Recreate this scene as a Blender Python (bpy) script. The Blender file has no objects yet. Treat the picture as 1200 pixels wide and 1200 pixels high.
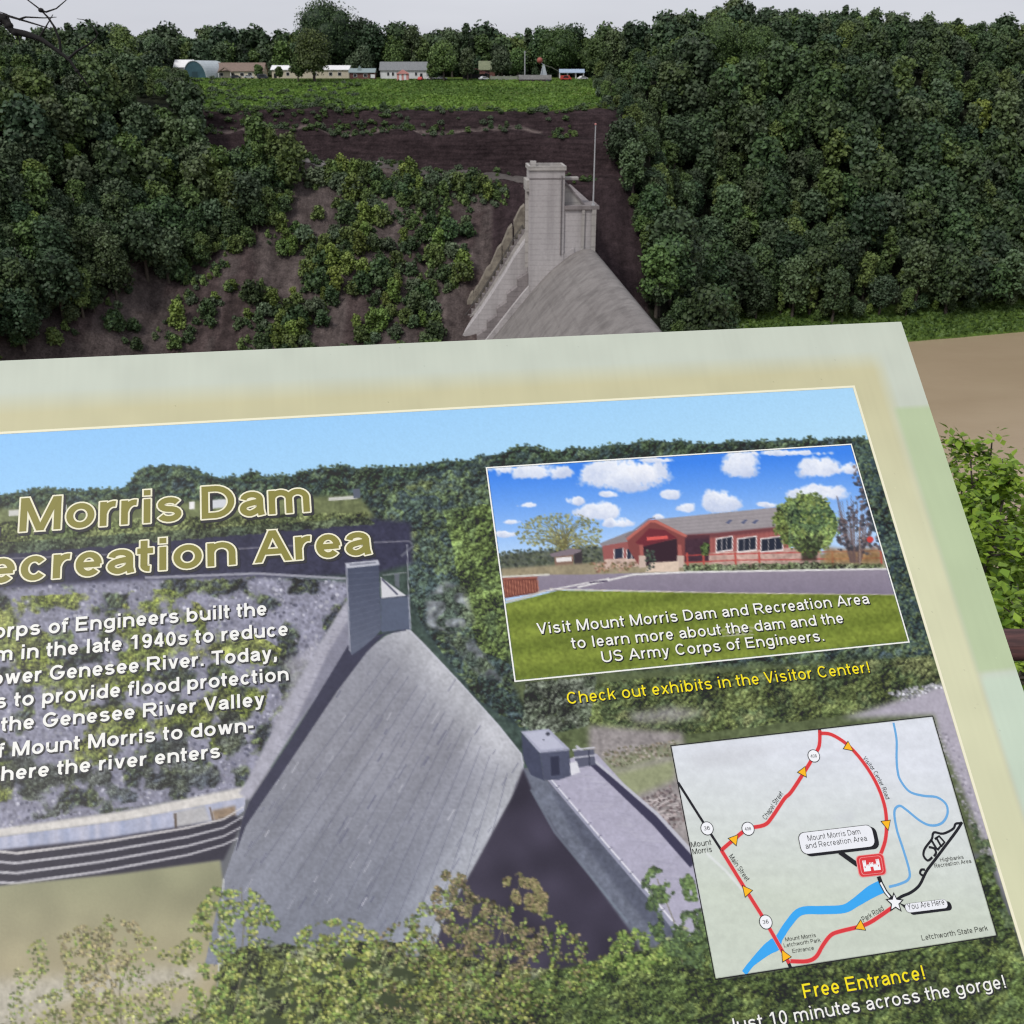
import bpy, math, random
import numpy as np
from mathutils import Vector, Matrix

S = bpy.context.scene
COL = S.collection
rng = np.random.default_rng(7)
random.seed(7)
R = math.radians

# ------------------------------------------------------------------ camera, light, exposure
CAMZ = 92.0
FPX = 1188.1                      # focal length in pixels of a 1200 px wide frame
PITCH = 0.4071
cam_d = bpy.data.cameras.new('camera')
cam_d.sensor_fit = 'HORIZONTAL'
cam_d.sensor_width = 5.6
cam_d.lens = 5.6 * FPX / 1200.0
cam_d.clip_start = 0.02
cam_d.clip_end = 6000
cam_d.dof.use_dof = True
cam_d.dof.focus_distance = 0.86
cam_d.dof.aperture_fstop = cam_d.lens / 1.0
cam = bpy.data.objects.new('camera', cam_d)
cam.location = (0, 0, CAMZ)
cam.rotation_euler = (R(90) - PITCH, 0, 0)
COL.objects.link(cam)
S.camera = cam

SUN_EL, SUN_AZ = R(50), R(222)    # azimuth clockwise from +Y: behind the viewer, to the left
world = bpy.data.worlds.new('World')
S.world = world
world.use_nodes = True
wn, wl = world.node_tree.nodes, world.node_tree.links
wn.clear()
sky = wn.new('ShaderNodeTexSky')
sky.sky_type = 'NISHITA'
sky.sun_disc = False
sky.sun_elevation = SUN_EL
sky.sun_rotation = SUN_AZ
sky.air_density = 1.0
sky.dust_density = 2.0
sky.ozone_density = 1.0
hsv = wn.new('ShaderNodeHueSaturation')
hsv.inputs['Saturation'].default_value = 0.35
bg = wn.new('ShaderNodeBackground')
bg.inputs['Strength'].default_value = 0.11
wo = wn.new('ShaderNodeOutputWorld')
wl.new(sky.outputs[0], hsv.inputs['Color'])
cl = wn.new('ShaderNodeMix'); cl.data_type = 'RGBA'          # high even overcast over the blue
cl.inputs['Factor'].default_value = 0.8
cl.inputs['B'].default_value = (6.05, 6.25, 7.1, 1)
wtc = wn.new('ShaderNodeTexCoord'); wmp = wn.new('ShaderNodeMapping'); wmp.inputs['Scale'].default_value = (1.6, 1.6, 9)
wnz = wn.new('ShaderNodeTexNoise'); wnz.inputs['Scale'].default_value = 2.2; wnz.inputs['Detail'].default_value = 5
wl.new(wtc.outputs['Generated'], wmp.inputs['Vector']); wl.new(wmp.outputs[0], wnz.inputs['Vector'])
wcm = wn.new('ShaderNodeMix'); wcm.data_type = 'RGBA'
wcm.inputs['A'].default_value = (5.3, 5.45, 6.15, 1); wcm.inputs['B'].default_value = (7.5, 7.65, 8.3, 1)
wl.new(wnz.outputs['Fac'], wcm.inputs['Factor']); wl.new(wcm.outputs['Result'], cl.inputs['B'])
wl.new(hsv.outputs[0], cl.inputs['A'])
wl.new(cl.outputs['Result'], bg.inputs['Color'])
wl.new(bg.outputs[0], wo.inputs['Surface'])

sun_d = bpy.data.lights.new('sun', 'SUN')
sun_d.energy = 2.1
sun_d.angle = R(11)
sun_d.color = (1.0, 0.96, 0.9)
sun = bpy.data.objects.new('sun', sun_d)
sdir = Vector((math.sin(SUN_AZ) * math.cos(SUN_EL), math.cos(SUN_AZ) * math.cos(SUN_EL), math.sin(SUN_EL)))
sun.rotation_euler = sdir.to_track_quat('Z', 'Y').to_euler()
sun.location = (0, 0, 200)
COL.objects.link(sun)

S.view_settings.view_transform = 'Standard'
S.view_settings.look = 'None'
S.view_settings.exposure = 0.0
S.view_settings.gamma = 1.0
S.view_settings.use_curve_mapping = False
S.cycles.use_denoising = True
S.cycles.pixel_filter_type = 'BLACKMAN_HARRIS'
S.cycles.filter_width = 1.15
S.cycles.max_bounces = 5
S.cycles.transparent_max_bounces = 8

PRINT_K = np.array([1.06, 1.06, 1.08])                    # how bright a white sheet of the sign renders; photo colour / K = ink albedo

# ------------------------------------------------------------------ small helpers
def lin(c):
    c = np.asarray(c, float) / 255.0
    return np.where(c <= 0.04045, c / 12.92, ((c + 0.055) / 1.055) ** 2.4)

def tag(o, label=None, cat=None, group=None, kind=None):
    if label: o['label'] = label
    if cat: o['category'] = cat
    if group: o['group'] = group
    if kind: o['kind'] = kind
    return o

def empty(name, loc=(0, 0, 0), rot=(0, 0, 0)):
    o = bpy.data.objects.new(name, None)
    o.empty_display_size = 0.2
    o.location = loc
    o.rotation_euler = rot
    COL.objects.link(o)
    return o

def link_mesh(name, me, parent=None, loc=(0, 0, 0)):
    o = bpy.data.objects.new(name, me)
    o.location = loc
    COL.objects.link(o)
    if parent: o.parent = parent
    return o

def np_mesh(name, V, F, mats, cols=None, smooth=False, mat_idx=None):
    """V (n,3); F (m,k) all faces with k corners; cols (n,3) linear point colours."""
    V = np.ascontiguousarray(V, np.float32)
    F = np.ascontiguousarray(F, np.int32)
    me = bpy.data.meshes.new(name)
    m, k = F.shape
    me.vertices.add(len(V)); me.vertices.foreach_set('co', V.ravel())
    me.loops.add(m * k); me.loops.foreach_set('vertex_index', F.ravel())
    me.polygons.add(m)
    me.polygons.foreach_set('loop_start', np.arange(0, m * k, k, dtype=np.int32))
    me.polygons.foreach_set('loop_total', np.full(m, k, np.int32))
    if smooth: me.polygons.foreach_set('use_smooth', np.ones(m, bool))
    for mt in (mats if isinstance(mats, (list, tuple)) else [mats]): me.materials.append(mt)
    if mat_idx is not None: me.polygons.foreach_set('material_index', np.asarray(mat_idx, np.int32))
    me.update(calc_edges=True)
    if cols is not None:
        at = me.color_attributes.new('Col', 'FLOAT_COLOR', 'POINT')
        c4 = np.ones((len(V), 4), np.float32); c4[:, :np.shape(cols)[1]] = cols
        at.data.foreach_set('color', c4.ravel())
    return me

class MB:
    """collects boxes, prisms, tubes and lathes into one mesh (mixed faces)"""
    def __init__(s): s.v = []; s.f = []; s.sm = []
    def add(s, vs, fs, smooth=False):
        b = len(s.v); s.v += [tuple(map(float, p)) for p in vs]
        s.f += [[b + i for i in f] for f in fs]; s.sm += [smooth] * len(fs); return s
    def box(s, x0, x1, y0, y1, z0, z1, M=None):
        vs = [(x0, y0, z0), (x1, y0, z0), (x1, y1, z0), (x0, y1, z0), (x0, y0, z1), (x1, y0, z1), (x1, y1, z1), (x0, y1, z1)]
        if M: vs = [tuple(M @ Vector(p)) for p in vs]
        return s.add(vs, [(0, 3, 2, 1), (4, 5, 6, 7), (0, 1, 5, 4), (1, 2, 6, 5), (2, 3, 7, 6), (3, 0, 4, 7)])
    def prism(s, poly, fn, t0, t1):
        """poly list of 2-D points, fn(p,t)->3-D, extruded between t0 and t1"""
        n = len(poly)
        vs = [fn(p, t0) for p in poly] + [fn(p, t1) for p in poly]
        fs = [tuple(range(n))[::-1], tuple(range(n, 2 * n))] + [(i, (i + 1) % n, n + (i + 1) % n, n + i) for i in range(n)]
        return s.add(vs, fs)
    def tube(s, pts, rad, n=8, cap=True):
        pts = [Vector(p) for p in pts]
        if not hasattr(rad, '__len__'): rad = [rad] * len(pts)
        vs = []; fs = []; up = Vector((0, 0, 1)); prev = None
        for i, p in enumerate(pts):
            d = (pts[min(i + 1, len(pts) - 1)] - pts[max(i - 1, 0)]).normalized()
            a = prev - d * prev.dot(d) if prev else d.cross(up if abs(d.z) < .9 else Vector((1, 0, 0)))
            a.normalize(); prev = a; b = d.cross(a)
            for k in range(n):
                t = 2 * math.pi * k / n
                vs.append(p + (a * math.cos(t) + b * math.sin(t)) * rad[i])
        for i in range(len(pts) - 1):
            for k in range(n):
                fs.append((i * n + k, i * n + (k + 1) % n, (i + 1) * n + (k + 1) % n, (i + 1) * n + k))
        s.add(vs, fs, True)
        if cap:
            L = len(pts) - 1
            s.add(vs[:n], [tuple(range(n))[::-1]]); s.add(vs[L * n:], [tuple(range(n))])
        return s
    def sphere(s, c, r, n=10, m=7, sc=(1, 1, 1)):
        vs = []; fs = []
        for i in range(m + 1):
            ph = math.pi * i / m
            for k in range(n):
                t = 2 * math.pi * k / n
                vs.append((c[0] + r * sc[0] * math.sin(ph) * math.cos(t), c[1] + r * sc[1] * math.sin(ph) * math.sin(t), c[2] + r * sc[2] * math.cos(ph)))
        for i in range(m):
            for k in range(n):
                fs.append((i * n + k, (i + 1) * n + k, (i + 1) * n + (k + 1) % n, i * n + (k + 1) % n))
        return s.add(vs, fs, True)
    def build(s, name, mat, parent=None, loc=(0, 0, 0), bevel=0):
        me = bpy.data.meshes.new(name)
        me.from_pydata(s.v, [], s.f)
        me.polygons.foreach_set('use_smooth', np.array(s.sm, bool))
        me.materials.append(mat); me.update()
        o = link_mesh(name, me, parent, loc)
        if bevel:
            b = o.modifiers.new('bevel', 'BEVEL'); b.width = bevel; b.segments = 2; b.limit_method = 'ANGLE'
        return o

# ------------------------------------------------------------------ materials
def new_mat(name):
    m = bpy.data.materials.new(name); m.use_nodes = True
    nt = m.node_tree; nt.nodes.clear()
    out = nt.nodes.new('ShaderNodeOutputMaterial'); p = nt.nodes.new('ShaderNodeBsdfPrincipled')
    nt.links.new(p.outputs[0], out.inputs['Surface'])
    return m, nt, p

def mix(nt, f, a, b, typ='MIX'):
    n = nt.nodes.new('ShaderNodeMix'); n.data_type = 'RGBA'; n.blend_type = typ
    for sock, v in ((n.inputs['Factor'], f), (n.inputs['A'], a), (n.inputs['B'], b)):
        if hasattr(v, 'is_linked'): nt.links.new(v, sock)
        elif hasattr(v, '__len__'): sock.default_value = (*v, 1)
        else: sock.default_value = v
    return n.outputs['Result']

def noise(nt, scale, detail=5, rough=0.6, vec=None):
    n = nt.nodes.new('ShaderNodeTexNoise'); n.inputs['Scale'].default_value = scale
    n.inputs['Detail'].default_value = detail; n.inputs['Roughness'].default_value = rough
    if vec is not None: nt.links.new(vec, n.inputs['Vector'])
    return n.outputs['Fac']

def ramp(nt, f, a, b):
    n = nt.nodes.new('ShaderNodeMapRange'); nt.links.new(f, n.inputs['Value'])
    n.inputs['From Min'].default_value = a; n.inputs['From Max'].default_value = b
    return n.outputs['Result']

def coords(nt, scale=(1, 1, 1), kind='Object'):
    t = nt.nodes.new('ShaderNodeTexCoord'); m = nt.nodes.new('ShaderNodeMapping')
    m.inputs['Scale'].default_value = scale
    nt.links.new(t.outputs[kind], m.inputs['Vector'])
    return m.outputs['Vector']

def bump(nt, p, h, strength, dist):
    b = nt.nodes.new('ShaderNodeBump'); b.inputs['Strength'].default_value = strength; b.inputs['Distance'].default_value = dist
    nt.links.new(h, b.inputs['Height']); nt.links.new(b.outputs[0], p.inputs['Normal'])

def plain(name, c, rough=0.7, c2=None, scale=3.0, metal=0.0, spec=0.3, stretch=(1, 1, 1)):
    m, nt, p = new_mat(name)
    c2 = c2 if c2 is not None else tuple(x * 0.72 for x in c)
    f = ramp(nt, noise(nt, scale, 6, .65, coords(nt, stretch)), .35, .65)
    nt.links.new(mix(nt, f, c2, c), p.inputs['Base Color'])
    p.inputs['Roughness'].default_value = rough; p.inputs['Metallic'].default_value = metal
    p.inputs['Specular IOR Level'].default_value = spec
    return m

def attr_mat(name, rough=0.6, spec=0.2, vary=0.0, hue=0.0, trans=0.0):
    m, nt, p = new_mat(name)
    a = nt.nodes.new('ShaderNodeAttribute'); a.attribute_name = 'Col'
    c = a.outputs['Color']
    if vary or hue:
        oi = nt.nodes.new('ShaderNodeObjectInfo'); h = nt.nodes.new('ShaderNodeHueSaturation')
        mr = nt.nodes.new('ShaderNodeMapRange'); nt.links.new(oi.outputs['Random'], mr.inputs['Value'])
        mr.inputs['To Min'].default_value = 1 - vary; mr.inputs['To Max'].default_value = 1 + vary
        mul = nt.nodes.new('ShaderNodeMath'); mul.operation = 'MULTIPLY'; mul.inputs[1].default_value = 7.31
        fr = nt.nodes.new('ShaderNodeMath'); fr.operation = 'FRACT'
        nt.links.new(oi.outputs['Random'], mul.inputs[0]); nt.links.new(mul.outputs[0], fr.inputs[0])
        mh = nt.nodes.new('ShaderNodeMapRange'); nt.links.new(fr.outputs[0], mh.inputs['Value'])
        mh.inputs['To Min'].default_value = .5 - hue; mh.inputs['To Max'].default_value = .5 + hue
        nt.links.new(mh.outputs[0], h.inputs['Hue']); nt.links.new(mr.outputs[0], h.inputs['Value'])
        nt.links.new(c, h.inputs['Color']); c = h.outputs[0]
    nt.links.new(c, p.inputs['Base Color'])
    p.inputs['Roughness'].default_value = rough; p.inputs['Specular IOR Level'].default_value = spec
    if trans:
        out = [n for n in nt.nodes if n.type == 'OUTPUT_MATERIAL'][0]
        t = nt.nodes.new('ShaderNodeBsdfTranslucent'); nt.links.new(c, t.inputs['Color'])
        ms = nt.nodes.new('ShaderNodeMixShader'); ms.inputs[0].default_value = trans
        nt.links.new(p.outputs[0], ms.inputs[1]); nt.links.new(t.outputs[0], ms.inputs[2]); nt.links.new(ms.outputs[0], out.inputs['Surface'])
    return m

M = {}
M['terrain'] = None
M['leaf'] = attr_mat('foliage', .55, .25, .34, .02)
M['leaf_near'] = attr_mat('near_foliage', .45, .35, 0, 0, .25)
M['leaf_mass'] = attr_mat('mass_foliage', .55, .25)
M['bark'] = plain('bark', (.10, .085, .07), .9, (.05, .042, .036), 6)
M['pale_bark'] = plain('pale_bark', (.45, .43, .40), .8, (.25, .23, .2), 3)
M['dark_twig'] = plain('dark_twig', (.022, .02, .02), .9, (.012, .011, .011), 60)
M['wood'] = plain('stained_wood', (.12, .055, .05), .7, (.055, .03, .03), 14, stretch=(1, 8, 8))
M['iron'] = plain('weathered_iron', (.10, .095, .09), .6, (.06, .055, .055), 20)
M['white_wall'] = plain('white_siding', (.72, .73, .75), .6, (.6, .6, .62), 1)
M['cream_wall'] = plain('cream_siding', (.60, .54, .43), .7, (.5, .45, .36), 1)
M['white_roof'] = plain('white_metal_roof', (.85, .85, .86), .5, (.75, .75, .77), 1)
M['grey_roof'] = plain('grey_shingles', (.22, .23, .24), .8, (.16, .165, .175), 2)
M['brown_roof'] = plain('brown_shingles', (.24, .175, .145), .8, (.16, .12, .10), 1.5)
M['green_roof'] = plain('mossy_roof', (.22, .24, .15), .8, (.14, .16, .1), 1.5)
M['teal'] = plain('blue_green_steel', (.05, .11, .135), .6, (.035, .08, .10), .6)
M['tin'] = plain('pale_corrugated_steel', (.50, .55, .58), .45, (.38, .43, .46), .8)
M['red_wall'] = plain('dull_red_boards', (.19, .085, .075), .8, (.12, .055, .05), 1.2)
M['dark'] = plain('dark_opening', (.02, .022, .026), .4, (.015, .016, .018), 2)
M['teal_roof'] = plain('grey_teal_roof', (.27, .33, .34), .6, (.2, .26, .27), 2)
M['blue_roof'] = plain('pale_blue_roof', (.36, .44, .56), .5, (.28, .36, .47), 1)
M['red_paint'] = plain('red_paint', (.55, .07, .055), .35, (.48, .06, .05), 1, spec=.5)
M['pink'] = plain('faded_red_canvas', (.62, .30, .28), .8, (.52, .22, .2), .8)
M['white_paint'] = plain('white_paint', (.75, .75, .76), .35, (.7, .7, .71), 1, spec=.5)
M['dark_paint'] = plain('dark_car_paint', (.035, .042, .055), .3, (.03, .035, .045), 1, spec=.5)
M['silver'] = plain('silver_paint', (.42, .43, .45), .3, (.38, .39, .41), 1, spec=.5)
M['rubber'] = plain('tyre_rubber', (.02, .02, .02), .8, (.015, .015, .015), 3)
M['grey_stone'] = plain('grey_stone', (.34, .33, .33), .85, (.22, .21, .215), 1.2)
M['brown_stone'] = plain('brown_stone', (.13, .10, .095), .9, (.08, .06, .06), .8)
M['grey_steel'] = plain('galvanised_steel', (.42, .43, .44), .5, (.33, .34, .35), 1)
M['skin_red'] = M['red_paint']

def concrete(name, c, c2, lift, joint, scale=1.0, along=(0.0573, -0.9984), lw=.42):
    """board-marked concrete: pour lifts every `lift` m of height, vertical joints every `joint` m, streaks and blotches"""
    m, nt, p = new_mat(name)
    v = coords(nt, (1, 1, 1))
    big = ramp(nt, noise(nt, .06 * scale, 6, .65, v), .35, .7)
    vs = coords(nt, (.26, .26, .02))
    streak = ramp(nt, noise(nt, 1.0, 5, .6, vs), .45, .75)
    fine = ramp(nt, noise(nt, 1.6, 4, .7, v), .3, .7)
    col = mix(nt, big, c2, c)
    col = mix(nt, .5, col, mix(nt, fine, tuple(x * .8 for x in c), tuple(min(1, x * 1.15) for x in c)))
    dk = nt.nodes.new('ShaderNodeMath'); dk.operation = 'MULTIPLY'; dk.inputs[1].default_value = .62
    nt.links.new(streak, dk.inputs[0])
    col = mix(nt, dk.outputs[0], col, tuple(x * .5 for x in c2))
    sx = nt.nodes.new('ShaderNodeSeparateXYZ'); nt.links.new(v, sx.inputs[0])
    def lines(sock, period, width):
        a = nt.nodes.new('ShaderNodeMath'); a.operation = 'MODULO'; a.inputs[1].default_value = period
        ad = nt.nodes.new('ShaderNodeMath'); ad.operation = 'ADD'; ad.inputs[1].default_value = 1000 * period
        nt.links.new(sock, ad.inputs[0]); nt.links.new(ad.outputs[0], a.inputs[0])
        l = nt.nodes.new('ShaderNodeMath'); l.operation = 'LESS_THAN'; l.inputs[1].default_value = width
        nt.links.new(a.outputs[0], l.inputs[0]); return l.outputs[0]
    dt = nt.nodes.new('ShaderNodeVectorMath'); dt.operation = 'DOT_PRODUCT'; dt.inputs[1].default_value = (along[0], along[1], 0)
    nt.links.new(v, dt.inputs[0])
    l1 = lines(sx.outputs['Z'], lift, lift * .16)
    l2 = lines(dt.outputs['Value'], joint, .28)
    mx = nt.nodes.new('ShaderNodeMath'); mx.operation = 'MAXIMUM'; nt.links.new(l1, mx.inputs[0]); nt.links.new(l2, mx.inputs[1])
    wk = nt.nodes.new('ShaderNodeMath'); wk.operation = 'MULTIPLY'; nt.links.new(mx.outputs[0], wk.inputs[0]); nt.links.new(ramp(nt, noise(nt, .35, 3, .6, v), .25, .6), wk.inputs[1])
    wk2 = nt.nodes.new('ShaderNodeMath'); wk2.operation = 'MULTIPLY'; wk2.inputs[1].default_value = lw; nt.links.new(wk.outputs[0], wk2.inputs[0])
    col = mix(nt, wk2.outputs[0], col, tuple(x * .45 for x in c2))
    nt.links.new(col, p.inputs['Base Color'])
    p.inputs['Roughness'].default_value = .85; p.inputs['Specular IOR Level'].default_value = .2
    bump(nt, p, noise(nt, 2.5, 5, .7, v), .35, .15)
    return m
M['tower_c'] = concrete('tower_concrete', (.475, .452, .455), (.37, .345, .35), 1.5, 60, lw=.3)
M['spill_c'] = concrete('spillway_concrete', (.252, .236, .228), (.145, .13, .127), 3.0, 12.0, 2.6, lw=.13)
M['wall_c'] = concrete('weathered_concrete', (.28, .255, .255), (.17, .15, .155), 1.5, 6)
M['light_c'] = concrete('pale_concrete', (.46, .44, .42), (.34, .32, .31), 3, 60)
# ------------------------------------------------------------------ terrain
_lat = np.random.default_rng(3).random((256, 256))
def vn(x, y):
    x = np.asarray(x, float); y = np.asarray(y, float)
    xi = np.floor(x).astype(int); yi = np.floor(y).astype(int); fx = x - xi; fy = y - yi
    fx = fx * fx * (3 - 2 * fx); fy = fy * fy * (3 - 2 * fy)
    g = lambda a, b: _lat[a & 255, b & 255]
    return (g(xi, yi) * (1 - fx) * (1 - fy) + g(xi + 1, yi) * fx * (1 - fy) + g(xi, yi + 1) * (1 - fx) * fy + g(xi + 1, yi + 1) * fx * fy)
def fbm(x, y, o=4):
    s = 0; a = .5; t = 0
    for i in range(o):
        s = s + a * vn(x * 2 ** i + 17 * i, y * 2 ** i + 31 * i); t += a; a *= .55
    return s / t
def sstep(a, b, x):
    t = np.clip((x - a) / (b - a), 0, 1); return t * t * (3 - 2 * t)

P1 = np.array([(-1e4, -4), (262, -4), (277, 0), (300, 18.5), (340, 45.5), (362, 60.8), (365, 62.6), (370, 63.6), (375, 73.0), (379.5, 73.6), (384, 80.0), (388, 80.8), (480, 90.4), (520, 91.2), (700, 93), (3000, 96)])
P2 = np.array([(-1e4, -4), (362, -4), (371, 0.5), (390, 6.5), (410, 24), (430, 46), (455, 74), (475, 88), (500, 100), (540, 106), (700, 112), (3000, 110)])
NEAR = np.array([(-1e4, 90.4), (1.2, 90.4), (2.2, 90.2), (4.5, 88.6), (8, 85.2), (20, 76), (60, 44), (104, 6), (118, -4), (1e4, -4)])
def left_shift(X):
    t = np.maximum(0, -(X + 104)); return -0.95 * np.minimum(t, 70) * sstep(0, 18, t)
def H(X, Y):
    X = np.asarray(X, float); Y = np.asarray(Y, float)
    sh = left_shift(X)
    z1 = np.interp(Y - sh * (1 - sstep(400, 470, Y)), P1[:, 0], P1[:, 1])
    # a softer slope without the cliff steps in the wooded part on the left
    ws = sstep(108, 128, -X)
    soft = np.interp(Y - sh * (1 - sstep(400, 470, Y)), [262, 277, 395, 470, 520, 700, 3000], [-4, 0, 82, 90.4, 91.2, 93, 96])
    z1 = z1 + (3.2 - 6.0 * sstep(-95, 8, X)) * sstep(335, 352, Y) * (1 - sstep(370, 374, Y))
    z1 = z1 * (1 - ws) + soft * ws
    z2 = np.interp(Y - .32 * np.clip(X - 135, 0, 200), P2[:, 0], P2[:, 1])
    m = .35 + .65 * sstep(30, 130, X)
    z2 = np.where(z2 > 82, 82 + (z2 - 82) * m, z2)
    w = sstep(36, 80, X)
    far = z1 * (1 - w) + z2 * w
    rough = (fbm(X / 14, Y / 14) - .5) * 5.0 + (fbm(X / 4, Y / 4) - .5) * 1.6
    amp = sstep(270, 300, Y) * (1 - sstep(382, 400, Y)) * (1 - .4 * w) * sstep(-2, 6, far)
    gul = -np.abs(fbm(X / 9, Y / 60) - .5) * 9 * sstep(290, 310, Y) * (1 - sstep(352, 364, Y)) * sstep(6, 14, far)
    far = far + rough * amp + gul * (1 - w) + (fbm(X / 8, Y / 8) - .5) * 1.2 * sstep(388, 400, Y) * (1 - sstep(462, 472, Y))
    near = np.interp(Y, NEAR[:, 0], NEAR[:, 1])
    near = near + (fbm(X / 5, Y / 5) - .5) * 1.0 * sstep(5, 12, Y) * (1 - sstep(90, 110, Y))
    return np.where(Y < 190, near, far)
def h1(x, y): return float(H(np.array([x]), np.array([y]))[0])

def terrain_material():
    m, nt, p = new_mat('terrain')
    a = nt.nodes.new('ShaderNodeAttribute'); a.attribute_name = 'Col'
    v = coords(nt)
    f = ramp(nt, noise(nt, .35, 8, .7, v), .3, .7)
    g = ramp(nt, noise(nt, 1.0, 7, .7, coords(nt, (.10, .10, 1.1))), .34, .66)
    c = mix(nt, .8, a.outputs['Color'], mix(nt, f, (.38, .36, .37), (1.55, 1.52, 1.5)), 'MULTIPLY')
    f3 = ramp(nt, noise(nt, 1.7, 6, .75, v), .36, .64)
    c = mix(nt, .7, c, mix(nt, f3, (.5, .48, .48), (1.4, 1.38, 1.36)), 'MULTIPLY')
    fa = nt.nodes.new('ShaderNodeMath'); fa.operation = 'MULTIPLY'; fa.inputs[1].default_value = .6; nt.links.new(a.outputs['Alpha'], fa.inputs[0])
    c = mix(nt, fa.outputs[0], c, mix(nt, g, (.25, .22, .23), (1.75, 1.66, 1.6)), 'MULTIPLY')          # beds of rock
    gl = ramp(nt, noise(nt, 1.0, 6, .65, coords(nt, (.32, .03, .05))), .36, .64)
    fb = nt.nodes.new('ShaderNodeMath'); fb.operation = 'MULTIPLY_ADD'; fb.inputs[1].default_value = -.6; fb.inputs[2].default_value = .6; nt.links.new(a.outputs['Alpha'], fb.inputs[0])
    c = mix(nt, fb.outputs[0], c, mix(nt, gl, (.42, .38, .38), (1.4, 1.36, 1.34)), 'MULTIPLY')         # wash lines down the scree
    nt.links.new(c, p.inputs['Base Color']); p.inputs['Roughness'].default_value = .95; p.inputs['Specular IOR Level'].default_value = .1
    bump(nt, p, noise(nt, .9, 8, .7, v), .7, .8)
    return m
M['terrain'] = terrain_material()

xs = np.unique(np.round(np.concatenate([np.linspace(-3000, -300, 14), np.arange(-300, 300, 1.7), np.linspace(300, 3000, 14)]), 3))
ys = np.unique(np.round(np.concatenate([np.linspace(-400, -10, 8), np.arange(-10, 30, 1.0), np.arange(30, 250, 6.0), np.arange(250, 500, 1.4), np.linspace(500, 4000, 40)]), 3))
GX, GY = np.meshgrid(xs, ys)
GZ = H(GX, GY)
nx, ny = len(xs), len(ys)
talus = np.array([.092, .078, .076]); rock = np.array([.033, .024, .027]); grass = np.array([.090, .14, .030]); soil = np.array([.062, .055, .044]); forest = np.array([.016, .020, .012])
gC = np.empty((ny, nx, 3))
sY = GY - left_shift(GX) * (1 - sstep(400, 470, GY))
gC[:] = forest
inzone = (GX > -122) & (GX < 40)
def setc(mask, c): gC[mask] = c
setc(inzone & (sY > 262) & (sY < 364), talus)
pat = fbm(GX / 22, GY / 30)
setc((GX > -168) & (GX <= -122) & (sY > 262) & (sY < 338), talus * .8)
stk = fbm(GX / 7, GY / 45)
for th, kf in ((.46, .74), (.38, .52), (.31, .36)): setc((GX > -168) & (GX < 40) & (sY > 262) & (sY < 352) & (.5 * pat + .5 * stk < th), talus * kf * np.array([1.06, .98, 1.0]))
setc(inzone & (sY >= 364) & (sY < 389), rock)
setc(inzone & (sY >= 376.5) & (sY < 379.6), talus * 1.35)
setc(inzone & (GX > -6) & (GX < 14) & (sY < 364) & (sY > 300), rock * 1.25)
setc((GX > 10) & (GX < 42) & (sY > 262) & (sY < 389), rock * 1.15)
setc((GX > -115 - (GY - 388) * .28) & (GX < 36) & (sY >= 388.5) & (GY < 520), grass)
setc((GX > 60) & (GY > 360) & (GZ < 9), grass * np.array([.9, 1.0, .9]))
setc(GY < 30, soil)
alp = np.where((sY >= 362) & (sY < 390) & inzone, 1.0, .08)
q = (np.arange(ny - 1)[:, None] * nx + np.arange(nx - 1)[None, :]).ravel()
ter = link_mesh('ground', np_mesh('ground', np.stack([GX.ravel(), GY.ravel(), GZ.ravel()], 1), np.stack([q, q + 1, q + nx + 1, q + nx], 1), M['terrain'], np.concatenate([gC.reshape(-1, 3), alp.reshape(-1, 1)], 1), True))
tag(ter, kind='structure')

m, nt, p = new_mat('muddy_water')
f = ramp(nt, noise(nt, .02, 5, .6, coords(nt, (1, 2.2, 1))), .3, .7)
nt.links.new(mix(nt, f, (.36, .275, .18), (.41, .32, .215)), p.inputs['Base Color'])
p.inputs['Roughness'].default_value = .22; p.inputs['Specular IOR Level'].default_value = .35
bump(nt, p, noise(nt, .35, 4, .6, coords(nt, (1, 2.0, 1))), .12, .3)
M['water'] = m
river = MB().add([(-3000, 110, 0), (3000, 110, 0), (3000, 420, 0), (-3000, 420, 0)], [(0, 1, 2, 3)]).build('river', M['water'])
tag(river, kind='structure')

# gravel road on the bench below the cliff: runs down from the left and meets the tower deck
rx = np.linspace(-112, 14, 160); rw = np.linspace(0, 4.6, 5)
RX, RW = np.meshgrid(rx, rw, indexing='ij'); RY = 362.8 - .008 * RX + RW
RZ = H(RX, RY) + .16 + .10 * np.sin(RX * .4) * 0
rv = list(map(tuple, np.stack([RX, RY, RZ], -1).reshape(-1, 3))); rf = [(i * 5 + k, (i + 1) * 5 + k, (i + 1) * 5 + k + 1, i * 5 + k + 1) for i in range(159) for k in range(4)]
M['gravel'] = plain('road_gravel', (.26, .245, .24), .95, (.13, .12, .12), .12)
M['dirt'] = plain('dirt_track', (.105, .092, .088), .95, (.06, .052, .05), .2)
tag(MB().add(rv, [f for f in rf if rv[f[0]][0] >= -46]).build('path', M['dirt']), kind='structure')
road = MB().add(rv, [f for f in rf if rv[f[0]][0] < -46]).build('road', M['gravel']); tag(road, kind='structure')

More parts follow.
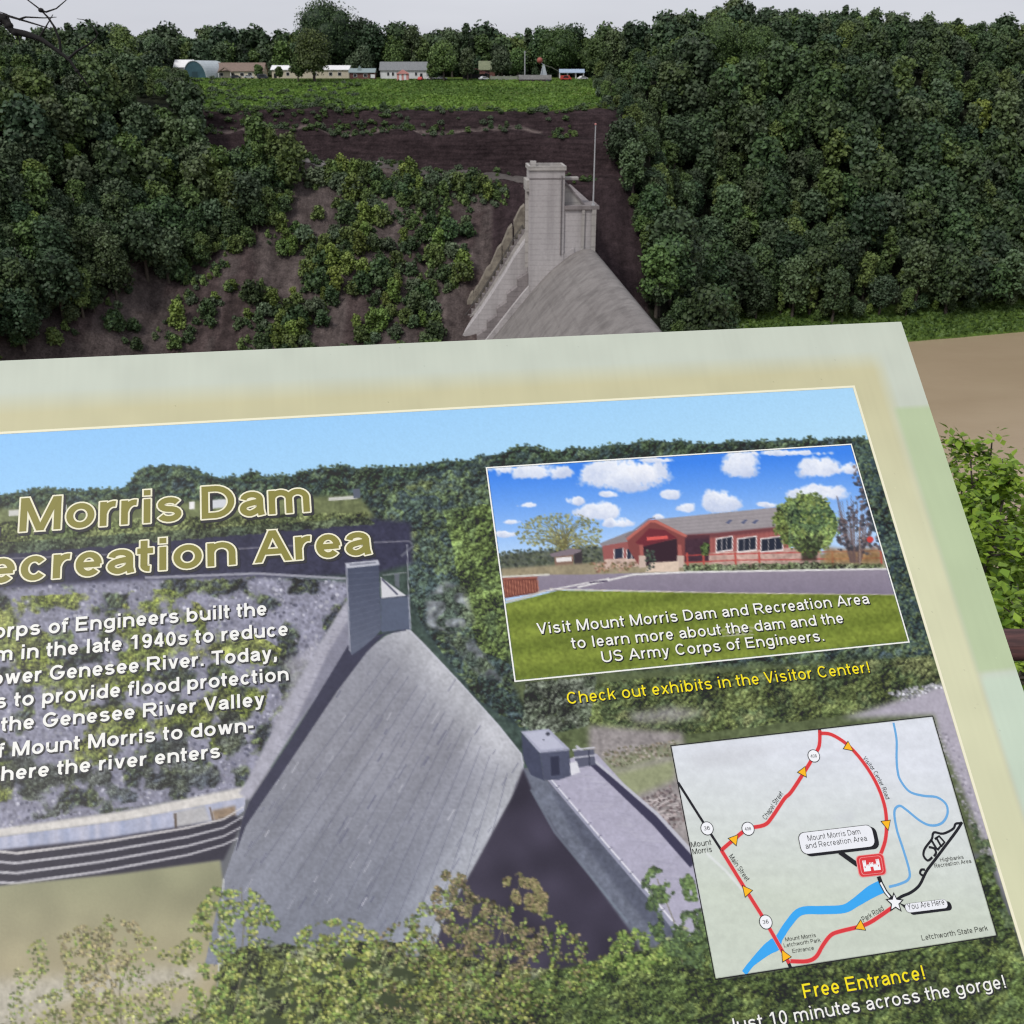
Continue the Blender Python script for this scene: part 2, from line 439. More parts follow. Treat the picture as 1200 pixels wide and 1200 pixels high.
# ------------------------------------------------------------------ dam
U0 = Vector((22.0, 300.0, 0)); AX = Vector((.0573, -.9984, 0)).normalized(); BX = Vector((-AX.y * -1, 0, 0))
BX = Vector((-.9984, -.0573, 0)).normalized()          # downstream: to the left
def D(a, b, z): return U0 + AX * a + BX * b + Vector((0, 0, z))
PROF = [(-2.4, 44.7), (-1.2, 45.5), (0, 45.8), (1.5, 45.6), (3.2, 45.0), (5, 44.0), (7.5, 42.2), (10, 40.2), (12.5, 37.8), (16, 33.9), (22, 26.7), (28.4, 19.0), (36, 9.8), (42, 3.6), (47, .8), (53, -1.5)]
dam = tag(empty('dam', (22, 300, 0)), 'pale grey concrete gravity dam with a smooth curved spillway face below the tower', 'dam')
def dam_part(name, mb, mat, parent=None, bevel=0):
    mb.v = [tuple(Vector(v) - U0) for v in mb.v]
    o = mb.build(name, mat, parent or dam, (0, 0, 0), bevel)
    return o
mb = MB()
A = list(np.linspace(0, 172, 44))
ring = PROF + [(53, -5), (-2.6, -5)]
vs = [D(a, b, z) for a in A for b, z in ring]; n = len(ring); fs = []
for i in range(len(A) - 1):
    for k in range(n):
        fs.append((i * n + k, i * n + (k + 1) % n, (i + 1) * n + (k + 1) % n, (i + 1) * n + k))
mb.add(vs, fs, True); mb.add(vs[:n], [tuple(range(n))]); mb.add(vs[-n:], [tuple(range(n))[::-1]])
spill = dam_part('spillway', mb, M['spill_c'])
sme = spill.data
# abutment shoulder: walls that climb from the spillway face up to the hillside left of the tower
PB = [q_[0] for q_ in PROF]; PZ = [q_[1] for q_ in PROF]
OUT = ([0, 17, 20.2, 25.4, 30.8, 37.4, 45.2, 56, 63], [60, 58, 53.5, 43.5, 34.5, 25.5, 16, 4.5, -2])
def sh_z(t, b): return float(np.interp(b, PB, PZ)) * (1 - t) + float(np.interp(b, *OUT)) * t
def slab(a0, a1, t, b0, b1, drop=14, k=14, dz=0):
    bs = np.linspace(b0, b1, k); top = [(b, sh_z(t, b) + dz) for b in bs]
    return MB().prism(top + [(b, z - drop) for b, z in top[::-1]], lambda p, q: D(q, p[0], p[1]), a0, a1)
dam_part('training_wall', slab(-2.2, -.02, .10, 4, 52, 10), M['tower_c'])
mb = MB(); cz = list(np.linspace(17.2, 60, 15))
for i in range(14):
    zt = sh_z(.30, cz[i] + 1.2)
    mb.prism([(cz[i], zt), (cz[i + 1] - .02, sh_z(.30, cz[i + 1]) + .5), (cz[i + 1] - .02, zt - 18), (cz[i], zt - 18)], lambda p, t: D(t, p[0], p[1]), -5.6, -2.25)
dam_part('abutment_steps', mb, M['wall_c'])
dam_part('sloping_slab', slab(-12.0, -5.65, .60, 17.15, 62, 20), M['tower_c'])
dam_part('slab_kerb', slab(-12.5, -12.05, .66, 17.15, 62, 16), M['light_c'])
mb = MB()
for i in range(40):
    b0 = 17.3 + i * 1.1; zt = sh_z(.70, b0 + .5)
    mb.prism([(b0, zt), (b0 + 1.08, zt), (b0 + 1.08, zt - 12), (b0, zt - 12)], lambda p, t: D(t, p[0], p[1]), -15.2, -12.55)
stair = dam_part('stair', mb, M['wall_c'])
rl = MB()
for side in (-12.8, -15.0):
    pts = [D(side, b, sh_z(.70, b) + 1.6) for b in np.linspace(18, 59, 20)]
    rl.tube(pts, .1, 5)
    for pt in pts: rl.tube([pt, pt - Vector((0, 0, 2.0))], .08, 5)
dam_part('stair_railing', rl, M['iron'])
mb = MB(); gq = random.Random(5)
b0 = 17.3
while b0 < 59:
    wd = gq.uniform(1.6, 4.2); k = gq.uniform(-.3, .7); z0, z1 = sh_z(.93, b0) + k, sh_z(.93, b0 + wd) + k * .5
    dd = gq.uniform(0, 1.5)
    mb.prism([(b0, z0), (b0 + wd * .35, z0 - (z0 - z1) * .2), (b0 + wd - .05, z1), (b0 + wd - .05, z1 - 14), (b0, z0 - 14)], lambda p, t: D(t, p[0], p[1]), -19 - dd, -15.25 - dd * .3)
    b0 += wd + gq.choice([0, 0, .5])
dam_part('outer_wall', mb, plain('lichen_concrete', (.30, .27, .22), .9, (.15, .13, .11), .5))
# non-overflow section nearest the viewer, with road deck, parapets and gatehouse (stands behind the sign)
mb = MB(); mb.prism([(-9, 50), (3, 50), (6, 42), (38, 4), (38, -5), (-9, -5)], lambda p, t: D(t, p[0], p[1]), 172.02, 235)
dam_part('near_section', mb, M['wall_c'])
mb = MB()
for b in (-9, 2.5): mb.prism([(b, 50), (b + .5, 50), (b + .5, 51.1), (b, 51.1)], lambda p, t: D(t, p[0], p[1]), 176, 235)
dam_part('parapet', mb, M['light_c'])
mb = MB(); mb.prism([(-8, 50), (2, 50), (2, 54), (-8, 54)], lambda p, t: D(t, p[0], p[1]), 172.3, 176)
dam_part('gatehouse', mb, M['tower_c'])

# tower at the far end
tower = tag(empty('control_tower', (10, 305, 38)), 'tall square concrete tower standing above the far end of the spillway', 'tower')
TL = Vector((10, 305, 38))
def tower_part(name, mb, mat, parent=None, bevel=0):
    mb.v = [tuple(Vector(v) - TL) for v in mb.v]
    return mb.build(name, mat, parent or tower, (0, 0, 0), bevel)
def tbox(mb, a0, a1, b0, b1, z0, z1): return mb.prism([(b0, z0), (b1, z0), (b1, z1), (b0, z1)], lambda p, t: D(t, p[0], p[1]), a0, a1)
bR, bL = 7.1, 17.1
tower_part('shaft', tbox(MB(), -11.5, .12, bR, bL, 33, 67.4), M['tower_c'])
mb = MB()
e = .35
for a0, a1, b0, b1 in ((-11.9, -11.2, bR - e, bL + e), (-.18, .5, bR - e, bL + e), (-11.2, -.18, bR - e, bR + .35), (-11.2, -.18, bL - .35, bL + e)):
    tbox(mb, a0, a1, b0, b1, 67.4, 68.5)
tower_part('parapet', mb, M['light_c'])
tower_part('roof', tbox(MB(), -11.2, -.18, bR + .35, bL - .35, 67.4, 67.65), M['light_c'])
mb = MB(); tbox(mb, -10.5, -8.5, bL - 2.5, bL - .9, 67.65, 69.2); tower_part('roof_hatch', mb, M['light_c'])
mb = MB(); tbox(mb, .12, .22, bR, bL, 65.0, 65.35); tower_part('string_course', mb, M['wall_c'])
mb = MB(); tbox(mb, -11.0, -1.0, bL, bL + .9, 61.6, 64.6); tbox(mb, -4.4, -3.6, bL, bL + .9, 40, 61.5); tower_part('side_gallery', mb, M['light_c'])
mb = MB(); mb.tube([D(.3, bR + .9, 66), D(.3, bR + .9, 44)], .16, 6); tower_part('drain_pipe', mb, M['wall_c'])
# lower block right of the tower
block = tag(empty('pier_block', (18.5, 305, 40)), 'low flat-topped concrete block joined to the right side of the tower', 'dam pier')
TL2 = Vector((18.5, 305, 40))
def block_part(name, mb, mat):
    mb.v = [tuple(Vector(v) - TL2) for v in mb.v]
    return mb.build(name, mat, block)
block_part('body', tbox(MB(), -11.5, -.3, -2.1, 7.08, 33, 56.7), M['tower_c'])
block_part('deck_slab', tbox(MB(), -12, .3, -2.9, 7.06, 56.72, 57.7), M['wall_c'])
block_part('buttress', tbox(tbox(MB(), -.28, .25, -2.1, -.9, 40, 56.7), -.28, .18, 1.2, 2.0, 40, 56.7), M['light_c'])
mb = MB(); mb.prism([(7.0, 57.72), (7.0, 63.6), (6.4, 63.6), (1.6, 57.72)], lambda p, t: D(t, p[0], p[1]), -9.0, -3.0)
block_part('stair_housing', mb, M['light_c'])
mb = MB(); mb.prism([(7.0, 63.7), (6.3, 63.9), (.9, 57.8), (1.55, 57.75)], lambda p, t: D(t, p[0], p[1]), -9.3, -2.7)
block_part('stair_roof', mb, M['wall_c'])
mb = MB(); tbox(mb, -9.5, -6, 2.5, 7.0, 64.2, 64.9); block_part('canopy', mb, M['light_c'])
bridge = MB(); bridge.prism([(-1.5, 57.0), (7.0, 57.0), (7.0, 57.7), (-1.5, 57.7)], lambda p, t: D(t, p[0], p[1]), -62, -12.02)
block_part('access_deck', bridge, M['wall_c'])
fp = tag(empty('mast', tuple(D(-1.2, -1.3, 57.7))), 'tall thin pale mast on the flat-topped block beside the tower', 'mast')
mb = MB().tube([(0, 0, 0), (0, 0, 11), (0, 0, 21.6)], [.22, .19, .13], 7); mb.build('pole', M['silver'], fp)
MB().box(-.5, .5, -.5, .5, 0, .35).build('base_plate', M['grey_steel'], fp)
MB().sphere((0, 0, 21.7), .28).build('finial', M['pink'], fp)

# ------------------------------------------------------------------ foliage
def leaves(cen, nrm, size, aspect=.75, jit=.6, bend=0):
    n = len(cen)
    nrm = nrm + rng.normal(0, jit, (n, 3)); nrm /= np.linalg.norm(nrm, axis=1, keepdims=True) + 1e-9
    t = rng.normal(0, 1, (n, 3)); t -= nrm * (t * nrm).sum(1, keepdims=True); t /= np.linalg.norm(t, axis=1, keepdims=True) + 1e-9
    b = np.cross(nrm, t)
    s = size * rng.uniform(.6, 1.3, (n, 1))
    # a pointed five-cornered clump outline as two quads: six corners
    P = [(-1, 0), (-.35, -.8), (.45, -.75), (1, 0), (.4, .8), (-.45, .75)]
    V = np.stack([cen + t * s * px_ + b * s * aspect * py_ + nrm * s * (.12 if i in (1, 4) else -.06) for i, (px_, py_) in enumerate(P)], 1)
    base = np.arange(n)[:, None] * 6
    F = np.concatenate([base + np.array([0, 1, 4, 5]), base + np.array([1, 2, 3, 4])], 0)
    return V.reshape(-1, 3), F

def crown_arrays(seed, w, h, base, nleaf, size, nl, colA, colB, shape='round'):
    """lobed crown as leaf clumps spread through lobes; returns verts, quads, colours"""
    g = np.random.default_rng(seed)
    C = []; RR = []
    for i in range(nl):
        u = (i + .5) / nl
        if shape == 'cone': hh = u; rad = (1 - u) * .8 + .1
        elif shape == 'column': hh = u; rad = .45 * math.sin(math.pi * min(.95, u * .8 + .15)) + .05
        else: hh = .12 + .86 * u; rad = math.sqrt(max(0.02, 1 - (2 * hh - .95) ** 2)) * .72
        an = i * 2.4 + g.uniform(-.6, .6); q = rad * math.sqrt(g.uniform(.25, 1))
        C.append((math.cos(an) * q * w / 2, math.sin(an) * q * w / 2, base + hh * h))
        RR.append((w * .5) * g.uniform(.34, .60) * (1.0 if shape == 'round' else .6 + .5 * rad))
    C = np.array(C); RR = np.array(RR)
    li = g.choice(nl, nleaf, p=RR ** 2 / (RR ** 2).sum())
    d = g.normal(0, 1, (nleaf, 3)); d[:, 2] += .25; d /= np.linalg.norm(d, axis=1, keepdims=True)
    rr = RR[li][:, None] * g.uniform(.55, 1.2, (nleaf, 1))
    cen = C[li] + d * rr * np.array([1, 1, .85])
    up = d + np.array([0, 0, .55]); V, F = leaves(cen, up / np.linalg.norm(up, axis=1, keepdims=True), size, .75, .75)
    k = g.random(nleaf); lob = g.random(nl)[li]
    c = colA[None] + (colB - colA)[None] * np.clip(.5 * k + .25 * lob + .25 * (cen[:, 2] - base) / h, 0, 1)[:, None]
    c = c * g.uniform(.84, 1.16, (nleaf, 1))
    Cc = np.repeat(c, 6, 0)
    # inner twig mass: low spheres so the crown is not see-through at its heart
    sv = []; sf = []; nb = len(V)
    for ci, r in zip(C, RR * .6):
        b0 = nb + len(sv)
        for i in range(5):
            ph = math.pi * (i + .02) / 4.02
            for kk in range(7):
                t = 2 * math.pi * kk / 7
                sv.append((ci[0] + r * math.sin(ph) * math.cos(t), ci[1] + r * math.sin(ph) * math.sin(t), ci[2] + r * .85 * math.cos(ph)))
        for i in range(4):
            for kk in range(7): sf.append((b0 + i * 7 + kk, b0 + (i + 1) * 7 + kk, b0 + (i + 1) * 7 + (kk + 1) % 7, b0 + i * 7 + (kk + 1) % 7))
    V = np.concatenate([V, np.array(sv)]); F = np.concatenate([F, np.array(sf)])
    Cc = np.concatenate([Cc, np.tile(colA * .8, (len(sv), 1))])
    return V, F, Cc

def trunk_mb(h, r, nlimb, seed, spread):
    g = random.Random(seed); mb = MB()
    mb.tube([(0, 0, -1.2), (0, 0, h * .3), (g.uniform(-.2, .2), g.uniform(-.2, .2), h * .7), (0, 0, h)], [r * 1.25, r, r * .7, r * .3], 7)
    for i in range(nlimb):
        an = i * 2.4 + g.uniform(-.4, .4); z0 = h * g.uniform(.4, .8)
        mb.tube([(0, 0, z0), (math.cos(an) * spread * .5, math.sin(an) * spread * .5, z0 + h * .14), (math.cos(an) * spread, math.sin(an) * spread, z0 + h * .32)], [r * .5, r * .35, r * .12], 5)
    return mb

DK = np.array([.038, .066, .031]); MD = np.array([.068, .110, .038]); LT = np.array([.116, .170, .046]); YG = np.array([.160, .220, .044]); GY_ = np.array([.082, .114, .064]); OR = np.array([.12, .075, .04])
SPEC = {   # name: (width, crown height, base, leaves, leaf size, lobes, colour A, colour B, shape)
    'oak_a': (9.5, 9.5, 3.5, 2025, 0.44, 17, DK, MD, 'round'), 'oak_b': (8.5, 10.5, 3.5, 2025, 0.42, 19, DK, MD, 'round'),
    'maple_a': (8.0, 9.0, 3.0, 1890, 0.40, 15, MD, LT, 'round'), 'maple_b': (7.2, 10.0, 3.0, 1890, 0.39, 17, MD, LT, 'round'),
    'ash_a': (7.5, 11.0, 3.0, 2025, 0.39, 20, MD * .9, GY_ * 1.1, 'round'), 'ash_b': (9.0, 8.5, 3.0, 2025, 0.40, 14, DK, GY_, 'round'),
    'locust': (6.0, 8.5, 2.0, 1620, 0.35, 14, LT, YG, 'round'), 'poplar': (5.0, 11.5, 2.0, 1620, 0.37, 15, MD, LT, 'column'),
    'spruce': (5.5, 14.0, 1.5, 1755, 0.39, 18, DK * .75, DK * 1.1, 'cone'), 'dark_oak': (10.5, 10.0, 4.0, 2295, 0.46, 20, DK * .75, DK * 1.15, 'round'),
}
CR = {}; TR = {}
for i, (k, s) in enumerate(SPEC.items()):
    V, F, C = crown_arrays(100 + i, *s); CR[k] = (V, F, C)
    TR[k] = (s[2] + s[1] * .6, .22 + s[0] * .018, 7, 50 + i, s[0] * .3)
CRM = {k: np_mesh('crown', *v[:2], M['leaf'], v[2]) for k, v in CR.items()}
TRM = {}
for k, a in TR.items():
    t = trunk_mb(*a); me = bpy.data.meshes.new('trunk'); me.from_pydata(t.v, [], t.f); me.polygons.foreach_set('use_smooth', np.array(t.sm, bool)); me.materials.append(M['bark']); me.update(); TRM[k] = me
SH = {}
for i, (w, h_, n_, sz, nl, a, b) in enumerate([(3.6, 3.2, 620, .27, 9, MD, LT), (4.4, 3.6, 700, .29, 10, DK, MD), (3.2, 4.4, 640, .26, 10, LT, YG), (4.8, 2.8, 700, .29, 9, GY_ * .8, GY_ * 1.2), (2.8, 2.2, 420, .24, 6, MD, GY_)]):
    SH[i] = np_mesh('foliage', *[x for x in crown_arrays(300 + i, w, h_, -.2, n_, sz, nl, a, b)[:2]], M['leaf'], crown_arrays(300 + i, w, h_, -.2, n_, sz, nl, a, b)[2])
st = MB()
for an in (0, 2.1, 4.2): st.tube([(0, 0, -1), (math.cos(an) * .4, math.sin(an) * .4, 1.2), (math.cos(an) * .9, math.sin(an) * .9, 2.2)], [.12, .08, .04], 5)
STM = bpy.data.meshes.new('stem'); STM.from_pydata(st.v, [], st.f); STM.materials.append(M['bark']); STM.update()

def pxy(x, y, z):
    d = y * math.cos(PITCH) - (z - CAMZ) * math.sin(PITCH); u = y * math.sin(PITCH) + (z - CAMZ) * math.cos(PITCH)
    return 600 + FPX * x / d, 600 - FPX * u / d

NAMES = {'spruce': 'conifer_tree'}
def tree(kind, x, y, sc, label, group, z=None, sz=None):
    z = h1(x, y) if z is None else z
    t = empty(NAMES.get(kind, 'broadleaf_tree'), (x, y, z - .2), (0, 0, random.uniform(0, 6.28)))
    t.scale = (sc, sc, sz or sc)
    tag(t, label, 'tree', group)
    link_mesh('trunk', TRM[kind], t); link_mesh('crown', CRM[kind], t)
    return t
def shrub(i, x, y, sc, label, group, cat='shrub', sz=None):
    t = empty('shrub', (x, y, h1(x, y) - .15), (0, 0, random.uniform(0, 6.28))); t.scale = (sc, sc, sz or sc)
    tag(t, label, cat, group)
    link_mesh('stem', STM, t); link_mesh('foliage', SH[i], t)
    return t

# --- scatter plan: every tree of the wooded slopes as (kind, x, y, scale, zone)
plan = []
def scatter(x0, x1, y0, y1, step, zone, kinds, probs, ok, smin=.75, smax=1.2):
    j = 0
    yy = y0
    while yy < y1:
        xx = x0 + (step * .5 if j % 2 else 0)
        while xx < x1:
            x = xx + random.uniform(-.45, .45) * step; y = yy + random.uniform(-.4, .4) * step
            if ok(x, y): plan.append((random.choices(kinds, probs)[0], x, y, smin + (smax - smin) * random.random() ** 1.2, zone))
            xx += step * random.uniform(.8, 1.2)
        yy += step * .85; j += 1
mixk = ['oak_a', 'oak_b', 'maple_a', 'maple_b', 'ash_a', 'ash_b', 'locust', 'poplar', 'dark_oak', 'spruce']
def right_ok(x, y):
    edge = 34 + max(0, 395 - y) * .13
    z = h1(x, y)
    return x > edge and z > 5 and y > 296 and x < .58 * y + 12
scatter(30, 300, 298, 470, 7.6, 'right', mixk, [4, 4, 2.2, 2.2, 4, 4, .4, .8, 4, .3], right_ok, .7, 1.75)
scatter(30, 330, 470, 545, 8.5, 'ridge', mixk, [4, 4, 2, 2, 3, 4, .3, 1, 4, 1.5], lambda x, y: x > 62 + max(0, 490 - y) * -.6 and x < .58 * y, .8, 1.2)
scatter(34, 290, 300, 470, 6.3, 'under', ['ash_b', 'maple_a', 'oak_a', 'locust'], [3, 3, 3, .5], right_ok, .35, .62)
def left_ok(x, y):
    s = y - float(left_shift(np.array(x)))
    z = h1(x, y)
    lim = -118 - max(0, 322 - s) * 1.1 + 62 * max(0, min(1, (s - 305) / 50)) ** 1.3 * (1 if s < 361 else 0)
    if -92 < x and s > 352 and s < 361 and random.random() < .25: return False      # wood reaches further right higher up the talus
    if s >= 361: lim = -106 if s < 376 else -127
    return x < lim and s > 292 and s < 402 and z > 3 and x > -.58 * y - 8
scatter(-235, -70, 200, 410, 5.6, 'left', mixk, [4, 3, 4, 4, 3, 3, 2, 1, 2, .2], left_ok, .55, 1.4)
scatter(-200, -70, 230, 400, 6.0, 'under', ['ash_b', 'maple_a', 'oak_a', 'locust'], [3, 3, 3, .5], left_ok, .3, .55)
scatter(-200, -108, 392, 462, 5.0, 'under', ['ash_b', 'maple_a', 'oak_a', 'maple_b'], [3, 3, 2, 2], lambda x, y: x < -116 - (y - 392) * .28, .3, .5)
scatter(-330, -150, 396, 500, 8.5, 'left', mixk, [4, 3, 4, 4, 3, 3, 1, 1, 2, .6], lambda x, y: y > 396 and x < -136 - (y - 396) * .05 and x > -.58 * y, .8, 1.15)
scatter(-300, 120, 515, 585, 8.5, 'skyline', mixk, [4, 4, 3, 3, 4, 4, .3, 1, 4, 3], lambda x, y: True, .85, 1.65)
plan = [(k, x, y, s * (.36 + .64 * float(sstep(36, 84, np.array(x)))) if zone in ('right', 'ridge', 'under') and y > 384 and x > 0 else s * (.8 if zone == 'left' and y > 385 else 1), zone) for k, x, y, s, zone in plan]
vis = []
for k, x, y, s, zone in plan:
    z = h1(x, y); w, hh, bs = SPEC[k][0] * s, SPEC[k][1] * s, SPEC[k][2] * s
    px_, pt = pxy(x, y, z + bs + hh); _, pb = pxy(x, y, z + bs)
    inframe = -25 < px_ < 1225 and pt < 430 and pb > -10
    vis.append((inframe, math.hypot(x, y), k, x, y, s, zone, z))
# nearest ones in view are trees of their own, the rest of the wood is one mass
LIM = {'under': 0, 'right': 142, 'ridge': 28, 'left': 78, 'skyline': 18}
LAB = {'right': ('broad-crowned forest tree packed into the dense green wood on the right gorge slope', 'trees of the wooded slope right of the dam'),
       'ridge': ('ridge-top forest tree against the sky above the right gorge slope', 'trees along the ridge on the right'),
       'left': ('leafy forest tree in the shaded wood on the left gorge slope', 'trees of the wooded slope on the left'),
       'skyline': ('tall forest tree in the wood line behind the plateau buildings', 'trees behind the plateau buildings')}
cnt = dict.fromkeys(LIM, 0); rest = []
vis.sort(key=lambda t: t[1])
sky_first = [v for v in vis]
for inf, d, k, x, y, s, zone, z in sky_first:
    if inf and cnt[zone] < LIM[zone]:
        cnt[zone] += 1
        lab, grp = LAB[zone]
        tree(k, x, y, s, lab if k != 'spruce' else lab.replace('broad-crowned forest tree', 'pointed dark conifer').replace('ridge-top forest tree', 'pointed dark conifer').replace('leafy forest tree', 'pointed dark conifer').replace('tall forest tree', 'pointed dark conifer'), grp, z)
    else: rest.append((k, x, y, s, z - (2.5 if zone == 'skyline' else 0)))
for j in range(120):                                    # undergrowth below the wood line behind the buildings
    x = random.uniform(-230, 110); y = random.uniform(511, 530); rest.append((random.choice(['ash_b', 'oak_a', 'dark_oak']), x, y, random.uniform(.55, .8), h1(x, y) - 2.6))
print('PLAN', len(plan), cnt, len(rest))
VV = []; FF = []; CC = []; nb = 0
for k, x, y, s, z in rest:
    V, F, C = CR[k]
    V2, F2, C2 = V, F, C
    if True:                          # mass trees carry half the clumps, each larger
        nlf = SPEC[k][3]; keep = np.arange(nlf) % 2 == 0
        idx = (np.nonzero(keep)[0][:, None] * 6 + np.arange(6)).ravel()
        Vk = V[:nlf * 6].reshape(-1, 6, 3)[keep]; c0 = Vk.mean(1, keepdims=True); Vk = c0 + (Vk - c0) * 1.35
        core = V[nlf * 6:]; cf = F[nlf * 2:] - nlf * 6 + keep.sum() * 6
        base = np.arange(keep.sum())[:, None] * 6
        F2 = np.concatenate([base + np.array([0, 1, 4, 5]), base + np.array([1, 2, 3, 4]), cf]); V2 = np.concatenate([Vk.reshape(-1, 3), core]); C2 = np.concatenate([C[idx], C[nlf * 6:]])
    a = random.uniform(0, 6.28); ca, sa = math.cos(a), math.sin(a)
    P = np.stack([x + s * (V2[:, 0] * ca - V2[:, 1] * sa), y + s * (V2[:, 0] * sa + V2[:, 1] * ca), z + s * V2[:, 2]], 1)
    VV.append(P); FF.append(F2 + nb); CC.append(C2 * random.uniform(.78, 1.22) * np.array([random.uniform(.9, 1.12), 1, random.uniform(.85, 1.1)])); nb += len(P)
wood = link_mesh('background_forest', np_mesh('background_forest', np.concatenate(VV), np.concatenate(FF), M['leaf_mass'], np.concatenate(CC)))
tag(wood, 'dense background wood filling in behind the separate trees', 'forest', kind='stuff')

# --- trees that can be told apart
def named(kind, px, y, top, label, wide=1.0, tall=None):
    """a tree that can be told apart: stands in direction px, its top at elevation row `top`; `tall` searches the slope for a spot giving that height"""
    tt = math.tan(PITCH - math.atan((600 - top) / FPX))
    if tall:
        best = min(np.arange(330, 545, 2.0), key=lambda q: abs((CAMZ - q * tt) - h1((px - 600) / FPX * q * math.cos(PITCH), q) - tall)); y = float(best)
    x = (px - 600) / FPX * (y * math.cos(PITCH)); z = h1(x, y); w_, h_, b_, n_, ls, nl, cA, cB, shp = SPEC[kind]
    k = (CAMZ - y * tt - z) / (h_ + b_); kw = k * wide
    t = tag(empty(NAMES.get(kind, 'broadleaf_tree'), (x, y, z - .2), (0, 0, random.uniform(0, 6.28))), label, 'tree')
    tm = trunk_mb((b_ + h_ * .6) * k, (.22 + w_ * .018) * k, 7, int(px), w_ * .3 * kw); tm.build('trunk', M['bark'], t)
    big = max(1, k * kw)
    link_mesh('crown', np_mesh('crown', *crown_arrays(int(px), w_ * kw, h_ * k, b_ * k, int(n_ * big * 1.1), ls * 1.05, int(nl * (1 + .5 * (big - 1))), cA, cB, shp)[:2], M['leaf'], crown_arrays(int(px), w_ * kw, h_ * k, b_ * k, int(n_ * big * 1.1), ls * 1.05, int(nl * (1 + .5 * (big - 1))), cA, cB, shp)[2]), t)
    return t
named('oak_a', 385, 512, 14, 'biggest dark oak rising above the skyline left of the white house', 1.45)
named('dark_oak', 425, 520, 28, 'dark round tree beside the biggest oak on the skyline', 1.0)
named('maple_a', 368, 468, 42, 'bright green round maple standing before the long cream building', 1.35)
named('maple_b', 349, 466, 64, 'small dark green tree left of the bright maple', 1.0)
named('maple_a', 520, 472, 52, 'leafy green tree right of the white house', 1.2)
named('ash_a', 548, 473, 58, 'leafy green tree left of the brown shed', 1.1)
named('ash_a', 186, 500, 44, 'big mid-green tree left of the round arched hut', 1.3)
named('maple_b', 148, 470, 36, 'tall green tree at the left end of the plateau', 1.2)
named('maple_a', 303, 484, 77, 'small green tree at the right end of the brown-roofed building', 1.1)
named('maple_b', 462, 512, 44, 'green tree rising behind the white house', 1.2)
named('ash_b', 588, 492, 62, 'green tree between the barn and the lookout platform', 1.2)
named('maple_a', 697, 500, 48, 'pale green tree right of the blue-roofed pavilion', 1.4)
named('maple_b', 327, 480, 79, 'small tree beside the left end of the cream building', 1.2)
named('ash_b', 424, 500, 60, 'green tree behind the red pavilion', 1.3)
named('maple_a', 607, 500, 60, 'green tree behind the pale pole', 1.2)
named('ash_a', 262, 512, 52, 'green tree rising behind the brown-roofed building', 1.3)
named('poplar', 505, 474, 62, 'narrow young tree at the right end of the white house', 1.0)
named('maple_a', 655, 505, 38, 'pale green tree behind the blue-roofed pavilion', 1.5)
named('maple_a', 838, 440, 32, 'large rounded green tree standing out on the right ridge', 1.75, 20)
named('maple_b', 888, 442, 38, 'wide green tree on the right ridge beside the large rounded one', 1.6, 19)
named('maple_b', 985, 452, 28, 'light green tree with a pointed top high on the right slope', 1.1, 15)
named('poplar', 311, 358, 150, 'slim bright green poplar beside the gravel road below the cliff', 1.25)
named('poplar', 291, 354, 168, 'shorter slim poplar left of the bright one below the cliff', 1.3)
named('locust', 140, 392, 86, 'slim pale green tree at the left edge of the grassy slope', .6)
named('locust', 163, 394, 94, 'small pale green sapling next to the grassy slope edge', .6)

# pale dead trunks in the left wood
for (x, y, hgt, lab) in ((-133, 320, 9.0, 'pale crooked dead trunk standing on the bare bank at left'), (-139, 290, 13.0, 'thin pale dead trunk at far left edge of the wood')):
    z = h1(x, y)
    t = tag(empty('dead_tree', (x, y, z)), lab, 'dead tree')
    MB().tube([(0, 0, -1), (-.3, 0, hgt * .3), (.5, 0, hgt * .55), (.2, 0, hgt * .8), (-.3, 0, hgt * 1.2)], [.28, .24, .2, .14, .06], 7).build('trunk', M['pale_bark'], t)
    mb = MB()
    for i in range(5): mb.tube([(.3, 0, hgt * (.6 + .1 * i)), (.3 + (-1) ** i * 1.2, .3, hgt * (.72 + .1 * i))], [.09, .03], 5)
    mb.build('limb', M['pale_bark'], t)

# shrubs on the talus between the cliff and the spillway
n = 0; tries = 0; spots = []
def talus_ok(x, y):
    s = y - float(left_shift(np.array(x)))
    if not (289 < s < 361) or x > 4: return False
    if x > -14 - max(0, 330 - y) * .12 and s < 354: return False          # bare dark rock beside the dam
    if x < -150 or x < -104 and s > 318: return False
    bare = float(fbm(np.array(x / 10.), np.array(y / 13.)))
    if -74 < x < -58 and 338 < s < 357: return random.random() < .12
    if x < -78: return bare > .52 and random.random() < .7
    return bare > .40
while n < 228 and tries < 30000:
    tries += 1
    x = random.uniform(-150, 4) if random.random() < .45 else random.uniform(-80, -10); y = random.uniform(270, 362)
    if tries % 5 == 0: x = random.uniform(-90, -4); y = random.uniform(356, 361)
    if not talus_ok(x, y): continue
    if any((x - a) ** 2 + (y - b) ** 2 < 5.2 for a, b in spots): continue
    spots.append((x, y)); n += 1
    i = random.choices([0, 1, 2, 3, 4], [4, 3, 2.2, 1, 2])[0]
    lab = {0: 'green bush', 1: 'dark green bush', 2: 'bright yellow-green bush', 3: 'grey-green spreading bush', 4: 'low dull green bush'}[i]
    shrub(i, x, y, random.uniform(.9, 1.9), lab + ' growing on the bare grey slope left of the dam', 'bushes on the bare slope left of the dam')
SHB = [crown_arrays(400 + i, w, h_, -.2, 230, .36, nl, a, b_) for i, (w, h_, nl, a, b_) in enumerate([(3.4, 2.8, 9, MD, LT), (4.2, 3.0, 10, DK, MD * 1.2), (3.8, 2.2, 8, GY_ * .8, GY_ * 1.2), (3.0, 3.2, 8, LT, YG)])]
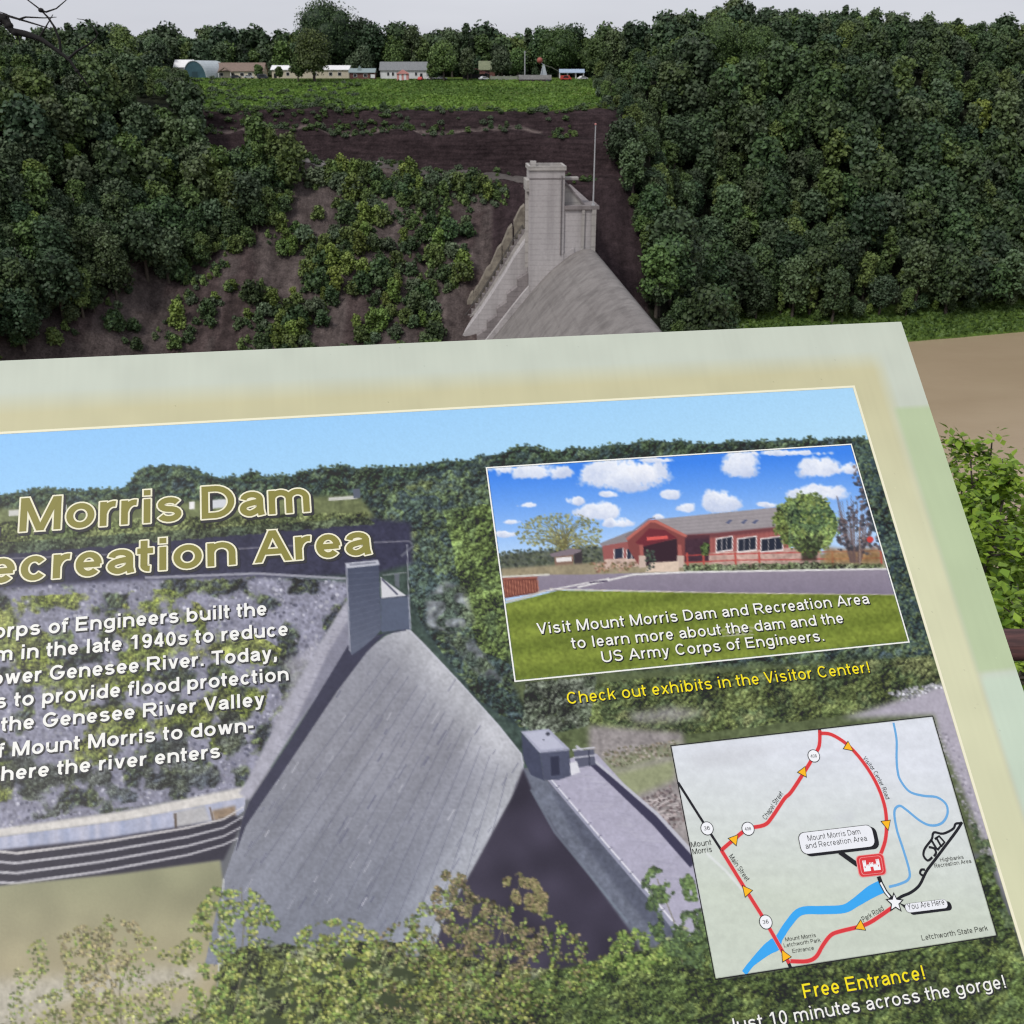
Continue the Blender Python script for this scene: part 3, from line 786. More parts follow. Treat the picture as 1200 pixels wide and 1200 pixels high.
VV = []; FF = []; CC = []; nb = 0; k = 0
while k < 520:
    x = random.uniform(-104, -6); y = random.uniform(291, 362)
    if x > -14 - max(0, 330 - y) * .12 and y < 354: continue
    if float(fbm(np.array(x / 10.), np.array(y / 13.))) < (.40 if x > -80 else .47) or (-74 < x < -60 and 338 < y < 352): continue
    if k % 6 == 0: x = random.uniform(-150, -88); y = random.uniform(268, 322)
    if k > 330: x = random.uniform(-104, -2); y = random.uniform(354.5, 361.5)
    V, F, C = SHB[random.choices(range(4), [4, 3, 3, 1.2])[0]]; s = random.uniform(.35, 1.0)
    VV.append(V * s + np.array([x, y, h1(x, y) - .1])); FF.append(F + nb); CC.append(C * random.uniform(.75, 1.25)); nb += len(V); k += 1
tag(link_mesh('slope_undergrowth', np_mesh('slope_undergrowth', np.concatenate(VV), np.concatenate(FF), M['leaf_mass'], np.concatenate(CC))), 'low undergrowth between the bushes on the slope below the cliff', 'undergrowth', kind='stuff')
# bushes along the cliff ledges and on the grassy slope
M_low = []
for j in range(34):
    x = random.uniform(-105, 34); s = random.choice([378, 377.5, 389.5, 390.5, 366])
    y = s + float(left_shift(np.array(x)))
    shrub(random.choice([1, 4, 4, 0]), x, y, random.uniform(.35, .8), 'small dark bush clinging to the dark cliff ledges', 'bushes on the cliff ledges')
SHA = [crown_arrays(300 + i, w, h_, -.2, 170, .45, nl, a, b_) for i, (w, h_, nl, a, b_) in enumerate([(3.6, 3.2, 9, MD, LT), (4.4, 3.6, 10, MD * .9, MD * 1.4), (4.8, 2.8, 9, GY_ * .8, GY_ * 1.2), (2.8, 2.2, 6, MD, GY_)])]
VV = []; FF = []; CC = []; nb = 0
for j in range(860):
    x = random.uniform(-134, 36); y = random.triangular(389, 474, 391)
    if j < 110: x = random.uniform(-134, -70)
    elif j < 330 and x > -60 and y > 396: continue
    if j > 330: y = random.uniform(386.2, 389.5)
    if j > 640: x = random.uniform(-112, -40 + 30 * random.random() ** 2)
    if j > 450: y = random.choice([random.uniform(375, 380), random.uniform(364, 369), random.uniform(380, 386)])
    y += float(left_shift(np.array(x))) * .9 if y < 392 else 0
    V, F, C = SHA[random.randrange(4)]; s = random.uniform(.3, .75); sz = s * random.uniform(.5, .8)
    VV.append(V * np.array([s, s, sz]) + np.array([x, y, h1(x, y) - .1])); FF.append(F + nb); CC.append(C * random.uniform(.8, 1.25)); nb += len(V)
tag(link_mesh('slope_scrub', np_mesh('slope_scrub', np.concatenate(VV), np.concatenate(FF), M['leaf_mass'], np.concatenate(CC))), 'low scrub scattered over the bright grassy slope above the cliff', 'scrub', kind='stuff')
for j in range(26):
    x = random.uniform(34, 62); y = random.uniform(392, 470)
    shrub(random.choice([0, 3, 1, 4]), x, y, random.uniform(.8, 1.5), 'bush at the forest edge where the grassy slope ends', 'bushes at the forest edge')

# long grass on the slope and on the river bank, as one mass each
def grass_mass(name, pts, size, cA, cB, label, hgt=1.0):
    n = len(pts)
    an = rng.uniform(0, 6.28, n); w = size * rng.uniform(.5, 1.2, n)
    t = np.stack([np.cos(an), np.sin(an), np.zeros(n)], 1) * w[:, None]
    up = np.stack([rng.normal(0, .35, n), rng.normal(0, .35, n), np.ones(n)], 1) * (w * hgt * rng.uniform(.6, 1.2, n))[:, None]
    V = np.stack([pts - t, pts + t, pts + t * .6 + up, pts - t * .5 + up], 1).reshape(-1, 3)
    F = np.arange(n * 4).reshape(n, 4)
    k = rng.random(n)[:, None]; c = cA + (cB - cA) * k
    return tag(link_mesh(name, np_mesh(name, V, F, M['leaf_mass'], np.repeat(c, 4, 0))), label, 'grass', kind='stuff')
n = 48000
X = rng.uniform(-140, 36, n); Y = 388.5 + (478 - 388.5) * rng.random(n) ** 1.3
kk = X > -119 - (Y - 388) * .28 + (vn(X / 5, Y / 5) - .5) * 12; X, Y = X[kk], Y[kk]; n = len(X)
patch = fbm(X / 9, Y / 14)
kp = patch > rng.uniform(.25, .6, n) - .08
X, Y, patch = X[kp], Y[kp], patch[kp]
lowf = sstep(.35, .65, fbm(X / 16, Y / 22))[:, None]
grass_mass('meadow_grass', np.stack([X, Y, H(X, Y) - .05], 1), .50, np.array([.064, .124, .024]) + lowf * np.array([.03, .055, .006]), np.array([.110, .190, .036]) + lowf * np.array([.055, .08, .01]), 'bright green long grass on the slope above the cliff', .9)
n = 9000
X = rng.uniform(60, 260, n); Y = rng.uniform(371, 392, n) + .32 * np.clip(X - 135, 0, 200)
grass_mass('bank_grass', np.stack([X, Y, H(X, Y) - .05], 1), .7, np.array([.050, .095, .024]), np.array([.110, .175, .042]), 'green reeds and grass along the river bank', 1.1)
# ------------------------------------------------------------------ plateau buildings, cars and small things
def xat(px, Y, z=90.5): return (px - 600) / FPX * (Y * math.cos(PITCH) + (CAMZ - z) * math.sin(PITCH))
def zrow(py, Y): return CAMZ - Y * math.tan(PITCH - math.atan((600 - py) / FPX))

def gable(name, label, x0, x1, y, dep, wh, rh, wall, roof, wins=(), door=None, over=.5):
    """building with its ridge along X, front wall at y"""
    z = min(h1(x0, y), h1(x1, y)) - .1; cx = (x0 + x1) / 2
    t = tag(empty(name, (cx, y, z)), label, 'building'); hw = (x1 - x0) / 2
    mb = MB(); mb.box(-hw, hw, 0, dep, -1.0, wh)
    for sx in (-hw, hw - .2):
        mb.prism([(0, wh + .003), (dep, wh + .003), (dep / 2, wh + rh - .1)], lambda p, q: (q, p[0], p[1]), sx, sx + .2)
    mb.build('wall', M[wall], t)
    rf = MB(); k = .22
    rf.prism([(-over, wh - over * rh * 2 / dep + .02), (dep / 2, wh + rh + .02), (dep + over, wh - over * rh * 2 / dep + .02), (dep + over, wh - over * rh * 2 / dep + k), (dep / 2, wh + rh + k + .1), (-over, wh - over * rh * 2 / dep + k)], lambda p, q: (q, p[0], p[1]), -hw - over, hw + over)
    rf.build('roof', M[roof], t)
    for (wx, wz, ww, hh) in wins:
        f = MB(); f.box(wx - ww / 2 - .12, wx + ww / 2 + .12, -.07, -.003, wz - .12, wz + hh + .12); f = f.build('window', M['white_paint'], t)
        MB().box(wx - ww / 2, wx + ww / 2, -.10, -.073, wz, wz + hh).build('pane', M['dark'], f)
    if door:
        dx, dw, dh = door
        MB().box(dx - dw / 2, dx + dw / 2, -.08, -.003, 0.05, dh).build('door', M['dark'], t)
    return t

Y0 = 482
# quonset hut
x0, x1 = xat(211, Y0), xat(246, Y0); rq = (x1 - x0) / 2; zq = h1((x0 + x1) / 2, Y0) - .3
q = tag(empty('quonset_hut', ((x0 + x1) / 2, Y0, zq), (0, 0, R(-24))), 'round arched quonset hut with a dark blue-green end wall and pale steel roof', 'hut')
arc = [(rq * math.cos(a), 1.15 * rq * math.sin(a)) for a in np.linspace(0, math.pi, 21)]
MB().prism(arc, lambda p, t: (p[0] * .97, t, p[1] * .97), .25, .4).build('end_wall', M['teal'], q)
mb = MB(); ring = arc + [(p[0] * .96, p[1] * .96) for p in arc[::-1]]
mb.prism(ring, lambda p, t: (p[0], t, p[1]), 0, 15); mb.build('arched_roof', M['tin'], q)
MB().box(-1.6, 1.6, .18, .247, .0, 3.0).build('door', plain('dark_teal', (.03, .065, .08), .6), q)
# small white house behind the hut
gable('white_house', 'small white gabled house half hidden behind the round arched hut', xat(206, 500), xat(226, 500), 500, 7, 4.6, 2.6, 'white_wall', 'white_roof', [(-1.5, 1.6, 1, 1.4), (1.5, 1.6, 1, 1.4)])
gable('shed', 'low white shed at the far left end of the plateau', xat(177, 492), xat(190, 492), 492, 5, 2.2, .8, 'white_wall', 'white_roof', [], (0, 1.6, 1.9))
# long brown roofed building with porch
b = gable('long_building', 'long low building with a brown shingle roof and cream walls beside the hut', xat(238, 488), xat(309, 488), 488, 9, 3.2, 3.0, 'cream_wall', 'brown_roof',
      [(-8, 1.1, 1.3, 1.2), (-5, 1.1, 1.3, 1.2), (4, 1.1, 1.6, 1.2), (7.5, 1.1, 1.6, 1.2), (11, 1.1, 1.3, 1.2)], (0, 1.3, 2.2))
mb = MB(); mb.prism([(-3.2, 2.7), (0, 4.6), (3.2, 2.7), (3.2, 2.45), (0, 4.3), (-3.2, 2.45)], lambda p, t: (p[0] - 3, t, p[1]), -2.6, -.52); mb.build('porch_roof', M['brown_roof'], b)
for sx in (-5.8, -.4): MB().box(sx - .12, sx + .12, -2.45, -2.2, -.6, 2.44).build('porch_post', M['white_paint'], b)
# long cream building behind the bright maple
gable('cream_building', 'long cream building with a bright white roof behind the round maple', xat(319, 490), xat(409, 490), 490, 8, 3.6, 1.5, 'cream_wall', 'white_roof',
      [(-14, 1.2, 1.8, 1.3), (-10, 1.2, 1.2, 1.3), (2, 1.2, 1.4, 1.3), (9, 1.2, 1.4, 1.3), (13, 1.2, 1.4, 1.3)], (-15.6, 1.2, 2.1))
# red boarded pavilion with dormer
b = gable('red_pavilion', 'low dull-red pavilion with a grey-teal roof and a small pointed dormer', xat(410, 480), xat(439, 480), 480, 6, 2.7, 1.3, 'red_wall', 'teal_roof', [(-3, .9, 1.4, 1.1), (1.4, .9, 1.4, 1.1)], (4, 1.2, 2))
mb = MB(); mb.prism([(-1.3, 3.0), (1.3, 3.0), (0, 5.4)], lambda p, t: (p[0] - 1.2, t, p[1]), 1.0, 3.4); mb.build('dormer', M['teal_roof'], b)
# white house with grey roof
gable('white_house', 'white house with a long grey roof and small dark windows', xat(446, 484), xat(500, 484), 484, 9, 3.6, 3.0, 'white_wall', 'grey_roof',
      [(-6.7, 1.3, .9, 1.3), (-4.6, 1.3, .9, 1.3), (-2.5, 1.3, .9, 1.3), (1.5, 1.3, .9, 1.3), (5.5, 1.3, .9, 1.3)], (7.8, 1.1, 2.2))
# brown open shed and the mossy roofed shed behind it
z = h1(xat(557, 480), 480)
b = tag(empty('open_shed', (xat(557, 480), 480, z)), 'dark open-fronted shed with a low maroon roof', 'shed')
MB().prism([(-6, 2.2), (0, 4.2), (6, 2.2), (6, 2.0), (0, 3.9), (-6, 2.0)], lambda p, t: (p[0], t, p[1]), -.6, 7).build('roof', plain('maroon_roof', (.16, .06, .06), .7), b)
MB().box(-5.6, 5.6, 6.4, 6.6, -.5, 1.98).build('back_wall', M['dark'], b)
for sx in (-5.4, -1.8, 1.8, 5.4): MB().box(sx - .13, sx + .13, 0, .26, -.5, 2.0).build('post', M['bark'], b)
gable('barn', 'barn with a mossy grey-green roof behind the dark open shed', xat(562, 500), xat(580, 500), 500, 8, 3.6, 3.2, 'red_wall', 'green_roof', [], (0, 2, 2.6))
# stone lookout platform at the slope top
zp = h1(xat(627, 470), 470)
lk = tag(empty('lookout', (xat(627, 470), 470, zp - .8)), 'stone lookout platform with pale parapet on brown masonry at the slope edge', 'lookout')
xa, xb = -6.7, 6.7
MB().box(xa, xb, 0, 7, -3, 1.6).build('base', M['brown_stone'], lk)
mb = MB(); mb.box(xa - .3, xb + .3, -.3, .3, 1.603, 3.4); mb.box(xa - .3, xa + .3, .303, 7, 1.603, 3.4); mb.box(xb - .3, xb + .3, .303, 7, 1.603, 3.4); mb.build('parapet', M['grey_stone'], lk)
MB().box(xb - 2.2, xb - .2, -.5, -.303, -2, 1.5).build('buttress', M['dark_paint'], lk)
fe = tag(empty('low_wall', (xat(592, 476), 476, h1(xat(592, 476), 476))), 'low pale stone wall running left from the lookout platform', 'wall')
MB().box(-6.5, 5.4, 0, .4, -1, 1.5).build('wall', plain('mossy_wall', (.28, .30, .24), .9, (.2, .22, .17), .7), fe)
for i in range(5): MB().box(-6.3 + i * 2.8, -5.8 + i * 2.8, -.06, .46, 1.503, 1.8).build('cap', M['grey_stone'], fe)
# pole
pl = tag(empty('pole', (xat(615, 474), 474, h1(xat(615, 474), 474))), 'plain pale pole standing behind the lookout platform', 'pole')
MB().tube([(0, 0, -1), (0, 0, 11.6)], [.24, .2], 7).build('shaft', M['silver'], pl)
MB().box(-.5, .5, -.06, .06, 11.0, 11.2).build('cross_arm', M['silver'], pl)
# frame with red ball
fr = tag(empty('signal_frame', (xat(637, 473), 473, h1(xat(637, 473), 473) + 1)), 'pale pyramid frame carrying a red ball at the lookout', 'frame')
mb = MB()
for sx, sy in ((-1.9, -1.2), (1.9, -1.2), (1.9, 1.2), (-1.9, 1.2)): mb.tube([(sx, sy, -1), (sx * .08, sy * .08, 5.4)], .16, 6)
mb.prism([(-1.5, .3), (1.5, .3), (.1, 4.9), (-.1, 4.9)], lambda p, t: (p[0], t, p[1]), -.25, .25)
mb.build('legs', M['tin'], fr)
mb = MB(); mb.sphere((-1.7, 0, 7.0), 1.25, 12, 8, (1, .9, .95)); mb.build('ball', plain('dull_red', (.36, .11, .09), .6), fr)
MB().tube([(-.1, 0, 5.3), (-1.5, 0, 6.3)], .14, 6).build('arm', M['tin'], fr)
MB().tube([(.1, 0, 5.2), (3.2, .2, 4.3), (6.6, .5, 2.6)], .16, 6).build('boom', plain('olive_boom', (.12, .13, .1), .7), fr)
# blue roofed pavilion
z = h1(xat(671, 482), 482)
pv = tag(empty('pavilion', (xat(670, 482), 482, z)), 'open picnic pavilion with a pale blue roof behind the red car', 'pavilion')
MB().prism([(-.6, 2.5), (2.5, 3.9), (5.6, 2.5), (5.6, 2.3), (2.5, 3.7), (-.6, 2.3)], lambda p, t: (t, p[0], p[1]), -5.5, 5.6).build('roof', M['blue_roof'], pv)
for sx in (-5.2, -1.8, 1.8, 5.2):
    for sy in (0, 4.8): MB().box(sx - .14, sx + .14, sy, sy + .28, -.5, 2.4 if True else 0).build('post', M['white_paint'], pv)

def car(px, Y, paint, label, rot=0, van=False, grp='vehicles parked on the plateau'):
    x = xat(px, Y); z = h1(x, Y) + .05
    t = tag(empty('parked_car', (x, Y, z), (0, 0, R(rot))), label, 'car', grp)
    top = 1.95 if van else 1.5
    if van: prof = [(-2.3, .35), (2.35, .35), (2.4, .9), (1.9, 1.1), (1.35, top), (-2.2, top), (-2.3, .9)]
    else: prof = [(-2.25, .35), (2.25, .35), (2.3, .75), (1.25, .92), (.65, top - .08), (-.95, top), (-1.75, .98), (-2.28, .9)]
    MB().prism(prof, lambda p, q: (p[0], q, p[1]), -.88, .88).build('body', M[paint], t, bevel=.08)
    g = MB()
    for s in (-1, 1): g.prism([(1.05, .98), (.6, top - .16), (-.9, top - .1), (-1.5, 1.0)], lambda p, q: (p[0], q, p[1]), s * .885, s * .9)
    g.build('window', M['dark'], t)
    for sx in (-1.4, 1.4):
        for sy in (-.8, .8):
            w = MB(); w.tube([(sx, sy - .12, .33), (sx, sy + .12, .33)], .33, 12).build('wheel', M['rubber'], t)
    for sy in (-.6, .6): MB().box(2.24, 2.32, sy - .15, sy + .15, .6, .75).build('headlight', M['white_paint'], t)
    return t
car(277, 479, 'dark_paint', 'dark car parked before the brown-roofed long building', 8)
car(292, 480, 'silver', 'silver car parked near the right end of the brown-roofed building', 0)
car(308, 479, 'dark_paint', 'dark van parked between the brown-roofed and cream buildings', 0, True)
car(493, 473, 'red_paint', 'bright red car parked end-on before the white house', 80)
car(505, 476, 'white_paint', 'white car under the trees right of the white house', 10)
car(518, 476, 'silver', 'silver car under the trees farther right of the white house', 5)
car(567, 475, 'white_paint', 'white car beside the dark open-fronted shed', 40)
car(663, 474, 'red_paint', 'bright red van parked before the blue-roofed pavilion', 15, True)
car(683, 476, 'white_paint', 'white car at the right end of the blue-roofed pavilion', 30)
car(745, 466, 'white_paint', 'white car parked alone at the forest edge', 0, True)
# red and white striped canvas stall
z = h1(xat(472, 474), 474)
stl = tag(empty('canvas_stall', (xat(472, 474), 474, z)), 'pinkish red and white canvas stall before the white house', 'stall')
for i in range(5):
    MB().box(-2.5 + i, -1.52 + i, 0, 2.5, -.3, 2.6).build('canvas_side', M['pink' if i % 2 == 0 else 'white_paint'], stl)
MB().prism([(-2.9, 2.62), (2.9, 2.62), (0, 4.3)], lambda p, t: (p[0], t, p[1]), -.4, 2.9).build('canvas_top', M['pink'], stl)
sg = tag(empty('sign_post', (xat(437, 474), 474, h1(xat(437, 474), 474))), 'small white board on two posts beside the red pavilion', 'sign')
MB().box(-.9, .9, -.05, .05, 1.0, 2.4).build('board', M['white_paint'], sg)
for sx in (-.75, .75): MB().box(sx - .07, sx + .07, .052, .19, -.5, 2.4).build('post', M['bark'], sg)

# ------------------------------------------------------------------ near things: fence rail, bushes, hanging branch
fn = tag(empty('rail_fence', (.9, 1.62, 90.3)), 'dark red-brown wooden rail fence with iron brackets beyond the sign', 'fence')
mb = MB()
def rail_geo(x0, x1, zc, r, yc=0.0):
    m_ = MB(); pr = [(yc + r * math.cos(a) * .9, zc + r * math.sin(a) * (1.05 if math.sin(a) > 0 else .7)) for a in np.linspace(0, 2 * math.pi, 13)[:-1]]
    m_.prism(pr, lambda p, t: (t, p[0], p[1] + .012 * math.sin(t * 2.3)), x0, x1); return m_
rz = CAMZ - 1.62 * math.tan(PITCH + math.atan((757 - 600) / FPX)) - 90.3
rail_geo(-.075, 2.4, rz, .034).build('rail', M['wood'], fn, bevel=.004)
rail_geo(-2.5, -.085, rz - .006, .034).build('rail', M['wood'], fn, bevel=.004)
rail_geo(-2.5, 2.4, rz - .32, .03).build('rail', M['wood'], fn, bevel=.004)
for px_ in (-2.2, -.08, 2.1):
    MB().box(px_ - .05, px_ + .05, .036, .14, -1.2, rz + .02).build('post', M['wood'], fn, bevel=.006)
    bk = MB(); bk.tube([(px_ - .028, 0, rz), (px_ + .03, 0, rz)], .0375, 14); bk.build('bracket', M['iron'], fn)

def leafy_bush(name, loc, spread, height, nleaf, lsize, cA, cB, label, seed, nst=9):
    g = np.random.default_rng(seed)
    t = tag(empty(name, loc), label, 'bush')
    tips = []; mb = MB()
    for i in range(nst):
        an = i * 2.4 + g.uniform(-.3, .3); rr = spread * math.sqrt((i + .5) / nst)
        top = np.array([math.cos(an) * rr, math.sin(an) * rr, height * (1 - .45 * (rr / spread) ** 2) * g.uniform(.8, 1.0)])
        mid = top * np.array([.45, .45, .5]) + g.normal(0, .05, 3)
        mb.tube([(0, 0, -.5), tuple(mid), tuple(top)], [.018, .011, .004], 5)
        for k in range(7):
            f = g.uniform(.35, .98); p = mid + (top - mid) * f + 0 * top
            e = p + np.array([g.normal(0, .2), g.normal(0, .2), g.uniform(.02, .26)]) * min(1, spread * 1.3)
            mb.tube([tuple(p), tuple(e)], [.006, .002], 4); tips.append((p, e))
        tips.append((mid, top))
    mb.build('stem', M['bark'], t)
    ti = g.integers(0, len(tips), nleaf); f = g.uniform(.1, 1.08, nleaf)[:, None]
    A_ = np.array([a for a, b in tips])[ti]; B_ = np.array([b for a, b in tips])[ti]
    cen = A_ + (B_ - A_) * f + g.normal(0, .035, (nleaf, 3))
    nr = np.stack([g.normal(0, .5, nleaf), g.normal(0, .5, nleaf), np.ones(nleaf)], 1)
    # pointed leaves folded along the midrib: two quads sharing the midrib
    nr /= np.linalg.norm(nr, axis=1, keepdims=True)
    d = g.normal(0, 1, (nleaf, 3)); d[:, 2] -= .35; d -= nr * (d * nr).sum(1, keepdims=True); d /= np.linalg.norm(d, axis=1, keepdims=True); s_ = np.cross(nr, d)
    L = lsize * g.uniform(.6, 1.35, (nleaf, 1))
    V = np.stack([cen, cen + d * L * .45 + s_ * L * .30 + nr * L * .10, cen + d * L, cen + d * L * .45 - s_ * L * .30 + nr * L * .10, cen + d * L * .5], 1)
    base = np.arange(nleaf)[:, None] * 5
    F = np.concatenate([base + np.array([0, 4, 2, 1]), base + np.array([0, 3, 2, 4])])
    c = cA + (cB - cA) * g.random((nleaf, 1)); c = c * g.uniform(.8, 1.2, (nleaf, 1))
    link_mesh('foliage', np_mesh('foliage', V.reshape(-1, 3), F, M['leaf_near'], np.repeat(c, 5, 0)), t)
    return t
G1 = np.array([.105, .20, .016]); G2 = np.array([.26, .38, .04])
def nearloc(px, py, Y):
    z = CAMZ - Y * math.tan(PITCH + math.atan((py - 600) / FPX)); d = Y * math.cos(PITCH) + (CAMZ - z) * math.sin(PITCH)
    return (px - 600) / FPX * d, Y, z
def bush_at(px, top, Y, spread, n_, ls, lab, seed, a=G1, b=G2):
    x, _, zt = nearloc(px, top, Y); zb = h1(x, Y)
    return leafy_bush('leafy_bush', (x, Y, zb), spread, zt - zb, n_, ls, a, b, lab, seed, 12)
bush_at(1238, 440, 4.7, .62, 6500, .050, 'tall bright green leafy bush at the right edge beside the sign', 11)
bush_at(1158, 548, 4.1, .46, 4200, .047, 'lower bright green bush right behind the sign edge', 12)
bush_at(1206, 668, 3.2, .38, 2600, .046, 'bright green bush growing just above the fence rail', 13, G1 * 1.05, G2 * 1.1)
bush_at(1262, 800, 2.3, .40, 1200, .05, 'green bush below the fence rail at the lower right', 14)
bush_at(1330, 560, 4.4, .7, 2200, .06, 'wide green bush outside the right edge of the view', 15)
# pale dry grass under the bushes
n = 2600
X = rng.uniform(.9, 3.6, n); Y = rng.uniform(2.3, 6.5, n)
gm = grass_mass('dry_grass', np.stack([X, Y, H(X, Y) - .02], 1), .035, np.array([.10, .12, .05]), np.array([.26, .25, .14]), 'pale dry grass between the bushes and the fence', 5.0)

# bare branch hanging in from a tree outside the frame at top left
def br(pts, Y=3.2): return [nearloc(a, b_, Y + (c[0] if c else 0)) for a, b_, *c in pts]
tx, ty = -3.3, 3.4
bt = tag(empty('bare_tree', (tx, ty, h1(tx, ty))), 'dark bare twigs reaching in from the left across the pale sky', 'tree')
def loc_(pts): return [tuple(Vector(p) - Vector(bt.location)) for p in pts]
zt = nearloc(0, 20, 3.2)[2]
MB().tube(loc_([(tx, ty, h1(tx, ty) - .5), (tx + .05, ty, 91.5), (tx - .05, ty, 93.6), (tx + .1, ty, 96)]), [.13, .11, .09, .05], 9).build('trunk', M['bark'], bt)
mb = MB()
mb.tube(loc_([(tx, ty, 92.9), (tx + .7, 3.3, 92.95)] + br([(-90, -5), (-20, 14), (4, 22), (14, 36), (30, 40), (48, 46), (68, 60), (82, 71), (90, 83), (97, 92), (102, 98)])), [.045, .03, .02, .014, .0125, .009, .0095, .007, .0055, .0045, .0038, .0026, .001], 7)
mb.build('branch', M['dark_twig'], bt)
tw = MB()
for pts, r0 in (([(2, 21), (4, 17), (24, 23), (44, 29), (60, 34)], .0048), ([(22, 23), (30, 20), (52, 21), (66, 20)], .0034), ([(46, 44), (54, 31), (62, 17)], .003),
                ([(71, 61), (70, 48), (64, 32), (56, 20), (47, 11), (30, -2), (18, -14)], .0042), ([(47, 12), (54, 14), (66, 10), (80, -2)], .0035),
                ([(81, 68), (90, 60), (104, 52), (112, 45), (115, 39)], .0042), ([(115, 40), (108, 30), (98, 23), (90, 22)], .0024), ([(97, 92), (100, 97), (108, 106)], .002),
                ([(18, 38), (22, 45), (24, 52)], .0028), ([(6, 24), (-2, 30), (-12, 26)], .005), ([(13, 30), (8, 17), (0, 14)], .004)):
    k = len(pts); tw.tube(loc_(br(pts)), [r0 * (1 - .7 * i / (k - 1)) for i in range(k)], 6)
tw.build('twig', M['dark_twig'], bt)
for a, b_, r in ((3, 22, .013), (10, 30, .012), (18, 38, .011), (48, 12, .007), (90, 83, .006)): MB().sphere(tuple(Vector(nearloc(a, b_, 3.2)) - Vector(bt.location)), r, 8, 6, (1.2, 1, .9)).build('knot', M['dark_twig'], bt)
# ------------------------------------------------------------------ information sign
SYAW, STILT = .1799, .7552
SO = np.array([.29, .75, CAMZ - .1689])            # upper right corner of the panel
sU = np.array([math.cos(SYAW), math.sin(SYAW), 0]); sN0 = np.array([-math.sin(SYAW), math.cos(SYAW), 0])
sD = -(math.cos(STILT) * sN0 + math.sin(STILT) * np.array([0, 0, 1]))       # down the panel
sNn = np.cross(sU, -sD)
def p2uv(px, py):
    """artwork coordinates of a traced point -> metres on the panel (u from the right edge, v down from the top)"""
    px = np.asarray(px, float); py = np.asarray(py, float)
    cx = (px - 600) / FPX; cy = -(py - 600) / FPX
    cp, sp = math.cos(PITCH), math.sin(PITCH)
    d = np.stack([cx, cp + cy * sp, -sp + cy * cp], -1)
    o = np.array([0, 0, CAMZ]); t = ((SO - o) @ sNn) / (d @ sNn)
    q_ = o + d * t[..., None] - SO
    return q_ @ sU, q_ @ sD
def uv2p(u, v):
    q_ = SO + np.asarray(u)[..., None] * sU + np.asarray(v)[..., None] * sD - np.array([0, 0, CAMZ])
    cp, sp = math.cos(PITCH), math.sin(PITCH)
    dep = q_[..., 1] * cp - q_[..., 2] * sp; up = q_[..., 1] * sp + q_[..., 2] * cp
    return 600 + FPX * q_[..., 0] / dep, 600 - FPX * up / dep

SW, SHT, MG = .914, .610, .0537
CX0, CY0, CWD, CHT = -560, 360, 1860, 1040
cv = np.zeros((CHT, CWD, 3))
QX, QY = np.meshgrid(np.arange(CWD) + CX0 + .5, np.arange(CHT) + CY0 + .5)
def rot(s, th): c_, s_ = math.cos(th), math.sin(th); return (QX * c_ + QY * s_) / s + 3.3 * s, (QY * c_ - QX * s_) / s + 1.7 * s
def vn2(s, th): return .5 * vn(*rot(s, th)) + .5 * vn(*rot(s * 1.13, th + .8))        # two turned lattices: no visible grid
NF = {s: np.clip((vn2(s, i * 1.3 + .4) - .5) * 1.35 + .5, 0, 1) for i, s in enumerate((1.3, 2.5, 5, 11, 28, 80))}
NM = .45 * NF[2.5] + .3 * NF[5] + .25 * NF[11]
g2 = np.random.default_rng(21)
def A3(c): return np.asarray(c, float)
def blend(mask, x0, y0, col):
    h_, w_ = mask.shape
    reg = cv[y0:y0 + h_, x0:x0 + w_]
    reg += (col - reg) * mask[..., None]
def pmask(pts, soft=0):
    P = np.array(pts, float); pad = 2 + int(soft * 2)
    x0 = max(0, int(P[:, 0].min() - CX0) - pad); x1 = min(CWD, int(P[:, 0].max() - CX0) + pad + 1)
    y0 = max(0, int(P[:, 1].min() - CY0) - pad); y1 = min(CHT, int(P[:, 1].max() - CY0) + pad + 1)
    if x1 <= x0 or y1 <= y0: return None
    ss = 3
    sx = (np.arange((x1 - x0) * ss) + .5) / ss + x0 + CX0; sy = (np.arange((y1 - y0) * ss) + .5) / ss + y0 + CY0
    ins = np.zeros((len(sy), len(sx)), bool)
    for (ax, ay), (bx, by) in zip(P, np.roll(P, -1, 0)):
        if ay == by: continue
        c = (sy >= min(ay, by)) & (sy < max(ay, by))
        xi = ax + (sy[c] - ay) * (bx - ax) / (by - ay)
        ins[c] ^= sx[None, :] > xi[:, None]
    m_ = ins.reshape(y1 - y0, ss, x1 - x0, ss).mean((1, 3))
    k = int(soft)
    for _ in range(2 if k else 0):
        c = np.cumsum(np.pad(m_, ((0, 0), (k + 1, k)), 'edge'), 1); m_ = (c[:, 2 * k + 1:] - c[:, :-2 * k - 1]) / (2 * k + 1)
        c = np.cumsum(np.pad(m_, ((k + 1, k), (0, 0)), 'edge'), 0); m_ = (c[2 * k + 1:] - c[:-2 * k - 1]) / (2 * k + 1)
    return m_, x0, y0
def poly(pts, col, alpha=1.0, soft=0, tex=0, fld=None):
    r = pmask(pts, soft)
    if r is None: return
    m_, x0, y0 = r; h_, w_ = m_.shape; sl = (slice(y0, y0 + h_), slice(x0, x0 + w_))
    c = col(QX[sl], QY[sl]) if callable(col) else np.broadcast_to(A3(col), (h_, w_, 3))
    if tex: c = c * (1 + tex * 2 * ((NM if fld is None else fld)[sl] - .5))[..., None]
    blend(m_ * alpha, x0, y0, c)
def vg(c0, c1, y0, y1, sl=0):
    return lambda X_, Y_: A3(c0) + (A3(c1) - A3(c0)) * np.clip((Y_ + sl * X_ - y0) / (y1 - y0), 0, 1)[..., None]
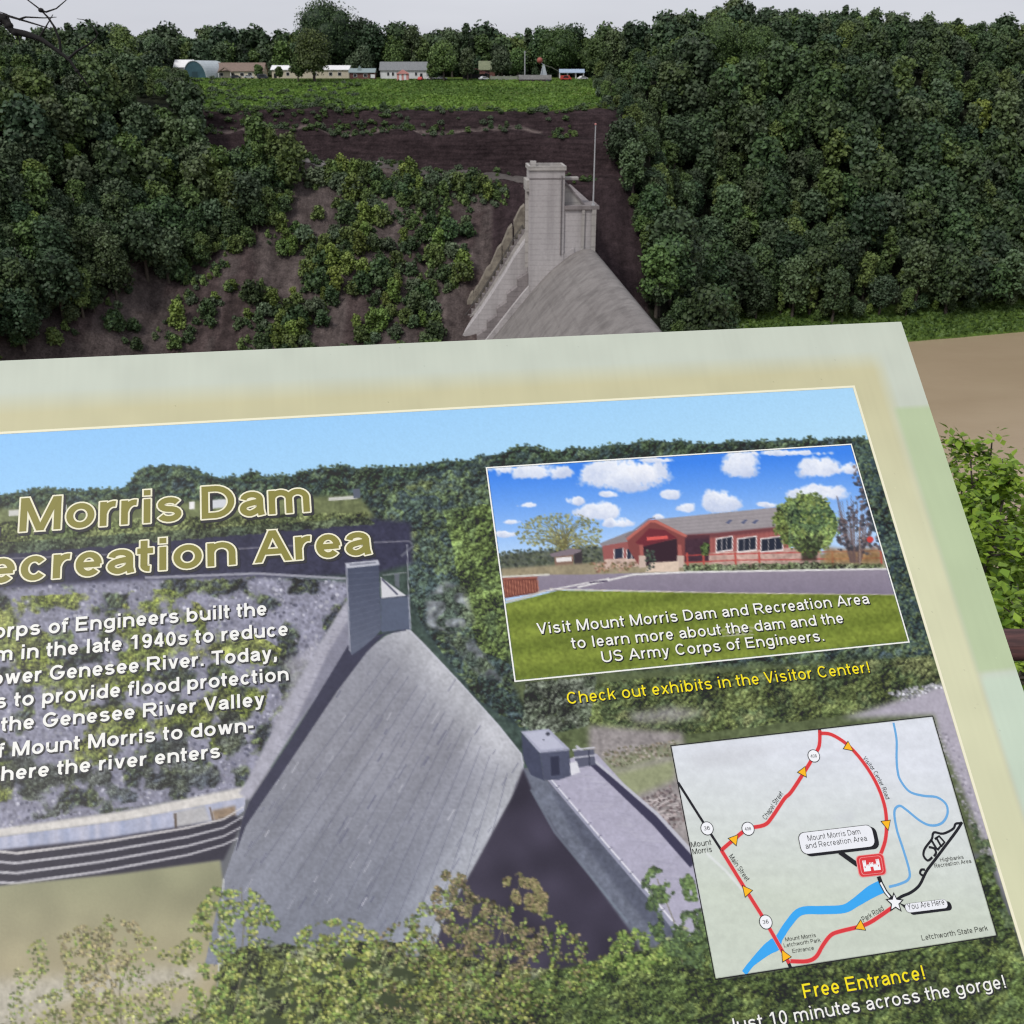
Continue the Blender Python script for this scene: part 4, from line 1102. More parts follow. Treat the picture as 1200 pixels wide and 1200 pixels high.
def line(pts, wd, col, alpha=1.0):
    P = np.array(pts, float)
    if not hasattr(wd, '__len__'): wd = [wd] * len(P)
    T = np.gradient(P, axis=0); T /= np.linalg.norm(T, axis=1, keepdims=True) + 1e-9; Nn = np.stack([-T[:, 1], T[:, 0]], 1); W_ = np.array(wd)[:, None] / 2
    poly(np.concatenate([P + Nn * W_, (P - Nn * W_)[::-1]]), col, alpha)
_kern = {}
def dab(x, y, r, col, a=1.0):
    r = max(.5, round(r * 4) / 4); fx = round((x % 1) * 3) / 3; fy = round((y % 1) * 3) / 3
    key = (r, fx, fy)
    if key not in _kern:
        n_ = int(r + 2); yy, xx = np.mgrid[-n_:n_ + 1, -n_:n_ + 1]
        _kern[key] = (np.clip(r + .5 - np.hypot(xx + .5 - fx, (yy + .5 - fy) * 1.1), 0, 1) * min(1, r / .6), n_)
    k, n_ = _kern[key]; ix = int(math.floor(x)) - CX0; iy = int(math.floor(y)) - CY0
    if ix - n_ < 0 or iy - n_ < 0 or ix + n_ + 1 > CWD or iy + n_ + 1 > CHT: return
    reg = cv[iy - n_:iy + n_ + 1, ix - n_:ix + n_ + 1]; reg += (col - reg) * (k * a)[..., None]
def inside(P, x, y):
    c = np.zeros(len(x), bool)
    for (ax, ay), (bx, by) in zip(P, np.roll(P, -1, 0)):
        if ay == by: continue
        k = (y >= min(ay, by)) & (y < max(ay, by)); c[k] ^= x[k] > ax + (y[k] - ay) * (bx - ax) / (by - ay)
    return c
def sample(pts, n):
    P = np.array(pts, float); out = np.zeros((0, 2))
    while len(out) < n:
        q_ = g2.uniform(P.min(0), P.max(0), (n * 2, 2)); out = np.concatenate([out, q_[inside(P, q_[:, 0], q_[:, 1])]])
    return out[:n]
def billow(s, sd):
    t = 0; amp = 1; tot = 0
    for k in range(4):
        q_ = s / 2 ** k
        if q_ < 1.1: break
        x_, y_ = rot(q_, .5 + 1.1 * k + .37 * sd); t = t + amp * np.abs(2 * vn(x_ + sd + 13.7 * k, y_ + sd * 1.7 + 7.1 * k) - 1); tot += amp; amp *= .72
    return t / tot
BIL = {}
def canopy_field(s, sd=0):
    """puffy foliage relief lit from the upper left, 0..~1.6 round 0.8"""
    if (s, sd) not in BIL:
        b = billow(s * 1.5, sd + 3.1); big = billow(s * 3.6, sd + 8.3)
        gy, gx = np.gradient(b); gY, gX = np.gradient(big)
        lit = np.clip((gx + 1.2 * gy) * s * .30, -.4, .55) + np.clip((gX + 1.3 * gY) * s * .55, -.3, .4)
        f = .40 + .66 * b + .46 * big + .75 * lit + .36 * (NF[2.5] - .5) + .72 * (NF[1.3] - .5) + .45 * (NF[28] - .5)
        BIL[(s, sd)] = np.clip(f, .15, 1.8)
    return BIL[(s, sd)]
def palcol(pal, n_):
    P = np.array(pal, float); t = np.clip(n_, 0, .999) * (len(P) - 1); i = t.astype(int); f = (t - i)[..., None]
    return P[i] * (1 - f) + P[np.minimum(i + 1, len(P) - 1)] * f
def canopy(pts, pal, s=9, soft=1, alpha=1.0, cover=None, sd=0, edge=.10, csc=24):
    """foliage painted through a polygon; cover<1 leaves ragged gaps"""
    r = pmask(pts, soft)
    if r is None: return
    m_, x0, y0 = r; h_, w_ = m_.shape; sl = (slice(y0, y0 + h_), slice(x0, x0 + w_))
    hue = np.clip((.5 * vn(QX[sl] / 23 + sd, QY[sl] / 19 + 5) + .3 * NF[11][sl] + .2 * NF[5][sl] - .25) * 2.0, 0, 1)
    c = palcol(pal, hue) * canopy_field(s, sd)[sl][..., None]
    mm = m_
    if soft: mm = np.clip((m_ + (NF[5][sl] - .5) * .7 + (NF[2.5][sl] - .5) * .6 - .5) * 4 + .5, 0, 1) * (m_ > .02)
    if cover is not None:
        q_ = .55 * vn(QX[sl] / csc + 31 + sd, QY[sl] / (csc * .8) + 3) + .25 * NF[11][sl] + .13 * NF[5][sl] + .07 * NF[2.5][sl]
        mm = mm * np.clip((q_ - (1 - cover) * .62 - .19) / edge, 0, 1)
    blend(mm * alpha, x0, y0, c)
def foliage(pts, n, r, pal, dark=.5, hi=1.45, spec=4, a=.9, clump=0, cover=None):
    canopy(pts, pal, max(4, (r[0] + r[1]) * 1.25), 1, a, cover if cover is not None else (.5 if clump else None), sd=n % 17, csc=max(14, clump))
def leafdots(pts, n, r, pal, a=.9, clump=0, thr=.45):
    q_ = sample(pts, n)
    if clump: q_ = q_[vn(q_[:, 0] / clump + 5, q_[:, 1] / clump + 2) > thr]
    q_ = q_[np.argsort(q_[:, 1])]; pal = [A3(c) for c in pal]
    for x, y in q_: dab(x, y, g2.uniform(*r), pal[int(g2.integers(len(pal)))] * g2.uniform(.75, 1.25), a)

# ---- border: faded sky, sand and green bands behind everything
UU, VV_ = p2uv(QX, QY)
def border_col(U_, V_):
    grey = A3((197, 204, 191)); tan = A3((199, 195, 160)); khaki = A3((209, 210, 177)); green = A3((182, 198, 160)); pale = A3((196, 211, 193))
    c = np.broadcast_to(grey, U_.shape + (3,)).copy()
    k = np.clip((V_ - .024) / .016, 0, 1) * np.clip((-U_ - .022) / .012, 0, 1); c += (tan - c) * k[..., None]
    k2 = np.clip((V_ - .06) / .12, 0, 1) * np.clip((-U_ - .026) / .004, 0, 1); c += (khaki - c) * k2[..., None]
    kg = np.clip((V_ - .070) / .004, 0, 1) * np.clip((U_ + .029) / .0045, 0, 1) * np.clip((.268 - V_) / .004, 0, 1); c += (green - c) * (kg * .9)[..., None]
    kp = np.clip((V_ - .266) / .006, 0, 1) * np.clip((U_ + .028) / .004, 0, 1); c += (pale - c) * kp[..., None]
    sp = np.clip((vn(U_ * 900, V_ * 900) * vn(U_ * 330 + 7, V_ * 330) - .86) / .05, 0, 1) * .16 - np.clip((vn(U_ * 700 + 3, V_ * 1100) * vn(U_ * 290 + 1, V_ * 210) - .88) / .05, 0, 1) * .08
    return c * (1 + .014 * (vn(U_ * 60, V_ * 60) - .5) * 2 + .012 * (vn(U_ * 420, V_ * 30) - .5) - sp)[..., None]
cv[:] = border_col(UU, VV_)

# ---- main picture: the dam on a clear day
poly([(-560, 500), (1300, 500), (1300, 1399), (-560, 1399)], (104, 106, 112))
def E_(x): return 510 - .055 * x                    # a helper: the slope of the picture's top edge
poly([(-560, 400), (1300, 400), (1300, 700), (-560, 700)], lambda X_, Y_: (A3((146, 198, 246)) + (A3((176, 217, 243)) - A3((146, 198, 246))) * np.clip((X_ / 1000) * .7 + (Y_ - E_(X_)) / 200, 0, 1)[..., None]))
TL_ = [(-560, 588), (-300, 584), (0, 579), (40, 572), (90, 573), (150, 571), (160, 552), (176, 545), (200, 543), (218, 547), (238, 553), (250, 559), (290, 556), (330, 557), (360, 552), (400, 546), (440, 547), (480, 545), (520, 540), (560, 536), (592, 533), (600, 524), (612, 519), (626, 524), (640, 528), (700, 524), (740, 521), (780, 516), (830, 519), (880, 516), (930, 514), (980, 512), (1016, 512), (1300, 500)]
_tx = np.arange(-560, 1300, 7.0); _ty = np.interp(_tx, [p[0] for p in TL_], [p[1] for p in TL_]) - 6.5 * (np.abs(2 * vn(_tx / 21, _tx * 0 + 2.5) - 1) + .7 * vn(_tx / 8, _tx * 0 + 6.5) - .75)
TL_ = list(zip(_tx, _ty))                          # ragged line of single crowns
top_poly = TL_ + [(1300, 900), (-560, 900)]
poly(top_poly, (66, 80, 74), 1, 0, .35)
foliage([(x, y + 1) for x, y in TL_] + [(1300, 560), (440, 600), (-560, 640)], 3600, (2.0, 4.2), [(70, 86, 74), (86, 104, 74), (58, 72, 76), (96, 112, 82), (66, 78, 84)], .55, 1.35)
leafdots([(x, y - 2.5) for x, y in TL_] + [(x, y + 3) for x, y in TL_[::-1]], 1500, (.7, 1.8), [(70, 86, 72), (60, 74, 74), (88, 102, 78)], .9)
# right wooded slope
rp = [(430, 575), (560, 545), (1300, 520), (1300, 800), (1100, 800), (690, 800), (640, 870), (560, 820), (500, 740), (480, 700), (478, 640), (440, 612)]
poly(rp, (56, 66, 72), 1, 3, .4)
foliage(rp, 4200, (2.5, 5.5), [(66, 80, 80), (80, 96, 80), (62, 74, 80), (98, 114, 78), (76, 90, 86), (112, 124, 84)], .5, 1.4)
foliage([(520, 600), (575, 590), (600, 780), (560, 760), (540, 690)], 240, (2.5, 5), [(98, 116, 68), (110, 128, 74), (84, 100, 70)], .5, 1.35)
leafdots([(1000, 520), (1024, 520), (1110, 800), (1070, 800)], 900, (.8, 2.2), [(62, 78, 82), (86, 106, 92), (52, 64, 74), (100, 118, 92)], .8)
# grey gullies at right of the tower and in the bank
for pt in ([(500, 700), (520, 680), (545, 690), (556, 730), (530, 742), (500, 735)], [(520, 745), (555, 750), (590, 800), (560, 790)]):
    poly(pt, (140, 143, 150), .7, 2, .45, NF[5])
    canopy(pt, [(70, 84, 78), (96, 108, 84)], 7, 1, .9, .55, 3, .1, 12)
# plateau with houses, grass slope
poly([(-560, 612), (0, 596), (200, 588), (420, 580), (440, 606), (430, 612), (300, 620), (0, 640), (-560, 668)], (112, 120, 84), 1, 2, .25)
for bx, by, bw, bh, bc in ((66, 592, 12, 7, (210, 212, 214)), (85, 596, 14, 6, (196, 190, 180)), (248, 586, 18, 10, (205, 208, 214)), (270, 584, 10, 6, (180, 180, 186)), (222, 588, 6, 9, (232, 232, 232)), (130, 592, 18, 6, (160, 150, 140)), (385, 583, 34, 4, (196, 196, 190)), (414, 573, 8, 11, (92, 98, 112)), (300, 588, 10, 5, (140, 110, 100)), (10, 598, 22, 7, (200, 200, 196))):
    poly([(bx, by), (bx + bw, by - bw * .07), (bx + bw, by + bh - bw * .07), (bx, by + bh)], bc)
foliage([(-560, 650), (0, 612), (430, 600), (432, 614), (300, 622), (0, 646), (-560, 676)], 700, (1.5, 3.2), [(110, 122, 78), (128, 136, 92), (92, 106, 72)], .6, 1.25)
# dark cliff and ledge, bench road
poly([(-560, 672), (0, 642), (100, 632), (300, 620), (440, 608), (482, 612), (484, 660), (440, 672), (300, 680), (120, 690), (-560, 720)], (58, 58, 78), 1, 2, .22)
foliage([(-560, 662), (0, 636), (430, 606), (440, 614), (0, 650), (-560, 680)], 420, (1.5, 3.5), [(74, 86, 70), (92, 102, 76)], .5, 1.3)
line([(-300, 668), (0, 655), (250, 645), (330, 640), (480, 634)], 1.6, (150, 148, 158), .65)
line([(480, 634), (484, 640), (470, 652)], 3, (120, 122, 134), .6)
line([(170, 677), (300, 672), (405, 678)], 3, (164, 164, 176), .85)
# talus slope with bushes
tp = [(-560, 725), (0, 690), (150, 680), (300, 676), (412, 682), (408, 730), (380, 748), (300, 905), (280, 925), (0, 975), (-560, 1010)]
poly(tp, (140, 140, 158), 1, 2, .32)
poly(tp, (104, 104, 124), .55, 0, 0) if False else None
leafdots(tp, 7000, (.7, 2.4), [(172, 172, 186), (108, 108, 126), (78, 80, 98), (194, 194, 204), (120, 120, 136)], .65)
foliage(tp, 1500, (3.5, 8), [(66, 74, 74), (82, 94, 70), (58, 62, 76), (98, 110, 66), (74, 82, 82)], .45, 1.45, 6, .9, 26)
foliage([(-560, 740), (0, 700), (200, 690), (330, 760), (300, 860), (240, 900), (0, 940), (-560, 990)], 330, (2.5, 5.5), [(128, 138, 62), (112, 124, 64), (140, 146, 74)], .5, 1.3, 5, .85, 38)
foliage([(60, 880), (280, 830), (295, 895), (270, 920), (0, 968), (-400, 990), (-400, 930)], 520, (3, 7), [(66, 72, 80), (86, 92, 82), (104, 108, 112)], .45, 1.5, 6, .85, 30)
poly([(330, 775), (352, 768), (372, 750), (360, 800), (330, 860), (318, 850), (340, 800)], (176, 174, 184), .7, 4, .25)
# stilling basin: bright coping, falls, dark stepped end sill
poly([(-560, 1052), (0, 971), (150, 950), (292, 921), (288, 936), (150, 961), (0, 981), (-560, 1064)], (208, 204, 200), 1, 1, .12)
poly([(-560, 1062), (0, 981), (150, 961), (288, 934), (286, 950), (270, 962), (150, 985), (0, 999), (-560, 1084)], lambda X_, Y_: A3((150, 158, 184)) + (A3((190, 190, 206)) - A3((150, 158, 184))) * (vn(X_ / 6, Y_ / 60))[..., None], 1, 0, .1)
poly([(203, 952), (240, 944), (246, 962), (206, 971)], (178, 176, 176), .9, 1, .1); poly([(248, 950), (276, 944), (276, 956), (252, 964)], (150, 128, 104), .9, 1, .2)
line([(205, 953), (206, 972)], 3, (98, 86, 78)); line([(246, 946), (250, 963)], 2, (110, 96, 84))
poly([(-560, 1080), (0, 996), (120, 983), (252, 962), (275, 955), (285, 962), (262, 1008), (140, 1026), (0, 1038), (-560, 1120)], (56, 54, 66), 1, 1, .1)
for k in range(4):
    o = k * 12.5
    line([(-560, 1081 + o), (-20, 996 + o), (20, 1000 + o * .93), (120, 987 + o * .9), (220, 970 + o * .85), (262, 960 + o * .8), (286, 945 + o * .9)], [4, 3.2, 3.2, 3, 2.6, 2.2, 1.5], (200, 198, 204) if k else (214, 210, 210), .85)
# muddy water
wp = [(-560, 1122), (0, 1038), (140, 1024), (258, 1008), (262, 1040), (262, 1300), (-560, 1300)]
poly(wp, lambda X_, Y_: A3((146, 146, 118)) + (A3((168, 158, 130)) - A3((146, 146, 118))) * np.clip((Y_ - 1030) / 120 + (NF[80][0, 0] * 0), 0, 1)[..., None], 1, 1, .06, NF[28])
poly([(-560, 1180), (0, 1148), (120, 1140), (235, 1130), (235, 1150), (80, 1175), (0, 1215), (-560, 1260)], (186, 182, 172), .75, 8, .2)
poly([(-560, 1240), (0, 1200), (250, 1170), (260, 1300), (-560, 1300)], (164, 160, 146), .6, 8, .2)
# far bank, sand and debris between the inset and the map
poly([(600, 800), (640, 790), (1110, 770), (1300, 800), (1300, 1000), (900, 1000), (640, 880)], (92, 102, 72), 1, 3, .3)
bp = [(700, 800), (1090, 768), (1104, 800), (1040, 832), (960, 842), (800, 862), (690, 850), (650, 835)]
foliage(bp, 2600, (1.5, 3.6), [(98, 112, 70), (114, 124, 78), (80, 94, 66), (124, 130, 90)], .6, 1.25)
foliage([(615, 800), (700, 792), (690, 850), (640, 862), (612, 850)], 260, (2.5, 5), [(88, 98, 82), (120, 126, 116), (70, 82, 68)], .5, 1.4)
poly([(735, 836), (790, 828), (830, 834), (790, 846), (745, 848)], (158, 154, 156), .75, 4, .25)
poly([(985, 842), (1030, 828), (1108, 800), (1300, 800), (1300, 1100), (1180, 1050), (1100, 860), (1095, 838)], (172, 167, 180), 1, 3, .1)
leafdots([(1040, 812), (1095, 800), (1104, 806), (1060, 822)], 160, (.8, 1.8), [(206, 206, 212), (120, 120, 128), (176, 176, 184)], .9)
leafdots([(1095, 850), (1120, 870), (1165, 1010), (1150, 1010)], 300, (.8, 1.8), [(140, 136, 150), (188, 184, 194)], .5)
poly([(690, 850), (800, 858), (820, 1015), (780, 985), (730, 925), (690, 880)], (148, 142, 142), 1, 3, .22)
poly([(706, 890), (800, 868), (792, 884), (745, 898), (712, 906)], (132, 138, 108), .8, 3, .1)
poly([(712, 908), (792, 890), (790, 914), (740, 934), (720, 930)], (146, 154, 114), .8, 3, .1)
leafdots([(700, 880), (790, 868), (796, 884), (720, 900)], 260, (.8, 1.8), [(92, 94, 74), (128, 118, 104), (164, 156, 150)], .8)
leafdots([(745, 940), (785, 920), (806, 958), (780, 985), (752, 962)], 330, (.8, 2), [(112, 98, 98), (160, 148, 148), (86, 76, 80)], .8)
for k in range(16):
    x, y = g2.uniform(752, 796), g2.uniform(934, 962); a = g2.uniform(-.9, .2); l = g2.uniform(6, 15)
    line([(x, y), (x + l * math.cos(a), y + l * math.sin(a) * 1.0)], 1.5, (206, 196, 196), .85)
# spillway face
face = [(452, 745), (462, 741), (474, 738), (481, 738), (500, 757), (540, 800), (585, 850), (612, 884), (614, 894), (613, 908), (600, 934), (560, 1008), (520, 1080), (500, 1130), (240, 1130), (262, 1030), (285, 965), (340, 890), (395, 808), (430, 762)]
def facec(X_, Y_):
    base = A3((140, 141, 151)); lt = A3((180, 181, 188)); dkc = A3((124, 129, 143))
    dd_ = X_ - 481 - np.where(Y_ < 905, .81 * (Y_ - 738), 135 - .5 * (Y_ - 905)); s = np.clip((dd_ + 78) / 70, 0, 1) ** 1.4
    c = base + (lt - base) * np.clip(s, 0, 1)[..., None] + (dkc - base) * np.clip((Y_ - 880) / 220, 0, 1)[..., None] * .8
    st_ = vn((X_ + Y_ * .72) / 7, (Y_ - X_ * .7) / 70); c = c * (1 + .035 * (st_ - .5) * 2)[..., None]
    return c * (1 + .06 * (vn((X_ + .72 * Y_) / 34, (Y_ - X_ * .7) / 120) - .5) * 2)[..., None]
poly(face, facec, 1, 0, .06, NF[2.5])
for k in range(15):                                   # construction joints parallel to the dark left wall
    t = k / 14; x0_, y0_ = 481 + (612 - 481) * t, 740 + (886 - 740) * t; x1_, y1_ = 285 + (560 - 285) * t, 965 + (1090 - 965) * t + 40
    q_ = [(x0_ + (x1_ - x0_) * s + g2.normal(0, .4), y0_ + (y1_ - y0_) * s) for s in np.linspace(.12, 1, 7)]
    line(q_, 1.0, (92, 94, 114), .5)
for k in range(11):                                   # cross joints
    t = k / 10; a_ = (470 - 200 * t, 742 + 235 * t); b_ = (486 + 128 * min(1, t * 1.1), 745 + 150 * min(1, t * 1.1) + 60 * t)
    line([a_, ((a_[0] + b_[0]) / 2 + 3, (a_[1] + b_[1]) / 2), b_], .8, (176, 178, 192), .16)
for k in range(110):
    x, y = sample(face, 1)[0]; l = g2.uniform(3, 18)
    line([(x, y), (x - l * .62, y + l)], g2.uniform(.7, 1.7), (94, 96, 118) if k % 3 else (198, 198, 208), g2.uniform(.35, .8))
line([(480, 739), (540, 801), (585, 851), (611, 884), (613, 906)], 1.6, (196, 198, 210), .7)
# training wall: pale stepped strip and its dark shaded side
poly([(404, 706), (412, 700), (412, 752), (330, 880), (292, 938), (280, 930), (300, 895), (340, 815), (380, 745)], (166, 165, 178), 1, 1, .12)
poly([(386, 762), (412, 720), (414, 764), (330, 872), (350, 838)], (128, 128, 144), .9, 1, .08)
for k in range(28):
    y = 706 + k * 8; xr = 410 - max(0, (y - 752)) * .62; xl = 404 - (y - 706) * .47
    line([(xl, y), (xr, y + 3)], .8, (112, 112, 130), .35)
poly([(408, 756), (418, 764), (438, 745), (452, 742), (430, 764), (395, 810), (340, 892), (288, 968), (276, 1000), (284, 960), (292, 940), (340, 868)], (62, 62, 80), 1, 0, .08)
line([(262, 1030), (258, 1100), (254, 1180)], 2.2, (196, 198, 196), .8)
# tower
poly([(405, 662), (408, 665), (413, 768), (409, 762)], (150, 152, 166)); poly([(407, 664), (444, 662), (447, 738), (438, 748), (414, 768), (411, 766)], vg((72, 78, 98), (96, 102, 120), 664, 768), 1, 0, .05)
for k in range(13): line([(408, 672 + k * 7.4), (445, 670 + k * 6.2)], .7, (126, 130, 148), .3)
poly([(404, 660), (443, 656), (445, 662), (407, 666)], (186, 188, 200)); poly([(409, 661), (440, 658), (441, 660), (410, 663)], (128, 130, 144))
poly([(446, 702), (479, 699), (481, 738), (470, 738), (447, 741)], (88, 96, 116), 1, 0, .05); line([(445, 701), (480, 698)], 2.2, (70, 74, 92)); line([(479, 700), (481, 737)], 1.8, (150, 154, 168))
poly([(446, 676), (451, 680), (476, 698), (447, 701)], (206, 206, 212)); line([(447, 678), (466, 697)], 2, (84, 86, 104)); line([(477, 638), (479, 700)], 1.2, (170, 172, 180), .8)
line([(448, 674), (476, 671)], 1.2, (180, 180, 186), .6); poly([(462, 672), (468, 672), (468, 690), (463, 686)], (110, 112, 126), .7)
line([(413, 768), (430, 757), (452, 742), (476, 738)], 2, (60, 62, 82), .8)
# painted shadow wedge right of the spillway, non-overflow wall, road deck and gatehouse
poly([(613, 900), (622, 908), (632, 940), (680, 1010), (740, 1090), (760, 1140), (500, 1140), (520, 1080), (560, 1008), (600, 934)], (64, 60, 74), 1, 1, .16, NF[28])
poly([(613, 900), (642, 915), (720, 1003), (800, 1092), (806, 1130), (745, 1100), (690, 1024), (652, 975), (626, 932)], (110, 115, 130), 1, 1, .2)
poly([(640, 914), (720, 1003), (800, 1094), (806, 1140), (740, 1060), (668, 970)], (90, 94, 110), .9, 2, .16)
line([(622, 925), (650, 975), (690, 1024), (735, 1080)], 3, (132, 144, 158), .5)
poly([(640, 900), (690, 880), (700, 884), (815, 1010), (835, 1130), (800, 1098), (740, 1030), (640, 912)], (172, 169, 188), 1, 0, .08)
for k in range(40):
    t = g2.random(); x = 660 + 130 * t + g2.uniform(-8, 25); y = 905 + 150 * t; line([(x, y), (x + g2.uniform(8, 26), y + g2.uniform(-1, 5))], g2.uniform(.8, 2), (150, 148, 166) if k % 2 else (188, 186, 200), .4)
for k in range(9): line([(664 + k * 15, 916 + k * 17), (706 + k * 13, 902 + k * 14)], .8, (150, 148, 164), .4)
line([(638, 905), (700, 980), (760, 1050), (792, 1090)], [3.4, 3.8, 4.4, 5], (150, 152, 172)); line([(637, 903), (700, 977), (760, 1046), (794, 1086)], [1.4, 1.6, 1.8, 2], (226, 226, 234))
for k in range(13):
    x, y = 640 + k * 12.3, 909 + k * 14.4; line([(x, y), (x + 3.5, y - 3)], 1.2, (70, 70, 92), .7)
line([(676, 878), (720, 918), (770, 964), (814, 1012)], [6, 8, 11, 14], (64, 62, 84)); line([(675, 874), (720, 911), (770, 954), (812, 1000)], [3, 3.4, 4, 5], (186, 186, 198))
poly([(611, 859), (632, 882), (638, 915), (622, 908), (613, 888)], (70, 74, 94), 1, 0, .08); poly([(632, 881), (667, 878), (669, 909), (655, 914), (638, 914)], (80, 84, 104), 1, 0, .08)
poly([(610, 857), (643, 854), (668, 878), (632, 882)], (166, 168, 188)); poly([(615, 859), (641, 856), (661, 876), (634, 879)], (184, 186, 204)); dab(642, 860, 2.4, A3((70, 72, 84))); dab(637, 867, 1, A3((90, 92, 104)))
poly([(645, 887), (655, 886), (656, 908), (646, 909)], (54, 56, 74)); line([(633, 882), (668, 879)], 1.1, (150, 152, 170), .8)
poly([(672, 880), (696, 878), (698, 896), (676, 900)], (92, 94, 112)); line([(671, 879), (697, 876)], 2, (196, 196, 206)); line([(672, 888), (698, 885)], 1.6, (186, 186, 198)); line([(690, 879), (691, 898)], 1.5, (60, 62, 78))
poly([(668, 894), (676, 892), (680, 905), (669, 909)], (214, 214, 222))
# foreground shrubs of the picture
fp_ = [(262, 1100), (300, 1075), (360, 1088), (420, 1078), (500, 1082), (560, 1100), (620, 1110), (700, 1115), (760, 1090), (800, 1060), (838, 1080), (860, 1160), (1300, 1090), (1300, 1399), (-200, 1399), (40, 1240), (120, 1190), (240, 1160)]
fp_ = [(x, y + (24 if y < 1200 else 0)) for x, y in fp_]
poly([(x, y + (16 if y < 1200 else 0)) for x, y in fp_], (66, 74, 54), 1, 4)
foliage(fp_, 2600, (3, 7.5), [(112, 122, 80), (130, 140, 76), (94, 104, 76), (144, 148, 108), (100, 116, 70)], .5, 1.4, 5, .95, 15, .74)
gp = [(640, 1140), (760, 1112), (830, 1100), (845, 1148), (1165, 1096), (1140, 1010), (1155, 1000), (1300, 1399), (300, 1399), (520, 1200)]
poly(gp, (72, 84, 54), 1, 2)
foliage(gp, 3000, (2, 4.5), [(92, 108, 66), (104, 122, 72), (78, 92, 62), (122, 136, 80), (76, 86, 62)], .6, 1.3, 5)
leafdots(gp, 5200, (.6, 1.5), [(104, 122, 72), (62, 76, 52), (128, 140, 84), (84, 98, 66)], .7)
def sprig(pts, n, pal, r=(1.0, 2.6), stems=(), cl=9, thr=.40):
    n = int(n * 1.5)
    for s in stems: line(s, 1.3, (116, 112, 92), .8)
    leafdots(pts, n, (r[0], r[1]), [tuple(.55 * q_ for q_ in c) for c in pal], .6, cl, thr + .05)
    leafdots(pts, n, (r[0] * .8, r[1] * .85), pal, .9, cl, thr)
yg = [(156, 162, 86), (176, 178, 108), (132, 144, 76), (188, 188, 130)]; gg = [(114, 140, 74), (138, 160, 86), (98, 120, 70), (160, 174, 102)]; rb = [(140, 124, 98), (118, 118, 80), (158, 144, 112), (98, 92, 82)]
sprig([(66, 1100), (110, 1075), (160, 1080), (176, 1110), (140, 1140), (120, 1200), (60, 1230), (80, 1150)], 700, [(160, 150, 110), (146, 146, 100), (174, 160, 124)], (1, 2.2), [[(118, 1110), (130, 1150), (142, 1230)], [(152, 1125), (140, 1160), (142, 1200)], [(92, 1090), (120, 1120), (134, 1165)]])
sprig([(20, 1120), (70, 1080), (130, 1072), (200, 1110), (240, 1090), (250, 1399), (-60, 1399), (10, 1180)], 2600, gg + yg, (.9, 2.2), (), 16, .5)
sprig([(30, 1175), (70, 1160), (120, 1180), (180, 1150), (200, 1140), (190, 1399), (-60, 1399)], 900, yg, (1, 2.4))
sprig([(228, 1068), (250, 1040), (280, 1045), (296, 1040), (316, 1062), (330, 1085), (300, 1120), (300, 1399), (200, 1399), (220, 1140), (212, 1120)], 2300, gg + yg[:2], (1, 2.6), [[(290, 1130), (278, 1160), (270, 1220)], [(282, 1040), (286, 1080), (280, 1160)]])
sprig([(340, 1100), (362, 1085), (400, 1075), (420, 1080), (440, 1090), (450, 1110), (440, 1399), (320, 1399), (330, 1150)], 2300, yg + gg[:2], (1, 2.8))
sprig([(440, 1100), (466, 1080), (500, 1085), (520, 1105), (560, 1090), (620, 1120), (640, 1399), (420, 1399)], 2200, yg[:2] + rb + [(110, 122, 76)], (1, 2.6), [[(545, 1110), (535, 1140), (530, 1180)]])
sprig([(470, 1085), (500, 1050), (540, 1040), (580, 1060), (640, 1070), (690, 1100), (720, 1130), (640, 1200), (480, 1180)], 1500, gg + yg[:1] + [(120, 126, 84), (136, 124, 96)], (1, 2.5), (), 11, .44)
sprig([(505, 1050), (520, 1020), (545, 1024), (552, 1045), (575, 1065), (570, 1100), (545, 1130), (530, 1105), (512, 1080)], 700, rb + [(120, 122, 84)], (1, 2.4), [[(540, 1035), (552, 1070), (545, 1120)], [(548, 1090), (536, 1120), (530, 1150)]])
sprig([(590, 1030), (610, 1022), (628, 1030), (642, 1050), (640, 1075), (615, 1065), (590, 1050)], 420, rb[:2] + [(128, 124, 88), (150, 140, 104)], (1, 2.4), [[(612, 1030), (596, 1070), (580, 1110)]])
sprig([(566, 1050), (590, 1060), (606, 1090), (640, 1085), (640, 1110), (600, 1140), (570, 1120)], 620, rb + [(120, 124, 84)], (1, 2.4), [[(585, 1060), (592, 1100), (600, 1150)]])
sprig([(752, 1030), (764, 1015), (776, 1020), (786, 1040), (800, 1062), (818, 1060), (832, 1090), (836, 1140), (770, 1120), (760, 1080)], 900, [(92, 112, 76), (112, 134, 84), (78, 94, 70)], (1, 2.6), [[(770, 1030), (790, 1080), (800, 1130)]])
sprig([(796, 1028), (806, 1024), (814, 1034), (818, 1060), (806, 1062)], 140, [(92, 112, 76), (112, 134, 84)], (1, 2.4))
sprig([(715, 1096), (740, 1086), (770, 1100), (790, 1130), (740, 1150), (705, 1130)], 500, gg, (1, 2.4))
sprig([(1138, 968), (1152, 962), (1160, 985), (1178, 1010), (1200, 1080), (1180, 1090), (1160, 1040)], 420, [(92, 108, 80), (70, 82, 66), (112, 126, 92)], (1, 2.6))
poly(face, (255, 255, 255), 0)
# soft veil over the picture: printed colours are a little flat
cv[:] = np.clip(cv, 0, 255)

